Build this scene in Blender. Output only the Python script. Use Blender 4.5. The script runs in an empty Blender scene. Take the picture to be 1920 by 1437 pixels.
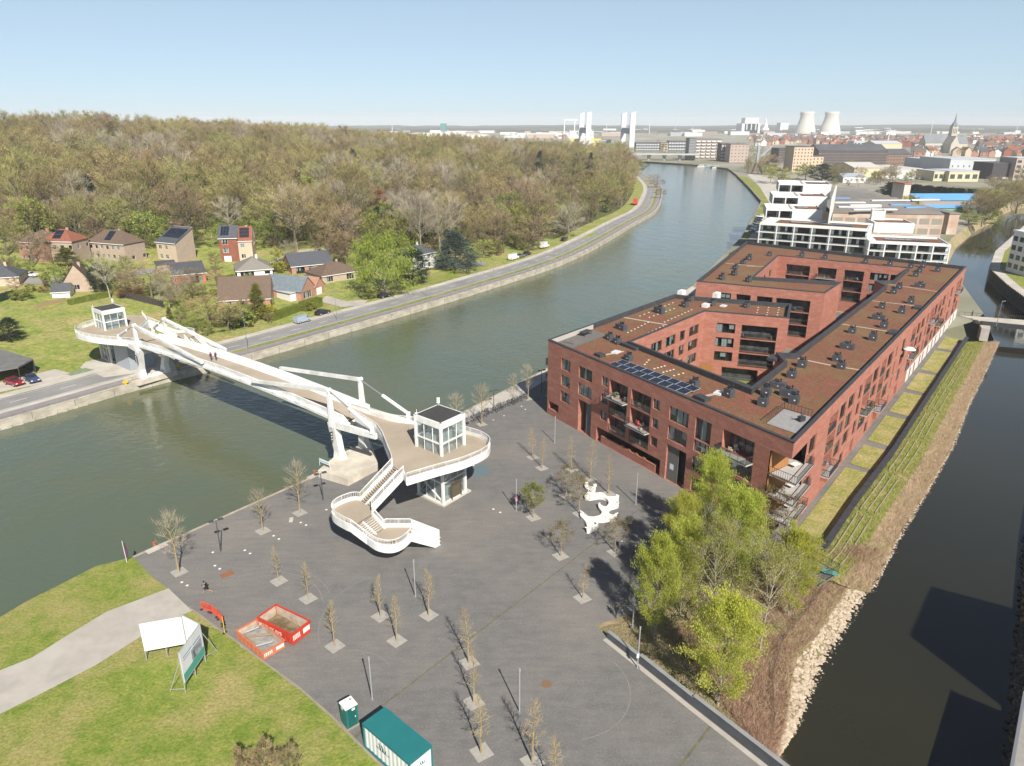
import bpy, math, random
from mathutils import Vector, Matrix, noise
from mathutils.geometry import delaunay_2d_cdt
R = random.Random(7)
scene = bpy.context.scene
# ---------------------------------------------------------------- camera, sky, sun, exposure
FPX = 1340.0; HORIZON = 229.0; CAMZ = 50.0
PITCH = math.atan2(718.5 - HORIZON, FPX); SP, CP = math.sin(PITCH), math.cos(PITCH)
cam = bpy.data.cameras.new('camera'); camo = bpy.data.objects.new('camera', cam); scene.collection.objects.link(camo)
cam.sensor_width = 36.0; cam.lens = FPX / 1920 * 36.0; cam.clip_start = 0.5; cam.clip_end = 40000
camo.location = (0, 0, CAMZ); camo.rotation_euler = (math.pi / 2 - PITCH, 0, 0); scene.camera = camo
SUN_EL = math.radians(40.6); SUN_AZ = math.radians(-70.0)      # direction towards the sun, from +x
world = bpy.data.worlds.new('World'); scene.world = world; world.use_nodes = True
wn = world.node_tree; bg = wn.nodes['Background']
sky = wn.nodes.new('ShaderNodeTexSky'); sky.sky_type = 'NISHITA'; sky.sun_disc = False
sky.sun_elevation = SUN_EL; sky.sun_rotation = math.pi / 2 - SUN_AZ
sky.air_density = 0.5; sky.dust_density = 0.5; sky.ozone_density = 1.0; sky.altitude = 0
wtc = wn.nodes.new('ShaderNodeTexCoord'); wsp = wn.nodes.new('ShaderNodeSeparateXYZ'); wmr = wn.nodes.new('ShaderNodeMapRange'); wmx = wn.nodes.new('ShaderNodeMix'); wmx.data_type = 'RGBA'; wmx.clamp_result = False
wmr.interpolation_type = 'SMOOTHSTEP'; wmr.inputs[1].default_value = 0.0; wmr.inputs[2].default_value = 0.6; wmr.inputs[3].default_value = 0.6; wmr.inputs[4].default_value = 0.0     # hazy lower sky, clear overhead
wn.links.new(wtc.outputs['Generated'], wsp.inputs[0]); wn.links.new(wsp.outputs[2], wmr.inputs[0]); wn.links.new(wmr.outputs[0], wmx.inputs[0]); wn.links.new(sky.outputs[0], wmx.inputs[6]); wmx.inputs[7].default_value = (5.0, 6.5, 7.2, 1)
wn.links.new(wmx.outputs[2], bg.inputs[0]); bg.inputs[1].default_value = 0.081
sun = bpy.data.lights.new('sun', 'SUN'); sun.energy = 5.0; sun.angle = math.radians(0.55); sun.color = (1.0, 0.945, 0.86)
suno = bpy.data.objects.new('sun', sun); scene.collection.objects.link(suno)
sdir = Vector((math.cos(SUN_AZ) * math.cos(SUN_EL), math.sin(SUN_AZ) * math.cos(SUN_EL), math.sin(SUN_EL)))
suno.rotation_euler = (-sdir).to_track_quat('-Z', 'Y').to_euler()
vs = scene.view_settings; vs.view_transform = 'Standard'; vs.look = 'None'; vs.gamma = 1; vs.exposure = 0.6; vs.use_curve_mapping = False
cy = scene.cycles; cy.max_bounces = 5; cy.diffuse_bounces = 2; cy.glossy_bounces = 2; cy.transmission_bounces = 2
cy.transparent_max_bounces = 8; cy.volume_bounces = 0; cy.use_denoising = True; cy.caustics_reflective = False; cy.caustics_refractive = False
COL = scene.collection

# ---------------------------------------------------------------- where things stand: survey points of the place
def G(px, py, z=0.0):
 u = (px - 960) / FPX; v = (py - 718.5) / FPX
 dx, dy, dz = u, CP - v * SP, -SP - v * CP
 t = (z - CAMZ) / dz
 return Vector((dx * t, dy * t, z))
def proj(w):
 dep = w[1] * CP - (w[2] - CAMZ) * SP; up = w[1] * SP + (w[2] - CAMZ) * CP
 return 960 + FPX * w[0] / dep, 718.5 - FPX * up / dep
def Hgt(base, ytop):
 lo, hi = base[2], 250.0
 for _ in range(50):
  m = (lo + hi) / 2
  if proj((base[0], base[1], m))[1] > ytop: lo = m
  else: hi = m
 return lo - base[2]
def lerp(a, b, t): return a + (b - a) * t
def sstep(a, b, x):
 t = max(0.0, min(1.0, (x - a) / (b - a))); return t * t * (3 - 2 * t)

# ---------------------------------------------------------------- mesh builder
class MB:
 def __init__(s): s.v = []; s.f = []; s.m = []
 def add(s, vs, fs, m=0):
  o = len(s.v); s.v.extend(tuple(p) for p in vs)
  for f in fs: s.f.append(tuple(i + o for i in f)); s.m.append(m)
  return s
 def quad(s, a, b, c, d, m=0): return s.add((a, b, c, d), ((0, 1, 2, 3),), m)
 def poly(s, pts, m=0): return s.add(pts, (tuple(range(len(pts))),), m)
 def box(s, c, d, rz=0.0, m=0):
  cx, cy_, cz = c; hx, hy, hz = d[0] / 2, d[1] / 2, d[2] / 2; co, si = math.cos(rz), math.sin(rz); vs = []
  for z in (-hz, hz):
   for x, y in ((-hx, -hy), (hx, -hy), (hx, hy), (-hx, hy)):
    vs.append((cx + x * co - y * si, cy_ + x * si + y * co, cz + z))
  return s.add(vs, ((3, 2, 1, 0), (4, 5, 6, 7), (0, 1, 5, 4), (1, 2, 6, 5), (2, 3, 7, 6), (3, 0, 4, 7)), m)
 def beam(s, p, q, w, h, m=0, up=(0, 0, 1), w2=None, h2=None):
  p, q = Vector(p), Vector(q); d = (q - p).normalized(); u = Vector(up)
  r = d.cross(u)
  if r.length < 1e-4: r = d.cross(Vector((1, 0, 0)))
  r.normalize(); u = r.cross(d).normalized(); w2 = w if w2 is None else w2; h2 = h if h2 is None else h2; vs = []
  for c, a, b in ((p, w, h), (q, w2, h2)):
   for i, j in ((-1, -1), (1, -1), (1, 1), (-1, 1)): vs.append(c + r * (i * a / 2) + u * (j * b / 2))
  return s.add(vs, ((0, 1, 2, 3), (7, 6, 5, 4), (4, 5, 1, 0), (5, 6, 2, 1), (6, 7, 3, 2), (7, 4, 0, 3)), m)
 def tube(s, p, q, r0, r1=None, n=6, m=0, cap=True):
  p, q = Vector(p), Vector(q); d = (q - p); r1 = r0 if r1 is None else r1
  if d.length < 1e-6: return s
  d.normalize(); a = d.cross(Vector((0, 0, 1)))
  if a.length < 1e-3: a = d.cross(Vector((1, 0, 0)))
  a.normalize(); b = d.cross(a); vs = []
  for c, r in ((p, r0), (q, r1)):
   for i in range(n):
    t = 2 * math.pi * i / n; vs.append(c + a * (r * math.cos(t)) + b * (r * math.sin(t)))
  fs = [(i, (i + 1) % n, n + (i + 1) % n, n + i) for i in range(n)]
  if cap: fs += [tuple(range(n - 1, -1, -1)), tuple(range(n, 2 * n))]
  return s.add(vs, fs, m)
 def prism(s, pts, z0, z1, m=0, mtop=None, bottom=True):
  n = len(pts)
  a = sum(pts[i][0] * pts[(i + 1) % n][1] - pts[(i + 1) % n][0] * pts[i][1] for i in range(n))
  if a < 0: pts = list(pts)[::-1]
  vs = [(p[0], p[1], z0) for p in pts] + [(p[0], p[1], z1) for p in pts]
  s.add(vs, [(i, (i + 1) % n, n + (i + 1) % n, n + i) for i in range(n)], m)
  s.add(vs[n:], (tuple(range(n)),), m if mtop is None else mtop)
  if bottom: s.add(vs[:n], (tuple(range(n - 1, -1, -1)),), m)
  return s
 def lathe(s, c, prof, n=12, m=0):
  vs = []
  for r, z in prof:
   for i in range(n):
    t = 2 * math.pi * i / n; vs.append((c[0] + r * math.cos(t), c[1] + r * math.sin(t), c[2] + z))
  fs = []
  for k in range(len(prof) - 1):
   for i in range(n): fs.append((k * n + i, k * n + (i + 1) % n, (k + 1) * n + (i + 1) % n, (k + 1) * n + i))
  fs.append(tuple(range((len(prof) - 1) * n, len(prof) * n)))
  return s.add(vs, fs, m)
 def xf(s, M): s.v = [tuple(M @ Vector(p)) for p in s.v]; return s
 def mesh(s, name, mats, smooth=False):
  me = bpy.data.meshes.new(name); me.from_pydata(s.v, [], s.f)
  for mt in (mats if isinstance(mats, (list, tuple)) else [mats]): me.materials.append(mt)
  if any(s.m): me.polygons.foreach_set('material_index', s.m)
  if smooth: me.polygons.foreach_set('use_smooth', [True] * len(s.f))
  me.update(); return me
 def build(s, name, mats, parent=None, smooth=False, **tags):
  o = bpy.data.objects.new(name, s.mesh(name, mats, smooth)); COL.objects.link(o)
  if parent is not None: adopt(o, parent)
  return tag(o, **tags)
def wm(o):
 b = Matrix.LocRotScale(o.location, o.rotation_euler, o.scale)
 return (wm(o.parent) @ o.matrix_parent_inverse @ b) if o.parent else b
def adopt(o, parent): o.parent = parent; o.matrix_parent_inverse = wm(parent).inverted(); return o
def tag(o, label=None, cat=None, group=None, kind=None):
 if label: o['label'] = label
 if cat: o['category'] = cat
 if group: o['group'] = group
 if kind: o['kind'] = kind
 return o
def root(name, loc, label, cat, group=None, rz=0.0):
 o = bpy.data.objects.new(name, None); o.location = loc; o.rotation_euler = (0, 0, rz); o.empty_display_size = 0.3
 COL.objects.link(o); return tag(o, label, cat, group)
def copy_tree(o, loc=None, rz=None, sc=None, label=None, parent=None):
 c = o.copy(); COL.objects.link(c)
 if parent is not None: c.parent = parent
 if loc is not None: c.location = loc
 if rz is not None: c.rotation_euler = (0, 0, rz)
 if sc is not None: c.scale = sc if isinstance(sc, (tuple, list)) else (sc, sc, sc)
 if label: c['label'] = label
 for ch in list(o.children): copy_tree(ch, parent=c)
 return c

# ---------------------------------------------------------------- procedural materials
MATS = {}
def mat(name, c1, c2=None, scale=1.0, rough=0.8, c3=None, scale3=0.15, stretch=(1, 1, 1), bump=0.0, bscale=None, metal=0.0, spec=0.3,
  world_co=True, rnd=0.0, lo=0.35, hi=0.65, coat=0.0, fine=None):
 if name in MATS: return MATS[name]
 m = bpy.data.materials.new(name); m.use_nodes = True; nt = m.node_tree; N = nt.nodes; L = nt.links; b = N['Principled BSDF']
 b.inputs['Roughness'].default_value = rough; b.inputs['Metallic'].default_value = metal; b.inputs['Specular IOR Level'].default_value = spec
 if coat: b.inputs['Coat Weight'].default_value = coat
 col = lambda c: (c[0], c[1], c[2], 1)
 co = N.new('ShaderNodeNewGeometry').outputs['Position'] if world_co else N.new('ShaderNodeTexCoord').outputs['Object']
 mp = N.new('ShaderNodeMapping'); mp.inputs['Scale'].default_value = stretch; L.new(co, mp.inputs[0]); co = mp.outputs[0]
 def nz(sc, det=6, ro=0.6):
  n = N.new('ShaderNodeTexNoise'); n.inputs['Scale'].default_value = sc; n.inputs['Detail'].default_value = det; n.inputs['Roughness'].default_value = ro
  L.new(co, n.inputs['Vector']); return n.outputs['Fac']
 def ramp(f, a, z):
  r = N.new('ShaderNodeMapRange'); r.inputs[1].default_value = a; r.inputs[2].default_value = z; L.new(f, r.inputs[0]); return r.outputs[0]
 def mixc(f, a, c):
  x = N.new('ShaderNodeMix'); x.data_type = 'RGBA'; L.new(f, x.inputs[0])
  for s_, v in ((x.inputs[6], a), (x.inputs[7], c)):
   if isinstance(v, tuple): s_.default_value = v
   else: L.new(v, s_)
  return x.outputs[2]
 out = col(c1)
 if c2 is not None:
  f = nz(scale); out = mixc(ramp(f, lo, hi), out, col(c2))
  if c3 is not None: out = mixc(ramp(nz(scale3, 4), 0.45, 0.68), out, col(c3))
 if fine:
  fz_ = nz(fine[0], 4, .75); mr = N.new('ShaderNodeMapRange'); mr.inputs[1].default_value = .3; mr.inputs[2].default_value = .7; mr.inputs[3].default_value = 1 - fine[1]; mr.inputs[4].default_value = 1 + fine[1]; L.new(fz_, mr.inputs[0])
  hv = N.new('ShaderNodeHueSaturation'); L.new(mr.outputs[0], hv.inputs['Value']); L.new(out, hv.inputs['Color']); out = hv.outputs[0]
 if rnd:
  oi = N.new('ShaderNodeObjectInfo'); hsv = N.new('ShaderNodeHueSaturation')
  r1 = N.new('ShaderNodeMapRange'); r1.inputs[3].default_value = 1 - rnd; r1.inputs[4].default_value = 1 + rnd; L.new(oi.outputs['Random'], r1.inputs[0])
  L.new(r1.outputs[0], hsv.inputs['Value'])
  ml = N.new('ShaderNodeMath'); ml.operation = 'MULTIPLY'; ml.inputs[1].default_value = 7.31; L.new(oi.outputs['Random'], ml.inputs[0])
  fr = N.new('ShaderNodeMath'); fr.operation = 'FRACT'; L.new(ml.outputs[0], fr.inputs[0])
  r2 = N.new('ShaderNodeMapRange'); r2.inputs[3].default_value = 0.5 - rnd * 0.09; r2.inputs[4].default_value = 0.5 + rnd * 0.09; L.new(fr.outputs[0], r2.inputs[0])
  L.new(r2.outputs[0], hsv.inputs['Hue'])
  if isinstance(out, tuple): hsv.inputs['Color'].default_value = out
  else: L.new(out, hsv.inputs['Color'])
  out = hsv.outputs[0]
 if isinstance(out, tuple): b.inputs['Base Color'].default_value = out
 else: L.new(out, b.inputs['Base Color'])
 if bump:
  bp = N.new('ShaderNodeBump'); bp.inputs['Strength'].default_value = 1.0; bp.inputs['Distance'].default_value = bump
  L.new(nz(bscale or scale * 2, 8, 0.65), bp.inputs['Height']); L.new(bp.outputs[0], b.inputs['Normal'])
 MATS[name] = m; return m
def leafmat(name, c1, c2, rnd=0.25, scale=0.5, transl=0.35):
 if name in MATS: return MATS[name]
 m = mat(name, c1, c2, scale=scale, rough=0.7, rnd=rnd, spec=0.15, world_co=False); nt = m.node_tree; N = nt.nodes; L = nt.links; b = N['Principled BSDF']
 if transl:
  t = N.new('ShaderNodeBsdfTranslucent'); mx = N.new('ShaderNodeMixShader'); mx.inputs[0].default_value = transl
  src = b.inputs['Base Color'].links[0].from_socket; L.new(src, t.inputs[0])
  L.new(b.outputs[0], mx.inputs[1]); L.new(t.outputs[0], mx.inputs[2]); L.new(mx.outputs[0], N['Material Output'].inputs[0])
 return m
def glassmat(name, tint=(0.75, 0.8, 0.8), refl=0.18, rough=0.03, frit=0.0):
 if name in MATS: return MATS[name]
 m = bpy.data.materials.new(name); m.use_nodes = True; nt = m.node_tree; N = nt.nodes; L = nt.links; N.remove(N['Principled BSDF'])
 t = N.new('ShaderNodeBsdfTransparent'); t.inputs[0].default_value = (*tint, 1); g = N.new('ShaderNodeBsdfGlossy'); g.inputs['Roughness'].default_value = rough
 lw = N.new('ShaderNodeLayerWeight'); lw.inputs[0].default_value = 0.2; mr = N.new('ShaderNodeMapRange'); mr.inputs[3].default_value = refl * .5; mr.inputs[4].default_value = 0.7
 L.new(lw.outputs['Facing'], mr.inputs[0]); mx = N.new('ShaderNodeMixShader'); L.new(mr.outputs[0], mx.inputs[0]); L.new(t.outputs[0], mx.inputs[1]); L.new(g.outputs[0], mx.inputs[2])
 if frit:
  df = N.new('ShaderNodeBsdfDiffuse'); df.inputs[0].default_value = (.62, .70, .71, 1); m2 = N.new('ShaderNodeMixShader'); m2.inputs[0].default_value = frit; L.new(mx.outputs[0], m2.inputs[1]); L.new(df.outputs[0], m2.inputs[2]); mx = m2
 L.new(mx.outputs[0], N['Material Output'].inputs[0]); MATS[name] = m; return m
def watermat(name, deep, scale, bump, rough=0.06, spec=0.5, c2=None):
 m = mat(name, deep, c2, scale=0.02, rough=rough, spec=spec, lo=0.4, hi=0.6); nt = m.node_tree; N = nt.nodes; L = nt.links; b = N['Principled BSDF']
 geo = N.new('ShaderNodeNewGeometry'); hs = []
 for sc, w, st in ((scale, 1.0, (1, 1.7, 1)), (scale * 0.23, 2.2, (1.5, 1, 1)), (scale * 3.1, 0.35, (1, 1, 1))):
  mp = N.new('ShaderNodeMapping'); mp.inputs['Scale'].default_value = st; mp.inputs['Rotation'].default_value = (0, 0, 0.5); L.new(geo.outputs['Position'], mp.inputs[0])
  n = N.new('ShaderNodeTexNoise'); n.inputs['Scale'].default_value = sc; n.inputs['Detail'].default_value = 3; L.new(mp.outputs[0], n.inputs['Vector'])
  k = N.new('ShaderNodeMath'); k.operation = 'MULTIPLY'; k.inputs[1].default_value = w; L.new(n.outputs['Fac'], k.inputs[0]); hs.append(k.outputs[0])
 a = N.new('ShaderNodeMath'); L.new(hs[0], a.inputs[0]); L.new(hs[1], a.inputs[1]); a2 = N.new('ShaderNodeMath'); L.new(a.outputs[0], a2.inputs[0]); L.new(hs[2], a2.inputs[1])
 bp = N.new('ShaderNodeBump'); bp.inputs['Strength'].default_value = 1.0; bp.inputs['Distance'].default_value = bump; L.new(a2.outputs[0], bp.inputs['Height']); L.new(bp.outputs[0], b.inputs['Normal'])
 return m
# ================================================================ setting
WATER = -1.6; RIVER = -4.2
M_GRASS = mat('grass', (0.165, 0.225, 0.045), (0.28, 0.285, 0.08), scale=0.3, c3=(0.34, 0.28, 0.125), scale3=0.11, rough=0.95, bump=0.2, bscale=1.2, fine=(1.0, .4), spec=0.1)
M_LAWN = mat('lawn', (0.135, 0.195, 0.03), (0.235, 0.25, 0.058), scale=0.7, c3=(0.31, 0.265, 0.105), scale3=0.16, rough=0.95, bump=0.12, bscale=3.0, fine=(3.4, .32), spec=0.1)
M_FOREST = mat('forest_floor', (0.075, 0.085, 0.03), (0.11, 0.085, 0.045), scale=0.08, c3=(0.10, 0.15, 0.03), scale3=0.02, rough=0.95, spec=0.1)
M_LAND = mat('land', (0.13, 0.15, 0.055), (0.17, 0.15, 0.09), scale=0.02, c3=(0.22, 0.21, 0.18), scale3=0.008, rough=0.95, spec=0.1)
M_FARLAND = mat('far_land', (0.17, 0.18, 0.10), (0.29, 0.265, 0.225), scale=0.02, c3=(0.38, 0.35, 0.31), scale3=0.006, rough=0.95, spec=0.1)
M_ASPH = mat('asphalt', (0.23, 0.225, 0.215), (0.27, 0.262, 0.25), scale=0.25, c3=(0.20, 0.197, 0.19), scale3=0.08, rough=0.9, stretch=(1, 1, 1))
M_BIKE = mat('bike_path', (0.23, 0.205, 0.20), (0.27, 0.245, 0.235), scale=0.4, rough=0.9)
M_PALE = mat('pale_concrete', (0.46, 0.42, 0.36), (0.38, 0.35, 0.30), scale=0.5, c3=(0.52, 0.49, 0.43), rough=0.9)
M_PATH = mat('path_concrete', (0.40, 0.365, 0.315), (0.345, 0.32, 0.28), scale=0.7, c3=(0.44, 0.41, 0.36), scale3=0.2, rough=0.9)
M_QUAY = mat('quay_concrete', (0.50, 0.46, 0.38), (0.36, 0.33, 0.27), scale=0.45, c3=(0.30, 0.27, 0.21), scale3=0.35, stretch=(1, 1, 2.5), rough=0.9)
M_DIRT = mat('dirt', (0.34, 0.28, 0.20), (0.27, 0.22, 0.15), scale=0.8, rough=0.95)
M_WHITEPAINT = mat('road_paint', (0.75, 0.75, 0.72), (0.6, 0.6, 0.58), scale=2.0)
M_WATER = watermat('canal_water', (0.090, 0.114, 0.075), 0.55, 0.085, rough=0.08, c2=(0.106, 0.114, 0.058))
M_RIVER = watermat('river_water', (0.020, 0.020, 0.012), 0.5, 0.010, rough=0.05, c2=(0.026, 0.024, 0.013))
def struct(name, mb, m, parent=None, smooth=False): return mb.build(name, m, parent, smooth, kind='structure')

# ---- the canal's left quay edge (also the road's guide line)
E_PX = [(0, 791), (253, 719), (448, 671), (597, 629), (900, 540), (1080, 479), (1192, 417), (1230, 395), (1241, 372), (1240, 350), (1220, 332), (1202, 322), (1197, 304)]
EP = [G(*p).to_2d() for p in E_PX]
d0 = (EP[1] - EP[0]).normalized(); EP = [EP[0] - d0 * 130] + EP
def catmull(P, n):
 out = []
 for i in range(len(P) - 1):
  p0, p1, p2, p3 = P[max(i - 1, 0)], P[i], P[i + 1], P[min(i + 2, len(P) - 1)]
  for k in range(n):
   t = k / n; out.append(0.5 * ((2 * p1) + (p2 - p0) * t + (2 * p0 - 5 * p1 + 4 * p2 - p3) * t * t + (3 * p1 - p0 - 3 * p2 + p3) * t ** 3))
 out.append(P[-1]); return out
ES = catmull(EP, 6)
def offset_line(P, o):
 out = []
 for i, p in enumerate(P):
  t = (P[min(i + 1, len(P) - 1)] - P[max(i - 1, 0)]).normalized(); out.append(p + Vector((-t.y, t.x)) * o)
 return out
def sdist(x, y):
 q = Vector((x, y)); best = 1e9; sg = 1
 for i in range(len(ES) - 1):
  a, b = ES[i], ES[i + 1]; ab = b - a; t = max(0, min(1, (q - a).dot(ab) / ab.length_squared)); r = q - (a + ab * t); d = r.length
  if d < best: best = d; sg = 1 if ab.x * r.y - ab.y * r.x > 0 else -1
 return best * sg
def T(x, y, s=None):
 s = sdist(x, y) if s is None else s
 if s < 16: return 0.0
 k = sstep(16, 170, s)
 h = 30 * math.exp(-((x + 380) ** 2) / (2 * 240 ** 2) - ((y - 640) ** 2) / (2 * 270 ** 2))
 h += 1.6 * noise.noise(Vector((x * 0.01, y * 0.01, 0.3))) * k
 return max(0.0, h * k + 1.2 * sstep(18, 60, s))
def GT(px, py):
 z = 0.0
 for _ in range(40):
  p = G(px, py, z); z = lerp(z, T(p.x, p.y), 0.5)
 return G(px, py, z)

# left land: triangulated sheet with a wooded hill
FAR = 8000
bnd = [tuple(p) for p in ES] + [(178, 1010), (178, 1500), (178, FAR), (-7000, FAR), (-7000, -60), (ES[0].x - 60, ES[0].y - 60)]
pts = [Vector(p) for p in bnd]; nb = len(pts); edges = [(i, (i + 1) % nb) for i in range(nb)]
for o in (0.9, 4, 5.6, 12, 15, 22, 34, 50):
 for p in offset_line(ES, o)[::2]: pts.append(p.copy())
yy = 110.0
while yy < 1500:
 st = 14 if yy < 420 else 26
 xx = -900.0
 while xx < 170:
  s_ = sdist(xx, yy)
  if s_ > 60: pts.append(Vector((xx + (st / 2 if int(yy / st) % 2 else 0), yy)))
  xx += st
 yy += st
vo, eo, fo = delaunay_2d_cdt(pts, edges, [], 1, 1e-4)[:3]
mb = MB(); mb.v = [(p.x, p.y, T(p.x, p.y) if (-1400 < p.x and p.y < 1800) else 0.0) for p in vo]
for f in fo:
 c = sum((vo[i] for i in f), Vector((0, 0))) / 3; px, py = proj((c.x, c.y, T(c.x, c.y)))
 s_ = sdist(c.x, c.y) if c.y < 1500 else 500
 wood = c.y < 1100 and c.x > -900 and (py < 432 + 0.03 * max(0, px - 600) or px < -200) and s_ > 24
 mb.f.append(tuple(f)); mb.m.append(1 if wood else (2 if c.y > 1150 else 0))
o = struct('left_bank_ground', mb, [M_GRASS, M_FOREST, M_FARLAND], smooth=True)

# ---- right land: the point between canal and river, and the far land
RC_PX = [(1277, 307), (1315, 310), (1365, 316), (1380, 327), (1405, 352), (1427, 377), (1417, 397), (1390, 445), (1298, 537), (1200, 603), (1000, 705), (865, 775), (620, 880), (250, 1045)]
RC = [G(*p).to_2d() for p in RC_PX]
# river, left water edge at river level, near to far
RL_PX = [(1455, 1425), (1500, 1370), (1560, 1250), (1640, 1110), (1690, 1010), (1745, 920), (1790, 840), (1820, 760), (1850, 700), (1876, 640), (1855, 590), (1800, 545), (1772, 500), (1790, 465), (1830, 432), (1868, 414), (1880, 402), (1905, 392), (1960, 385)]
RL = [G(x, y, RIVER).to_2d() for x, y in RL_PX]; RL = [RL[0] + (RL[0] - RL[2]) * 1.5] + RL
# river, right water edge
RR_PX = [(1880, 1437), (1893, 1300), (1905, 1180), (1915, 1040), (1935, 900), (1965, 760), (1960, 640), (1935, 600), (1885, 560), (1850, 525), (1862, 490), (1900, 455), (1925, 430), (1990, 405), (2100, 395)]
RR = [G(x, y, RIVER).to_2d() for x, y in RR_PX]; RR = [RR[0] + (RR[0] - RR[1]) * 2.0] + RR
riv = RL + RR[::-1]
def grow(P, o): return offset_line(P, o)
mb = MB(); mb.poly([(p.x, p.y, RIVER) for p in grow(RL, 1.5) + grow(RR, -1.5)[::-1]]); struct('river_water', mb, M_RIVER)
mb = MB(); mb.poly([(p.x, p.y, WATER) for p in offset_line(ES, 1.0)] + [(185, 1012, WATER)] + [(p.x + 1.0, p.y - 0.5, WATER) for p in RC] + [(-62, 56, WATER), (-77, 40, WATER), (-100, 15, WATER), (-140, -20, WATER)])
struct('canal_water', mb, M_WATER)

# banks of the river: land ends at the bank top, a slope runs down below the water line
DW_PX = [(1545, 1027), (1600, 945), (1672, 850), (1740, 745), (1809, 640)]             # dark retaining wall line along the path
DW = [G(*p).to_2d() for p in DW_PX]
WALL_PX = [(1140, 1195), (1200, 1242), (1300, 1322), (1400, 1400), (1470, 1455)]        # low plaza wall line
WL = [G(*p).to_2d() for p in WALL_PX]; wd = (WL[-1] - WL[-2]).normalized(); WL.append(WL[-1] + wd * 30)
PLZ_PX = [(1120, 1178)]
M_SCRUB = mat('scrub_ground', (0.36, 0.27, 0.175), (0.25, 0.20, 0.11), scale=0.5, c3=(0.17, 0.19, 0.06), scale3=0.12, rough=0.95, bump=0.15, bscale=2.0)
# far land polygon (beyond the small bridge): between canal and river
far_l = RL[12:]       # from beyond the bridge onwards
bt = [(p + Vector((-1.6, 1.2))) for p in far_l]
land = [(p.x, p.y) for p in RC[:9]] + [(110, 176), (122, 184), (131, 193)] + [(p.x, p.y) for p in bt[1:]] + [(RL[-1].x + 600, RL[-1].y + 40), (7000, 700), (7000, FAR), (178, FAR), (178, 1500), (178, 1010)]
mb = MB(); mb.poly([(x, y, 0) for x, y in land][::-1], 0); struct('right_bank_ground', mb, M_FARLAND)
mb = MB()
for i in range(len(bt) - 1):
 a, b = bt[i], bt[i + 1]; c, d = far_l[i], far_l[i + 1]
 mb.quad((a.x, a.y, 0), (b.x, b.y, 0), (d.x + .6, d.y - .4, RIVER - .4), (c.x + .6, c.y - .4, RIVER - .4))
struct('river_far_bank', mb, M_SCRUB)

# plaza sheet (paved point), up to the building and beyond
M_PLAZA = mat('plaza_paving', (0.143, 0.139, 0.133), (0.175, 0.167, 0.156), scale=0.6, c3=(0.215, 0.197, 0.174), scale3=0.045, fine=(5.0, .16), rough=0.85, bump=0.02, bscale=6, spec=0.25)
def dress_plaza():
 nt = M_PLAZA.node_tree; N = nt.nodes; L = nt.links; b = N['Principled BSDF']; src = b.inputs['Base Color'].links[0].from_socket
 geo = N.new('ShaderNodeNewGeometry')
 mp = N.new('ShaderNodeMapping'); mp.inputs['Scale'].default_value = (0.28, 1.6, 1); mp.inputs['Rotation'].default_value = (0, 0, -0.2); L.new(geo.outputs[0], mp.inputs[0])
 n = N.new('ShaderNodeTexNoise'); n.inputs['Scale'].default_value = 1.0; n.inputs['Detail'].default_value = 8; n.inputs['Roughness'].default_value = 0.7; L.new(mp.outputs[0], n.inputs[0])
 r = N.new('ShaderNodeMapRange'); r.inputs[1].default_value = .42; r.inputs[2].default_value = .75; r.inputs[3].default_value = 0; r.inputs[4].default_value = .5; L.new(n.outputs[0], r.inputs[0])
 x = N.new('ShaderNodeMix'); x.data_type = 'RGBA'; L.new(r.outputs[0], x.inputs[0]); L.new(src, x.inputs[6]); x.inputs[7].default_value = (.10, .097, .096, 1)
 v = N.new('ShaderNodeTexNoise'); v.inputs['Scale'].default_value = 5.0; v.inputs['Detail'].default_value = 3; L.new(geo.outputs[0], v.inputs[0])
 r2 = N.new('ShaderNodeMapRange'); r2.inputs[1].default_value = .6; r2.inputs[2].default_value = .8; r2.inputs[4].default_value = .35; L.new(v.outputs[0], r2.inputs[0])
 y = N.new('ShaderNodeMix'); y.data_type = 'RGBA'; L.new(r2.outputs[0], y.inputs[0]); L.new(x.outputs[2], y.inputs[6]); y.inputs[7].default_value = (.30, .28, .25, 1)
 L.new(y.outputs[2], b.inputs['Base Color'])
dress_plaza()
LAWN_EDGE_PX = [(250, 1045), (283, 1080), (313, 1103), (353, 1140), (400, 1175), (440, 1203), (500, 1248), (560, 1292), (620, 1345), (660, 1385), (700, 1425), (760, 1480)]
LE = [G(*p).to_2d() for p in LAWN_EDGE_PX]
plaza = [(p.x, p.y) for p in RC[8:]] + [(p.x, p.y) for p in LE[1:]] + [(-8, 20), (WL[-1].x, WL[-1].y)] + [(p.x, p.y) for p in WL[-2::-1]] + [tuple(G(1118, 1172).to_2d()), tuple(G(1190, 1150).to_2d()), tuple(G(1330, 1035).to_2d()), tuple(G(1470, 1055).to_2d())]
plaza += [(p.x, p.y) for p in DW] + [(107, 165), (110, 176)]
mb = MB(); mb.poly([(x, y, 0) for x, y in plaza]); struct('plaza_paving', mb, M_PLAZA)
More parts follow.
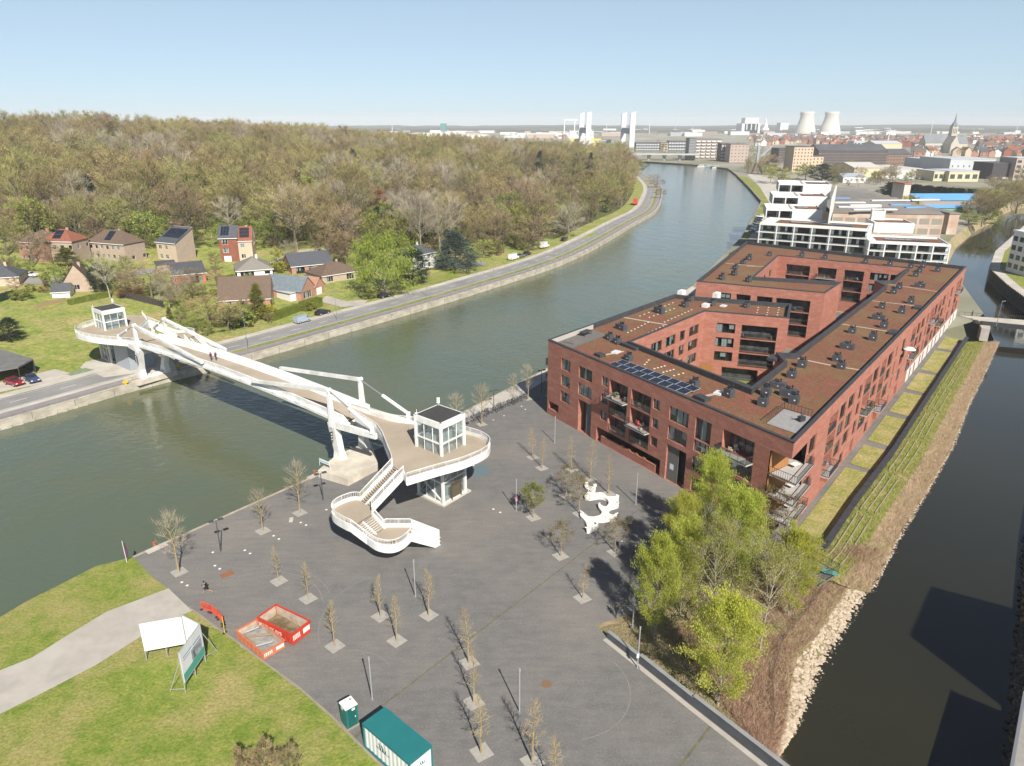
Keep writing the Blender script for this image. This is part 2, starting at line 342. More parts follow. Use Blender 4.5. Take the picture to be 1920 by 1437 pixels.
# left lawn and its bank down to the canal
bank_top_px = [(250, 1045), (180, 1062), (110, 1098), (50, 1128), (0, 1158), (-90, 1215), (-260, 1330)]
BT = [G(*p).to_2d() for p in bank_top_px]
lawn = [(p.x, p.y) for p in LE] + [(-8, 20), (-8, 8), (-90, 8)] + [(p.x, p.y) for p in BT[::-1]][:-1]
mb = MB(); mb.poly([(x, y, 0.03) for x, y in lawn]); struct('lawn', mb, M_LAWN)
mb = MB()
for i in range(len(BT) - 1):
 a, b = BT[i], BT[i + 1]; n = Vector((-.74, .67)) * (2.4 if i else 1.6)
 n2 = Vector((-.74, .67)) * 2.4
 mb.quad((a.x, a.y, 0.03), (a.x + n.x, a.y + n.y, WATER - .3), (b.x + n2.x, b.y + n2.y, WATER - .3), (b.x, b.y, 0.03))
struct('lawn_bank', mb, M_LAWN)
# concrete path through the lawn
pa = [(0, 1258), (60, 1234), (130, 1190), (200, 1148), (316, 1104)]; pb = [(360, 1146), (290, 1178), (180, 1248), (80, 1300), (0, 1340)]
mb = MB(); path = [G(-260, 1350)] + [G(*p) for p in pa] + [G(*p) for p in pb] + [G(-260, 1500)]
mb.poly([(p.x, p.y, 0.045) for p in path]); struct('lawn_path', mb, M_PATH)
M_DIRTE = mat('dirt_edge', (0.30, 0.255, 0.195), (0.22, 0.20, 0.165), scale=1.5, rough=0.95)
mb = MB()
for i in range(3, len(LE) - 1):
 a, b = LE[i], LE[i + 1]; n = Vector(((b - a).y, -(b - a).x)).normalized(); k = 6
 for j in range(k):
  p, q = lerp(a, b, j / k), lerp(a, b, (j + 1) / k); w0 = .35 + 1.1 * abs(noise.noise(Vector((p.x, p.y, 0)))); w1 = .35 + 1.1 * abs(noise.noise(Vector((q.x, q.y, 0))))
  mb.quad((p.x - n.x * .2, p.y - n.y * .2, .036), (q.x - n.x * .2, q.y - n.y * .2, .036), (q.x - n.x * w1 * -1, q.y - n.y * w1 * -1, .012), (p.x + n.x * w0, p.y + n.y * w0, .012))
struct('lawn_edge_soil', mb, M_DIRTE)
# quay wall and coping on the plaza side
mb = MB()
for i in range(8, len(RC) - 1):
 a, b = RC[i], RC[i + 1]; mb.quad((a.x, a.y, 0.0), (b.x, b.y, 0.0), (b.x, b.y, WATER - 2), (a.x, a.y, WATER - 2))
for i in range(0, 8):
 a, b = RC[i], RC[i + 1]; mb.quad((a.x, a.y, 0.0), (b.x, b.y, 0.0), (b.x, b.y, WATER - 2), (a.x, a.y, WATER - 2))
struct('plaza_quay_wall', mb, mat('quay_dark', (0.12, 0.11, 0.09), (0.07, 0.065, 0.055), scale=.6))
mb = MB()
for i in range(8, len(RC) - 1):
 a, b = RC[i], RC[i + 1]; mb.beam((a.x, a.y, 0.03), (b.x, b.y, 0.03), 0.34, 0.1)
struct('quay_coping', mb, mat('coping', (.40, .35, .27), (.30, .26, .20), scale=1.2))
# pale ledge along the canal by the brick block
led = [G(*p).to_2d() for p in [(1298, 537), (1200, 603), (1000, 705), (865, 775), (800, 803)]]; led2 = [G(*p).to_2d() for p in [(1318, 545), (1225, 606), (1035, 706), (960, 752), (880, 790), (812, 812)]]
mb = MB(); mb.poly([(p.x, p.y, .02) for p in led + led2[::-1]]); struct('quay_ledge_paving', mb, M_PALE)
# left quay wall: face, coping and road strips
mb = MB()
for i in range(len(ES) - 1):
 a, b = ES[i], ES[i + 1]; mb.quad((b.x, b.y, 0.0), (a.x, a.y, 0.0), (a.x, a.y, WATER - 1), (b.x, b.y, WATER - 1))
struct('left_quay_wall', mb, M_QUAY)
def strip(P, o0, o1, z, mb, m=0, i0=0, i1=None):
 A, B = offset_line(P, o0), offset_line(P, o1); i1 = len(P) - 1 if i1 is None else i1
 for i in range(i0, i1): mb.quad((A[i].x, A[i].y, z), (A[i + 1].x, A[i + 1].y, z), (B[i + 1].x, B[i + 1].y, z), (B[i].x, B[i].y, z), m)
 return mb
NR = len(ES) - 7
struct('left_quay_coping', strip(ES, -0.02, 0.95, 0.035, MB()), M_QUAY)
struct('bike_path', strip(ES, 0.95, 3.9, 0.015, MB(), 0, 0, NR + 4), M_BIKE)
struct('road_verge', strip(ES, 3.9, 5.4, 0.05, MB(), 0, 14, NR), M_LAWN)
struct('road_side_strip', strip(ES, 3.9, 5.4, 0.05, MB(), 0, 0, 14), M_PALE)
struct('road', strip(ES, 5.4, 12.2, 0.02, MB(), 0, 0, NR + 4), M_ASPH)
struct('pavement', strip(ES, 12.2, 14.9, 0.10, MB(), 0, 0, NR - 6), M_PALE)
mk = MB(); D = offset_line(ES, 8.8); acc = 0.0
def along(P, step, ln):
 out = []; acc = 0.0; nxt = 0.0
 for i in range(len(P) - 1):
  L_ = (P[i + 1] - P[i]).length; t = (P[i + 1] - P[i]).normalized()
  while nxt < acc + L_:
   s_ = nxt - acc; out.append((P[i] + t * s_, t)); nxt += step
  acc += L_
 return out
for p, t in along(D, 9, 3):
 n = Vector((-t.y, t.x)) * .07; q = p + t * 3
 mk.quad((p.x - n.x, p.y - n.y, .027), (q.x - n.x, q.y - n.y, .027), (q.x + n.x, q.y + n.y, .027), (p.x + n.x, p.y + n.y, .027))
for p, t in along(offset_line(ES, 2.4), 5.0, 2):
 n = Vector((-t.y, t.x)) * .07; q = p + t * 2
 mk.quad((p.x - n.x, p.y - n.y, .021), (q.x - n.x, q.y - n.y, .021), (q.x + n.x, q.y + n.y, .021), (p.x + n.x, p.y + n.y, .021))
for o_ in (5.75, 11.9):
 strip(ES, o_, o_ + .12, .027, mk, 0, 0, NR)
struct('road_markings', mk, M_WHITEPAINT)
# thin grooves (drain channels) across the plaza
mb = MB()
def band(p, q, w, z=.008, m=0):
 t = (q - p).normalized(); n = Vector((-t.y, t.x, 0)) * w / 2; a, b = p.copy(), q.copy(); a.z = b.z = z; mb.quad(a - n, b - n, b + n, a + n, m)
M_DRAIN = mat('drain_channel', (.17, .15, .075), (.10, .095, .07), scale=1.5)
band(G(715, 1325), G(1206, 949), .16); band(G(655, 1393), G(700, 1352), .3); band(G(1335, 1358), G(1275, 1437), .22)
struct('plaza_drain', mb, M_DRAIN)
mb = MB(); band(G(1087, 783), G(1255, 897), .18); band(G(800, 1057), G(1020, 778), .0)
struct('plaza_paving_seam', mb, mat('seam', (.26, .24, .215)))
mb = MB(); mb.poly([tuple(G(x, y, .012)) for x, y in [(880, 880), (900, 869), (925, 883), (893, 900)]]); struct('metal_ground_hatch', mb, mat('hatch_steel', (.12, .16, .17), rough=.4))
# big courtyard / building ground
# river bank on the building side: terraces down to the water
mb = MB()
nb_ = 24
def polyat(P, t):
 L_ = [0]
 for i in range(len(P) - 1): L_.append(L_[-1] + (P[i + 1] - P[i]).length)
 s_ = t * L_[-1]
 for i in range(len(P) - 1):
  if s_ <= L_[i + 1] + 1e-9: return lerp(P[i], P[i + 1], (s_ - L_[i]) / max(1e-9, L_[i + 1] - L_[i]))
 return P[-1].copy()
BK_T = [G(*p).to_2d() for p in [(1500, 1065), (1545, 1027), (1600, 945), (1672, 850), (1740, 745), (1809, 640)]]
BK_B = RL[4:11]
def bank(u, v):
 a, b = polyat(BK_T, u), polyat(BK_B, u); p = lerp(a, b, v); z = lerp(-0.4, RIVER - .15, sstep(-0.12, 1.05, v)); return Vector((p.x, p.y, z))
NU, NV = 90, 16
vv = [[bank(i / NU, j / NV * 1.06) + Vector((0, 0, .22 * noise.noise(Vector((i * .7, j * .9, 1))))) for j in range(NV + 1)] for i in range(NU + 1)]
for i in range(NU):
 for j in range(NV): mb.add((vv[i][j], vv[i + 1][j], vv[i + 1][j + 1], vv[i][j + 1]), ((0, 3, 2, 1),), 0 if j < 8 else 1)
M_BANKG = mat('bank_grass', (.10, .15, .03), (.20, .21, .05), scale=1.2, c3=(.27, .21, .11), scale3=.35, rough=.95, bump=.1, bscale=4)
struct('river_bank_terraces', mb, [M_BANKG, M_SCRUB], smooth=True)
# scrub pit with willows between plaza wall, river and building
pit_top = [G(1118, 1172).to_2d(), G(1190, 1150).to_2d(), G(1330, 1035).to_2d(), G(1470, 1055).to_2d(), G(1500, 1065).to_2d()]
mb = MB(); W2 = WL[::-1]
PB = [RL[5], RL[4], RL[3], RL[2], RL[1], RL[0]]
top = pit_top[::-1] + WL
def pit(u, v):
 a, b = polyat(top, u), polyat(PB, u ** 0.8); p = lerp(a, b, v); z = lerp(-0.3, RIVER - .2, (sstep(0.0, 1.0, v) * .55 + .45 * sstep(.62, 1.0, v)) if v >= 0 else 0); return Vector((p.x, p.y, z))
NU, NV = 70, 22
vv = [[pit(i / NU, -.09 + j / NV * 1.13) + Vector((0, 0, .25 * noise.noise(Vector((i * .5, j * .7, 4))))) for j in range(NV + 1)] for i in range(NU + 1)]
for i in range(NU):
 for j in range(NV): mb.add((vv[i][j], vv[i + 1][j], vv[i + 1][j + 1], vv[i][j + 1]), ((0, 3, 2, 1),), 0)
M_PIT = mat('pit_ground', (.26, .21, .125), (.18, .14, .075), scale=.6, c3=(.20, .19, .075), scale3=.2, rough=.95, bump=.2, bscale=3)
struct('willow_ground', mb, M_PIT, smooth=True)
# right bank of the river (right edge of the view)
mb = MB()
near = RR[:9]; up = [p + Vector((3.2, -.6)) for p in near]
for i in range(len(near) - 1):
 a, b, c, d = near[i], near[i + 1], up[i], up[i + 1]
 for k in range(3):
  t0, t1 = k / 3, (k + 1) / 3
  mb.quad((*lerp(a, c, t0), lerp(RIVER - .4, -.6, t0)), (*lerp(a, c, t1), lerp(RIVER - .4, -.6, t1)), (*lerp(b, d, t1), lerp(RIVER - .4, -.6, t1)), (*lerp(b, d, t0), lerp(RIVER - .4, -.6, t0)))
mb.poly([(p.x, p.y, -.6) for p in up] + [(140, 150, -.6), (160, 60, -.6), (90, 10, -.6)])
struct('right_river_bank', mb, M_SCRUB)
far_up = RR[7:]
M_SHEET = mat('sheet_piling', (.10, .10, .085), (.06, .06, .05), scale=.8)
mb = MB()
for i in range(len(far_up) - 1):
 a, b = far_up[i], far_up[i + 1]; n_ = max(2, int((b - a).length / .9))
 for k in range(n_):
  p, q = lerp(a, b, k / n_), lerp(a, b, (k + 1) / n_); t = (q - p).normalized(); nn = Vector((-t.y, t.x)) * (.18 if k % 2 else 0)
  mb.quad((p.x + nn.x, p.y + nn.y, RIVER - 1), (q.x + nn.x, q.y + nn.y, RIVER - 1), (q.x + nn.x, q.y + nn.y, .3), (p.x + nn.x, p.y + nn.y, .3))
struct('right_quay_wall', mb, M_SHEET)
mb = MB(); mb.poly([(p.x, p.y, 0) for p in far_up] + [(420, 260, 0), (160, 100, 0), (140, 150, 0)]); struct('right_quay_ground', mb, M_PALE)
mb = MB(); qa = [p + Vector((3.2, -1.0)) for p in far_up]; mb.poly([(p.x, p.y, .03) for p in qa] + [(420, 255, .03), (160, 98, .03)]); struct('right_quay_lawn', mb, M_LAWN)
# ground of the building side strip: walk and small lawns
mb = MB(); sw = [G(*p) for p in [(1440, 1010), (1533, 1010), (1795, 648), (1770, 640)]]
# base land far below everything, reaching to the horizon
mb = MB(); mb.quad((-9000, -300, -9), (9000, -300, -9), (9000, 10000, -9), (-9000, 10000, -9)); struct('base_ground', mb, M_FARLAND)
# ================================================================ white footbridge with two lift towers
M_WHITE = mat('white_steel', (0.78, 0.78, 0.76), (0.68, 0.68, 0.65), scale=0.5, c3=(0.56, 0.55, 0.50), scale3=0.35, fine=(1.5, .06), rough=0.45, spec=0.4)
M_TAN = mat('deck_tan', (0.36, 0.30, 0.225), (0.32, 0.265, 0.20), scale=0.8, c3=(0.40, 0.335, 0.26), scale3=0.2, rough=0.9)
M_CONC = mat('pier_concrete', (0.60, 0.55, 0.46), (0.48, 0.44, 0.37), scale=0.5, c3=(0.40, 0.35, 0.28), scale3=0.3, rough=0.9)
M_DKMETAL = mat('dark_metal', (0.035, 0.037, 0.042), (0.05, 0.052, 0.058), scale=1.0, rough=0.5)
M_STEEL = mat('grey_steel', (0.35, 0.36, 0.37), rough=0.4, metal=0.6)
M_GLASS = glassmat('lift_glass', (0.80, 0.88, 0.88), 0.12, frit=.10)
BO = Vector((-26.5, 99.8)); BE = Vector((-.788, .616)); BN = Vector((.616, .788))
def W(a, b, z): p = BO + BE * a + BN * b; return Vector((p.x, p.y, z))
Z4 = lambda a, b, z: G(540 + a / 3.593, 660 + b / 3.593, z)
bridge = root('footbridge', W(30, 2.5, 0), 'long white steel footbridge with masts and stairs crossing the canal', 'bridge')
def resample(P, d):
 out = [P[0]]
 for i in range(len(P) - 1):
  n = max(1, int((P[i + 1] - P[i]).length / d))
  for k in range(1, n + 1): out.append(lerp(P[i], P[i + 1], k / n))
 return out
def smooth3(P, n=6): return catmull(P, n)
def railing(P, parent, h=1.12, gap=0.15, name='railing', out=None):
 mb = MB(); off = out or Vector((0, 0, 0)); up = Vector((0, 0, h)) + off
 for i in range(len(P) - 1): mb.beam(P[i] + up, P[i + 1] + up, .09, .07); mb.beam(P[i] + up * .12, P[i + 1] + up * .12, .05, .05)
 for i, p in enumerate(resample(P, gap)):
  t = .06 if i % 12 == 0 else .028
  mb.beam(p + up * .02, p + up, t, t, up=(1, 0, 0))
 return mb.build(name, M_WHITE, parent)
def fascia(P, z0, z1, parent, th=.14, name='fascia'):
 mb = MB()
 n = len(P)
 for i in range(n - 1):
  a, b = P[i], P[i + 1]; d = (b - a).to_2d()
  if d.length < 1e-4: continue
  nn = Vector((-d.y, d.x, 0)).normalized() * th / 2; A0, B0 = Vector((0, 0, z0)), Vector((0, 0, z1))
  vs_ = [a - nn + A0, b - nn + A0, b + nn + A0, a + nn + A0, a - nn + B0, b - nn + B0, b + nn + B0, a + nn + B0]
  mb.add(vs_, ((3, 2, 1, 0), (4, 5, 6, 7), (0, 1, 5, 4), (2, 3, 7, 6), (1, 2, 6, 5), (3, 0, 4, 7)))
 return mb.build(name, M_WHITE, parent)
def fz(a): return 7.6 + 1.0 * max(0.0, 1 - ((a - 31) / 33) ** 2)
# main span loft
AS = [-1.5 + i * (65.0 / 32) for i in range(33)]
def sect(side, a):
 c = 2.55; z = fz(a); k = 1 - abs((a - 31) / 33); w = 1.75; dp = .75 + .5 * max(0, k)
 prof = [(w, -.05), (w + .75, 1.15), (w + 1.0, 1.15), (w + .92, .35), (w + 1.35, .22), (w + 1.35, -.22), (w + .1, -dp), (w - .5, -dp)]
 return [W(a, c + side * b, z + h) for b, h in prof]
for side in (-1, 1):
 mb = MB(); S = [sect(side, a) for a in AS]; n = len(S[0])
 for i in range(len(S) - 1):
  for j in range(n):
   q = (S[i][j], S[i + 1][j], S[i + 1][(j + 1) % n], S[i][(j + 1) % n]); mb.quad(*(q if side > 0 else q[::-1]))
 mb.poly(S[0]); mb.poly(S[-1][::-1]); mb.build('girder', M_WHITE, bridge)
mb = MB()
for i in range(len(AS) - 1):
 a, b = AS[i], AS[i + 1]; mb.quad(W(a, .75, fz(a)), W(b, .75, fz(b)), W(b, 4.35, fz(b)), W(a, 4.35, fz(a)))
mb.build('deck_floor', M_TAN, bridge)
mb = MB()
for i in range(len(AS) - 1):
 a, b = AS[i], AS[i + 1]; mb.quad(W(a, 4.35, fz(a) - .6), W(b, 4.35, fz(b) - .6), W(b, .75, fz(b) - .6), W(a, .75, fz(a) - .6))
mb.build('deck_soffit', M_WHITE, bridge)
for a in (9, 15, 24, 31, 38, 47, 53):
 for s in (-1, 1): mb = MB(); mb.beam(W(a - .8, 2.55 + s * 3.0, fz(a) + .28), W(a + .8, 2.55 + s * 3.0, fz(a) + .28), .25, .16); mb.build('girder_fitting', M_WHITE, bridge)
# masts, struts, cylinders, portals
TOPS = {}
for end, a in ((0, .8), (1, 61.2)):
 sg = -1 if end == 0 else 1
 for b in (-.5, 5.6):
  zt = 12.35 if end == 0 else 12.1; base = W(a - sg * -.2, b, 6.4); tp = W(a, b, zt); TOPS[end, b] = tp
  mb = MB(); mb.beam(base, tp, .75, .8, up=(BE.x, BE.y, 0), w2=.48, h2=.5); mb.build('mast', M_WHITE, bridge)
  mb = MB(); q = BE.to_3d() * .0; nn = BN.to_3d(); mb.tube(tp - nn * .36, tp + nn * .36, .34, n=12); mb.build('mast_head', M_WHITE, bridge)
  a2 = {(0, -.5): 20.7, (0, 5.6): 22.4, (1, -.5): 36.0, (1, 5.6): 39.6}[end, b]
  mb = MB(); mb.beam(tp, W(a2, b + (-.35 if b < 0 else .35), fz(a2) + 1.05), .5, .52); mb.build('strut', M_WHITE, bridge)
  foot = W(-8.0 if end == 0 else 70.0, b + (.5 if b < 0 else 1.6), 8.3); mid = lerp(tp, foot, .47)
  mb = MB(); mb.tube(tp, mid, .1, n=8); mb.build('piston_rod', M_STEEL, bridge)
  mb = MB(); mb.tube(mid, foot, .27, n=10); mb.beam(foot - Vector((0, 0, .7)), foot + Vector((0, 0, .25)), .6, .6, up=(1, 0, 0)); mb.build('hydraulic_cylinder', M_WHITE, bridge)
  # leg
  bb = 0.1 if b < 0 else 5.0; mb = MB()
  lo_a = a + sg * (.7 if end == 0 else 1.9); mb.beam(W(lo_a, bb, 0.0), W(lo_a - sg * .2, bb, 2.4), 1.15, 2.6 if 1 else 1, up=(BE.x, BE.y, 0), w2=1.0, h2=1.3)
  mb.beam(W(lo_a - sg * .2, bb, 2.4), W(a + sg * .15, lerp(bb, b, .7), 7.2), 1.0, 1.3, up=(BE.x, BE.y, 0), w2=1.0, h2=1.5); mb.build('portal_leg', M_WHITE, bridge)
  mb = MB(); mb.beam(W(a + sg * -.3, b, 7.0), W(a + sg * 9.4, b + (.6 if b < 0 else 1.2), 7.2), .5, 1.25, h2=.8); mb.build('portal_arm', M_WHITE, bridge)
 mb = MB(); mb.beam(W(a + sg * (.7 if end == 0 else 1.9), .4, .35), W(a + sg * (.7 if end == 0 else 1.9), 4.8, .35), 1.6, .9); mb.build('foot_beam', M_WHITE, bridge); mb = MB(); mb.beam(W(a + sg * .5, -.2, 6.3), W(a + sg * .5, 5.3, 6.3), .9, .9); mb.build('cross_beam', M_WHITE, bridge)
# navigation light panels on the legs
for a, b in ((.2, -1.15), (61.5, -1.15)):
 mb = MB(); p = W(a, b, 5.2); mb.box(p, (.16, .42, 1.5), math.atan2(BE.y, BE.x)); tb = mb.build('signal_box', M_DKMETAL, bridge)
 for k in range(3):
  mb = MB(); c = W(a - .1, b, 4.75 + k * .45); mb.tube(c, c + Vector((-.05, -.12, 0)), .13, n=8); mb.build('signal_lens', mat('lens', (.45, .45, .43), rough=.3), tb)
# near plinth on the plaza quay
pl = [Z4(205, 845, 0), Z4(405, 905, 0), Z4(610, 795, 0), Z4(560, 640, 0), Z4(330, 740, 0)]
mb = MB(); mb.prism([(p.x, p.y) for p in pl], -.5, 1.15); mb.build('pier_plinth', M_CONC, bridge)
mb = MB(); pf = [W(61.6, -1.6, 0), W(66, -2.6, 0), W(68, 4, 0), W(66, 8.5, 0), W(61.8, 6.8, 0)]; mb.prism([(p.x, p.y) for p in pf], -.5, .5); mb.build('pier_plinth', M_CONC, bridge)
# bridge name board on the plinth corner
mb = MB(); p0, p1 = Z4(215, 765, 1.15), Z4(285, 795, 1.15); mb.beam(p0 + Vector((0, 0, .95)), p1 + Vector((0, 0, .95)), .06, .55); mb.beam(p0, p0 + Vector((0, 0, .8)), .06, .06); mb.beam(p1, p1 + Vector((0, 0, .8)), .06, .06); bd = mb.build('notice_board', M_WHITE, bridge)
mb = MB(); nn = Vector((p1.y - p0.y, p0.x - p1.x, 0)).normalized() * .05; u = (p1 - p0).normalized(); mb.beam(p0 + u * .25 + nn + Vector((0, 0, .95)), p1 - u * .25 + nn + Vector((0, 0, .95)), .02, .22); mb.build('board_text_strip', mat('board_blue', (.35, .5, .65)), bd)
# ---- near platform
FZ = 7.6
back = smooth3([Z4(430, 385, FZ), Z4(560, 425, FZ), Z4(700, 468, FZ), Z4(850, 487, FZ), Z4(1000, 503, FZ), Z4(1170, 545, FZ), Z4(1285, 578, FZ), Z4(1345, 612, FZ), Z4(1360, 645, FZ), Z4(1325, 695, FZ), Z4(1180, 760, FZ), Z4(1000, 812, FZ), Z4(800, 872, FZ)], 5)
left = [Z4(700, 748, FZ), Z4(640, 592, FZ), Z4(600, 530, FZ), Z4(520, 480, FZ), Z4(420, 425, FZ)]
st = [Z4(780, 822, FZ), Z4(705, 768, FZ)]
mb = MB(); floor = back + st + left; mb.poly([(p.x, p.y, FZ) for p in floor][::-1]); mb.poly([(p.x, p.y, FZ - .55) for p in floor], 1); mb.build('platform_floor', [M_TAN, M_WHITE], bridge)
fascia(back + [st[0]], -.6, .42, bridge); fascia(left, -.6, .42, bridge)
UZ = Vector((0, 0, .4))
railing([p + UZ for p in back], bridge, .75); railing([p + UZ for p in left], bridge, .75)
# flights of stairs
LZ, KZ = 4.4, 3.0
def flight(a0, a1, b0, b1, n, name='stair_flight'):
 mb = MB()
 for k in range(n):
  t0, t1 = k / n, (k + .72) / n
  p, q, r, s = lerp(a0, b0, t0), lerp(a1, b1, t0), lerp(a1, b1, t1), lerp(a0, b0, t1); z = lerp(a0.z, b0.z, (k + .5) / n)
  mb.prism([(p.x, p.y), (q.x, q.y), (r.x, r.y), (s.x, s.y)], z - .07, z)
 o = mb.build(name, M_TAN, bridge)
 mb = MB()
 for p, q in ((a0, b0), (a1, b1), ((a0 + a1) / 2, (b0 + b1) / 2)): mb.beam(p + Vector((0, 0, -.25)), q + Vector((0, 0, -.25)), .18, .55)
 mb.build('stringer', M_WHITE, o)
 mb = MB(); d = Vector((0, 0, .62)); mb.quad(a0 - d, b0 - d, b1 - d, a1 - d); mb.build('stair_soffit', M_WHITE, o)
 return o
s1a, s1b, s2a, s2b = Z4(705, 768, FZ), Z4(780, 822, FZ), Z4(488, 1000, LZ), Z4(566, 1050, LZ)
flight(s1a, s1b, s2a, s2b, 18)
up1 = Vector((0, 0, .35))
for p, q in ((s1a, s2a), (s1b, s2b)): fascia([p, q], -.7, .35, bridge); railing([p + up1, q + up1], bridge, .8)
lo = smooth3([s2a, Z4(430, 1000, LZ), Z4(340, 1035, LZ), Z4(300, 1075, LZ), Z4(310, 1120, LZ), Z4(380, 1165, LZ), Z4(425, 1185, LZ)], 5)
t2a, t2b, u2a, u2b = Z4(425, 1185, LZ), Z4(566, 1095, LZ), Z4(532, 1265, KZ), Z4(650, 1190, KZ)
mb = MB(); fl = lo + [t2b, s2b]; mb.poly([tuple(p) for p in fl]); mb.poly([(p.x, p.y, LZ - .5) for p in fl][::-1], 1); mb.build('stair_landing', [M_TAN, M_WHITE], bridge)
fascia(lo, -.6, .42, bridge); railing([p + UZ for p in lo], bridge, .75)
flight(t2a, t2b, u2a, u2b, 8)
for P_ in ([t2a, u2a], [s2b, t2b, u2b]): fascia(P_, -.65, .4, bridge); railing([p + UZ for p in P_], bridge, .75)
lo2 = smooth3([u2a, Z4(600, 1310, KZ), Z4(690, 1325, KZ), Z4(770, 1300, KZ), Z4(830, 1245, KZ)], 5)
v0a, v0b = Z4(842, 1262, KZ), Z4(830, 1180, KZ)
mb = MB(); fl = lo2 + [v0b, Z4(660, 1180, KZ), u2b]; mb.poly([tuple(p) for p in fl]); mb.poly([(p.x, p.y, KZ - .5) for p in fl][::-1], 1); mb.build('stair_landing', [M_TAN, M_WHITE], bridge)
fascia(lo2, -.6, .42, bridge); railing([p + UZ for p in lo2], bridge, .75)
bk = [u2b, Z4(660, 1180, KZ), v0b]; fascia(bk, -.6, .42, bridge); railing([p + UZ for p in bk], bridge, .75)
w0a, w0b = Z4(1020, 1300, .05), Z4(1020, 1250, .05)
flight(Z4(835, 1250, KZ), v0b, w0a, w0b, 14)
for p, q in ((Z4(835, 1250, KZ), w0a), (v0b, w0b)): fascia([p, q], -.15, 1.15, bridge, name='stair_parapet')
# ---- lift towers
def lift_tower(F, L_, R_, label, hz, fl):
 t = root('lift_tower', F, label, 'lift tower', 'lift towers of the footbridge')
 F, L_, R_ = Vector(F), Vector(L_), Vector(R_); B_ = L_ + R_ - F; C4 = [F, R_, B_, L_]; ctr = (F + B_) / 2
 for c in C4:
  mb = MB(); mb.beam(c, c + Vector((0, 0, hz)), .34, .34, up=(R_ - F)); mb.build('post', M_WHITE, t)
 mb = MB(); lv = [.3, 3.4, fl - .3, fl + 1.7, hz - .85]
 for i in range(4):
  a, b = C4[i], C4[(i + 1) % 4]
  for z in lv: mb.beam(a + Vector((0, 0, z)), b + Vector((0, 0, z)), .16, .2)
 mb.build('glazing_rail', M_WHITE, t)
 mb = MB()
 for i in range(4):
  a, b = C4[i], C4[(i + 1) % 4]; mb.beam(a + Vector((0, 0, hz - .42)), b + Vector((0, 0, hz - .42)), .26, .84)
 mb.build('roof_fascia', M_WHITE, t)
 mb = MB(); mb.prism([(lerp(c, ctr, .05).x, lerp(c, ctr, .05).y) for c in C4], hz - .12, hz + .04); mb.build('roof', mat('roof_felt', (.045, .043, .042), (.06, .057, .055), scale=1.2, rough=.85), t)
 for i in range(4):
  a, b = lerp(C4[i], ctr, .03), lerp(C4[(i + 1) % 4], ctr, .03)
  for k in range(len(lv) - 1):
   mb = MB(); za, zb = Vector((0, 0, lv[k])), Vector((0, 0, lv[k + 1])); mb.quad(a + za, b + za, b + zb, a + zb); mb.build('glass_panel', M_GLASS, t)
 for i in (0, 3, 1, 2):
  a, b = C4[i], C4[(i + 1) % 4]; mb = MB()
  mb.beam(a + Vector((0, 0, 3.4)), b + Vector((0, 0, fl - .3)), .16, .16); mb.build('brace', M_WHITE, t)
  if i: mb = MB(); mb.beam(b + Vector((0, 0, .4)), a + Vector((0, 0, 3.4)), .16, .16); mb.build('brace', M_WHITE, t)
 mb = MB(); e1, e2 = (R_ - F).normalized(), (L_ - F).normalized()
 mb.prism([(p.x, p.y) for p in (F - e1 * .35 - e2 * .35, R_ + e1 * .9 - e2 * .35, B_ + e1 * .9 + e2 * .35, L_ - e1 * .35 + e2 * .35)], 0.0, .22); mb.build('plinth', M_PALE, t)
 for i in range(4):
  a, b = C4[i], C4[(i + 1) % 4]
  for f in (.33, .67):
   if i == 0: mb = MB(); q = lerp(a, b, f); mb.beam(q + Vector((0, 0, 3.4)), q + Vector((0, 0, hz - 1.1)), .07, .09); mb.build('mullion', M_WHITE, t)
   else: mb = MB(); q = lerp(a, b, f); mb.beam(q + Vector((0, 0, .3)), q + Vector((0, 0, hz - 1.1)), .07, .09); mb.build('mullion', M_WHITE, t)
 # lift car and shaft frame inside
 mb = MB(); rz = math.atan2(e1.y, e1.x)
 for sx, sy in ((-1, -1), (1, -1), (1, 1), (-1, 1)):
  q = ctr + e1 * sx * 1.05 + e2 * sy * 1.05; mb.beam(q, q + Vector((0, 0, hz - .6)), .14, .14)
 for z in (2.6, 5.2, 7.5, 9.6): mb.box(ctr + Vector((0, 0, z)), (2.2, 2.2, .1), rz)
 mb.build('shaft_frame', M_STEEL, t)
 mb = MB(); mb.box(ctr + Vector((0, 0, hz * .5 - .5)), (2.5, 2.3, hz - 1.6), rz); mb.build('shaft_core', mat('core_grey', (.20, .26, .27), (.36, .41, .42), scale=.9, stretch=(1, 1, .4), rough=.4), t)
 mb = MB(); mb.box(ctr + Vector((0, 0, fl + 1.2)) - e1 * 1.4, (1.2, 1.7, 2.3), rz); mb.build('lift_car', mat('lift_car', (.45, .48, .49), (.30, .33, .34), scale=2.0, rough=.3), t)
 # bronze doorway on the ground, facing away from the water
 a, b = F, R_; u = (b - a).normalized(); n = Vector((u.y, -u.x, 0))
 if n.dot(F - ctr) < 0: n = -n
 mb = MB(); c = a + u * 2.6 + n * .12
 for dx in (-.95, .95): mb.beam(c + u * dx + Vector((0, 0, .22)), c + u * dx + Vector((0, 0, 2.6)), .14, .2)
 mb.beam(c - u * 1.0 + Vector((0, 0, 2.55)), c + u * 1.0 + Vector((0, 0, 2.55)), .2, .2); dr = mb.build('doorway', mat('bronze', (.16, .115, .07), (.12, .09, .055), scale=2, rough=.4, metal=.5), t)
 mb = MB(); mb.box(c - n * .1 + Vector((0, 0, 1.35)), (1.8, .08, 2.3), math.atan2(u.y, u.x)); mb.build('door_leaf', mat('door_glass', (.10, .08, .055), rough=.15, spec=.6), dr)
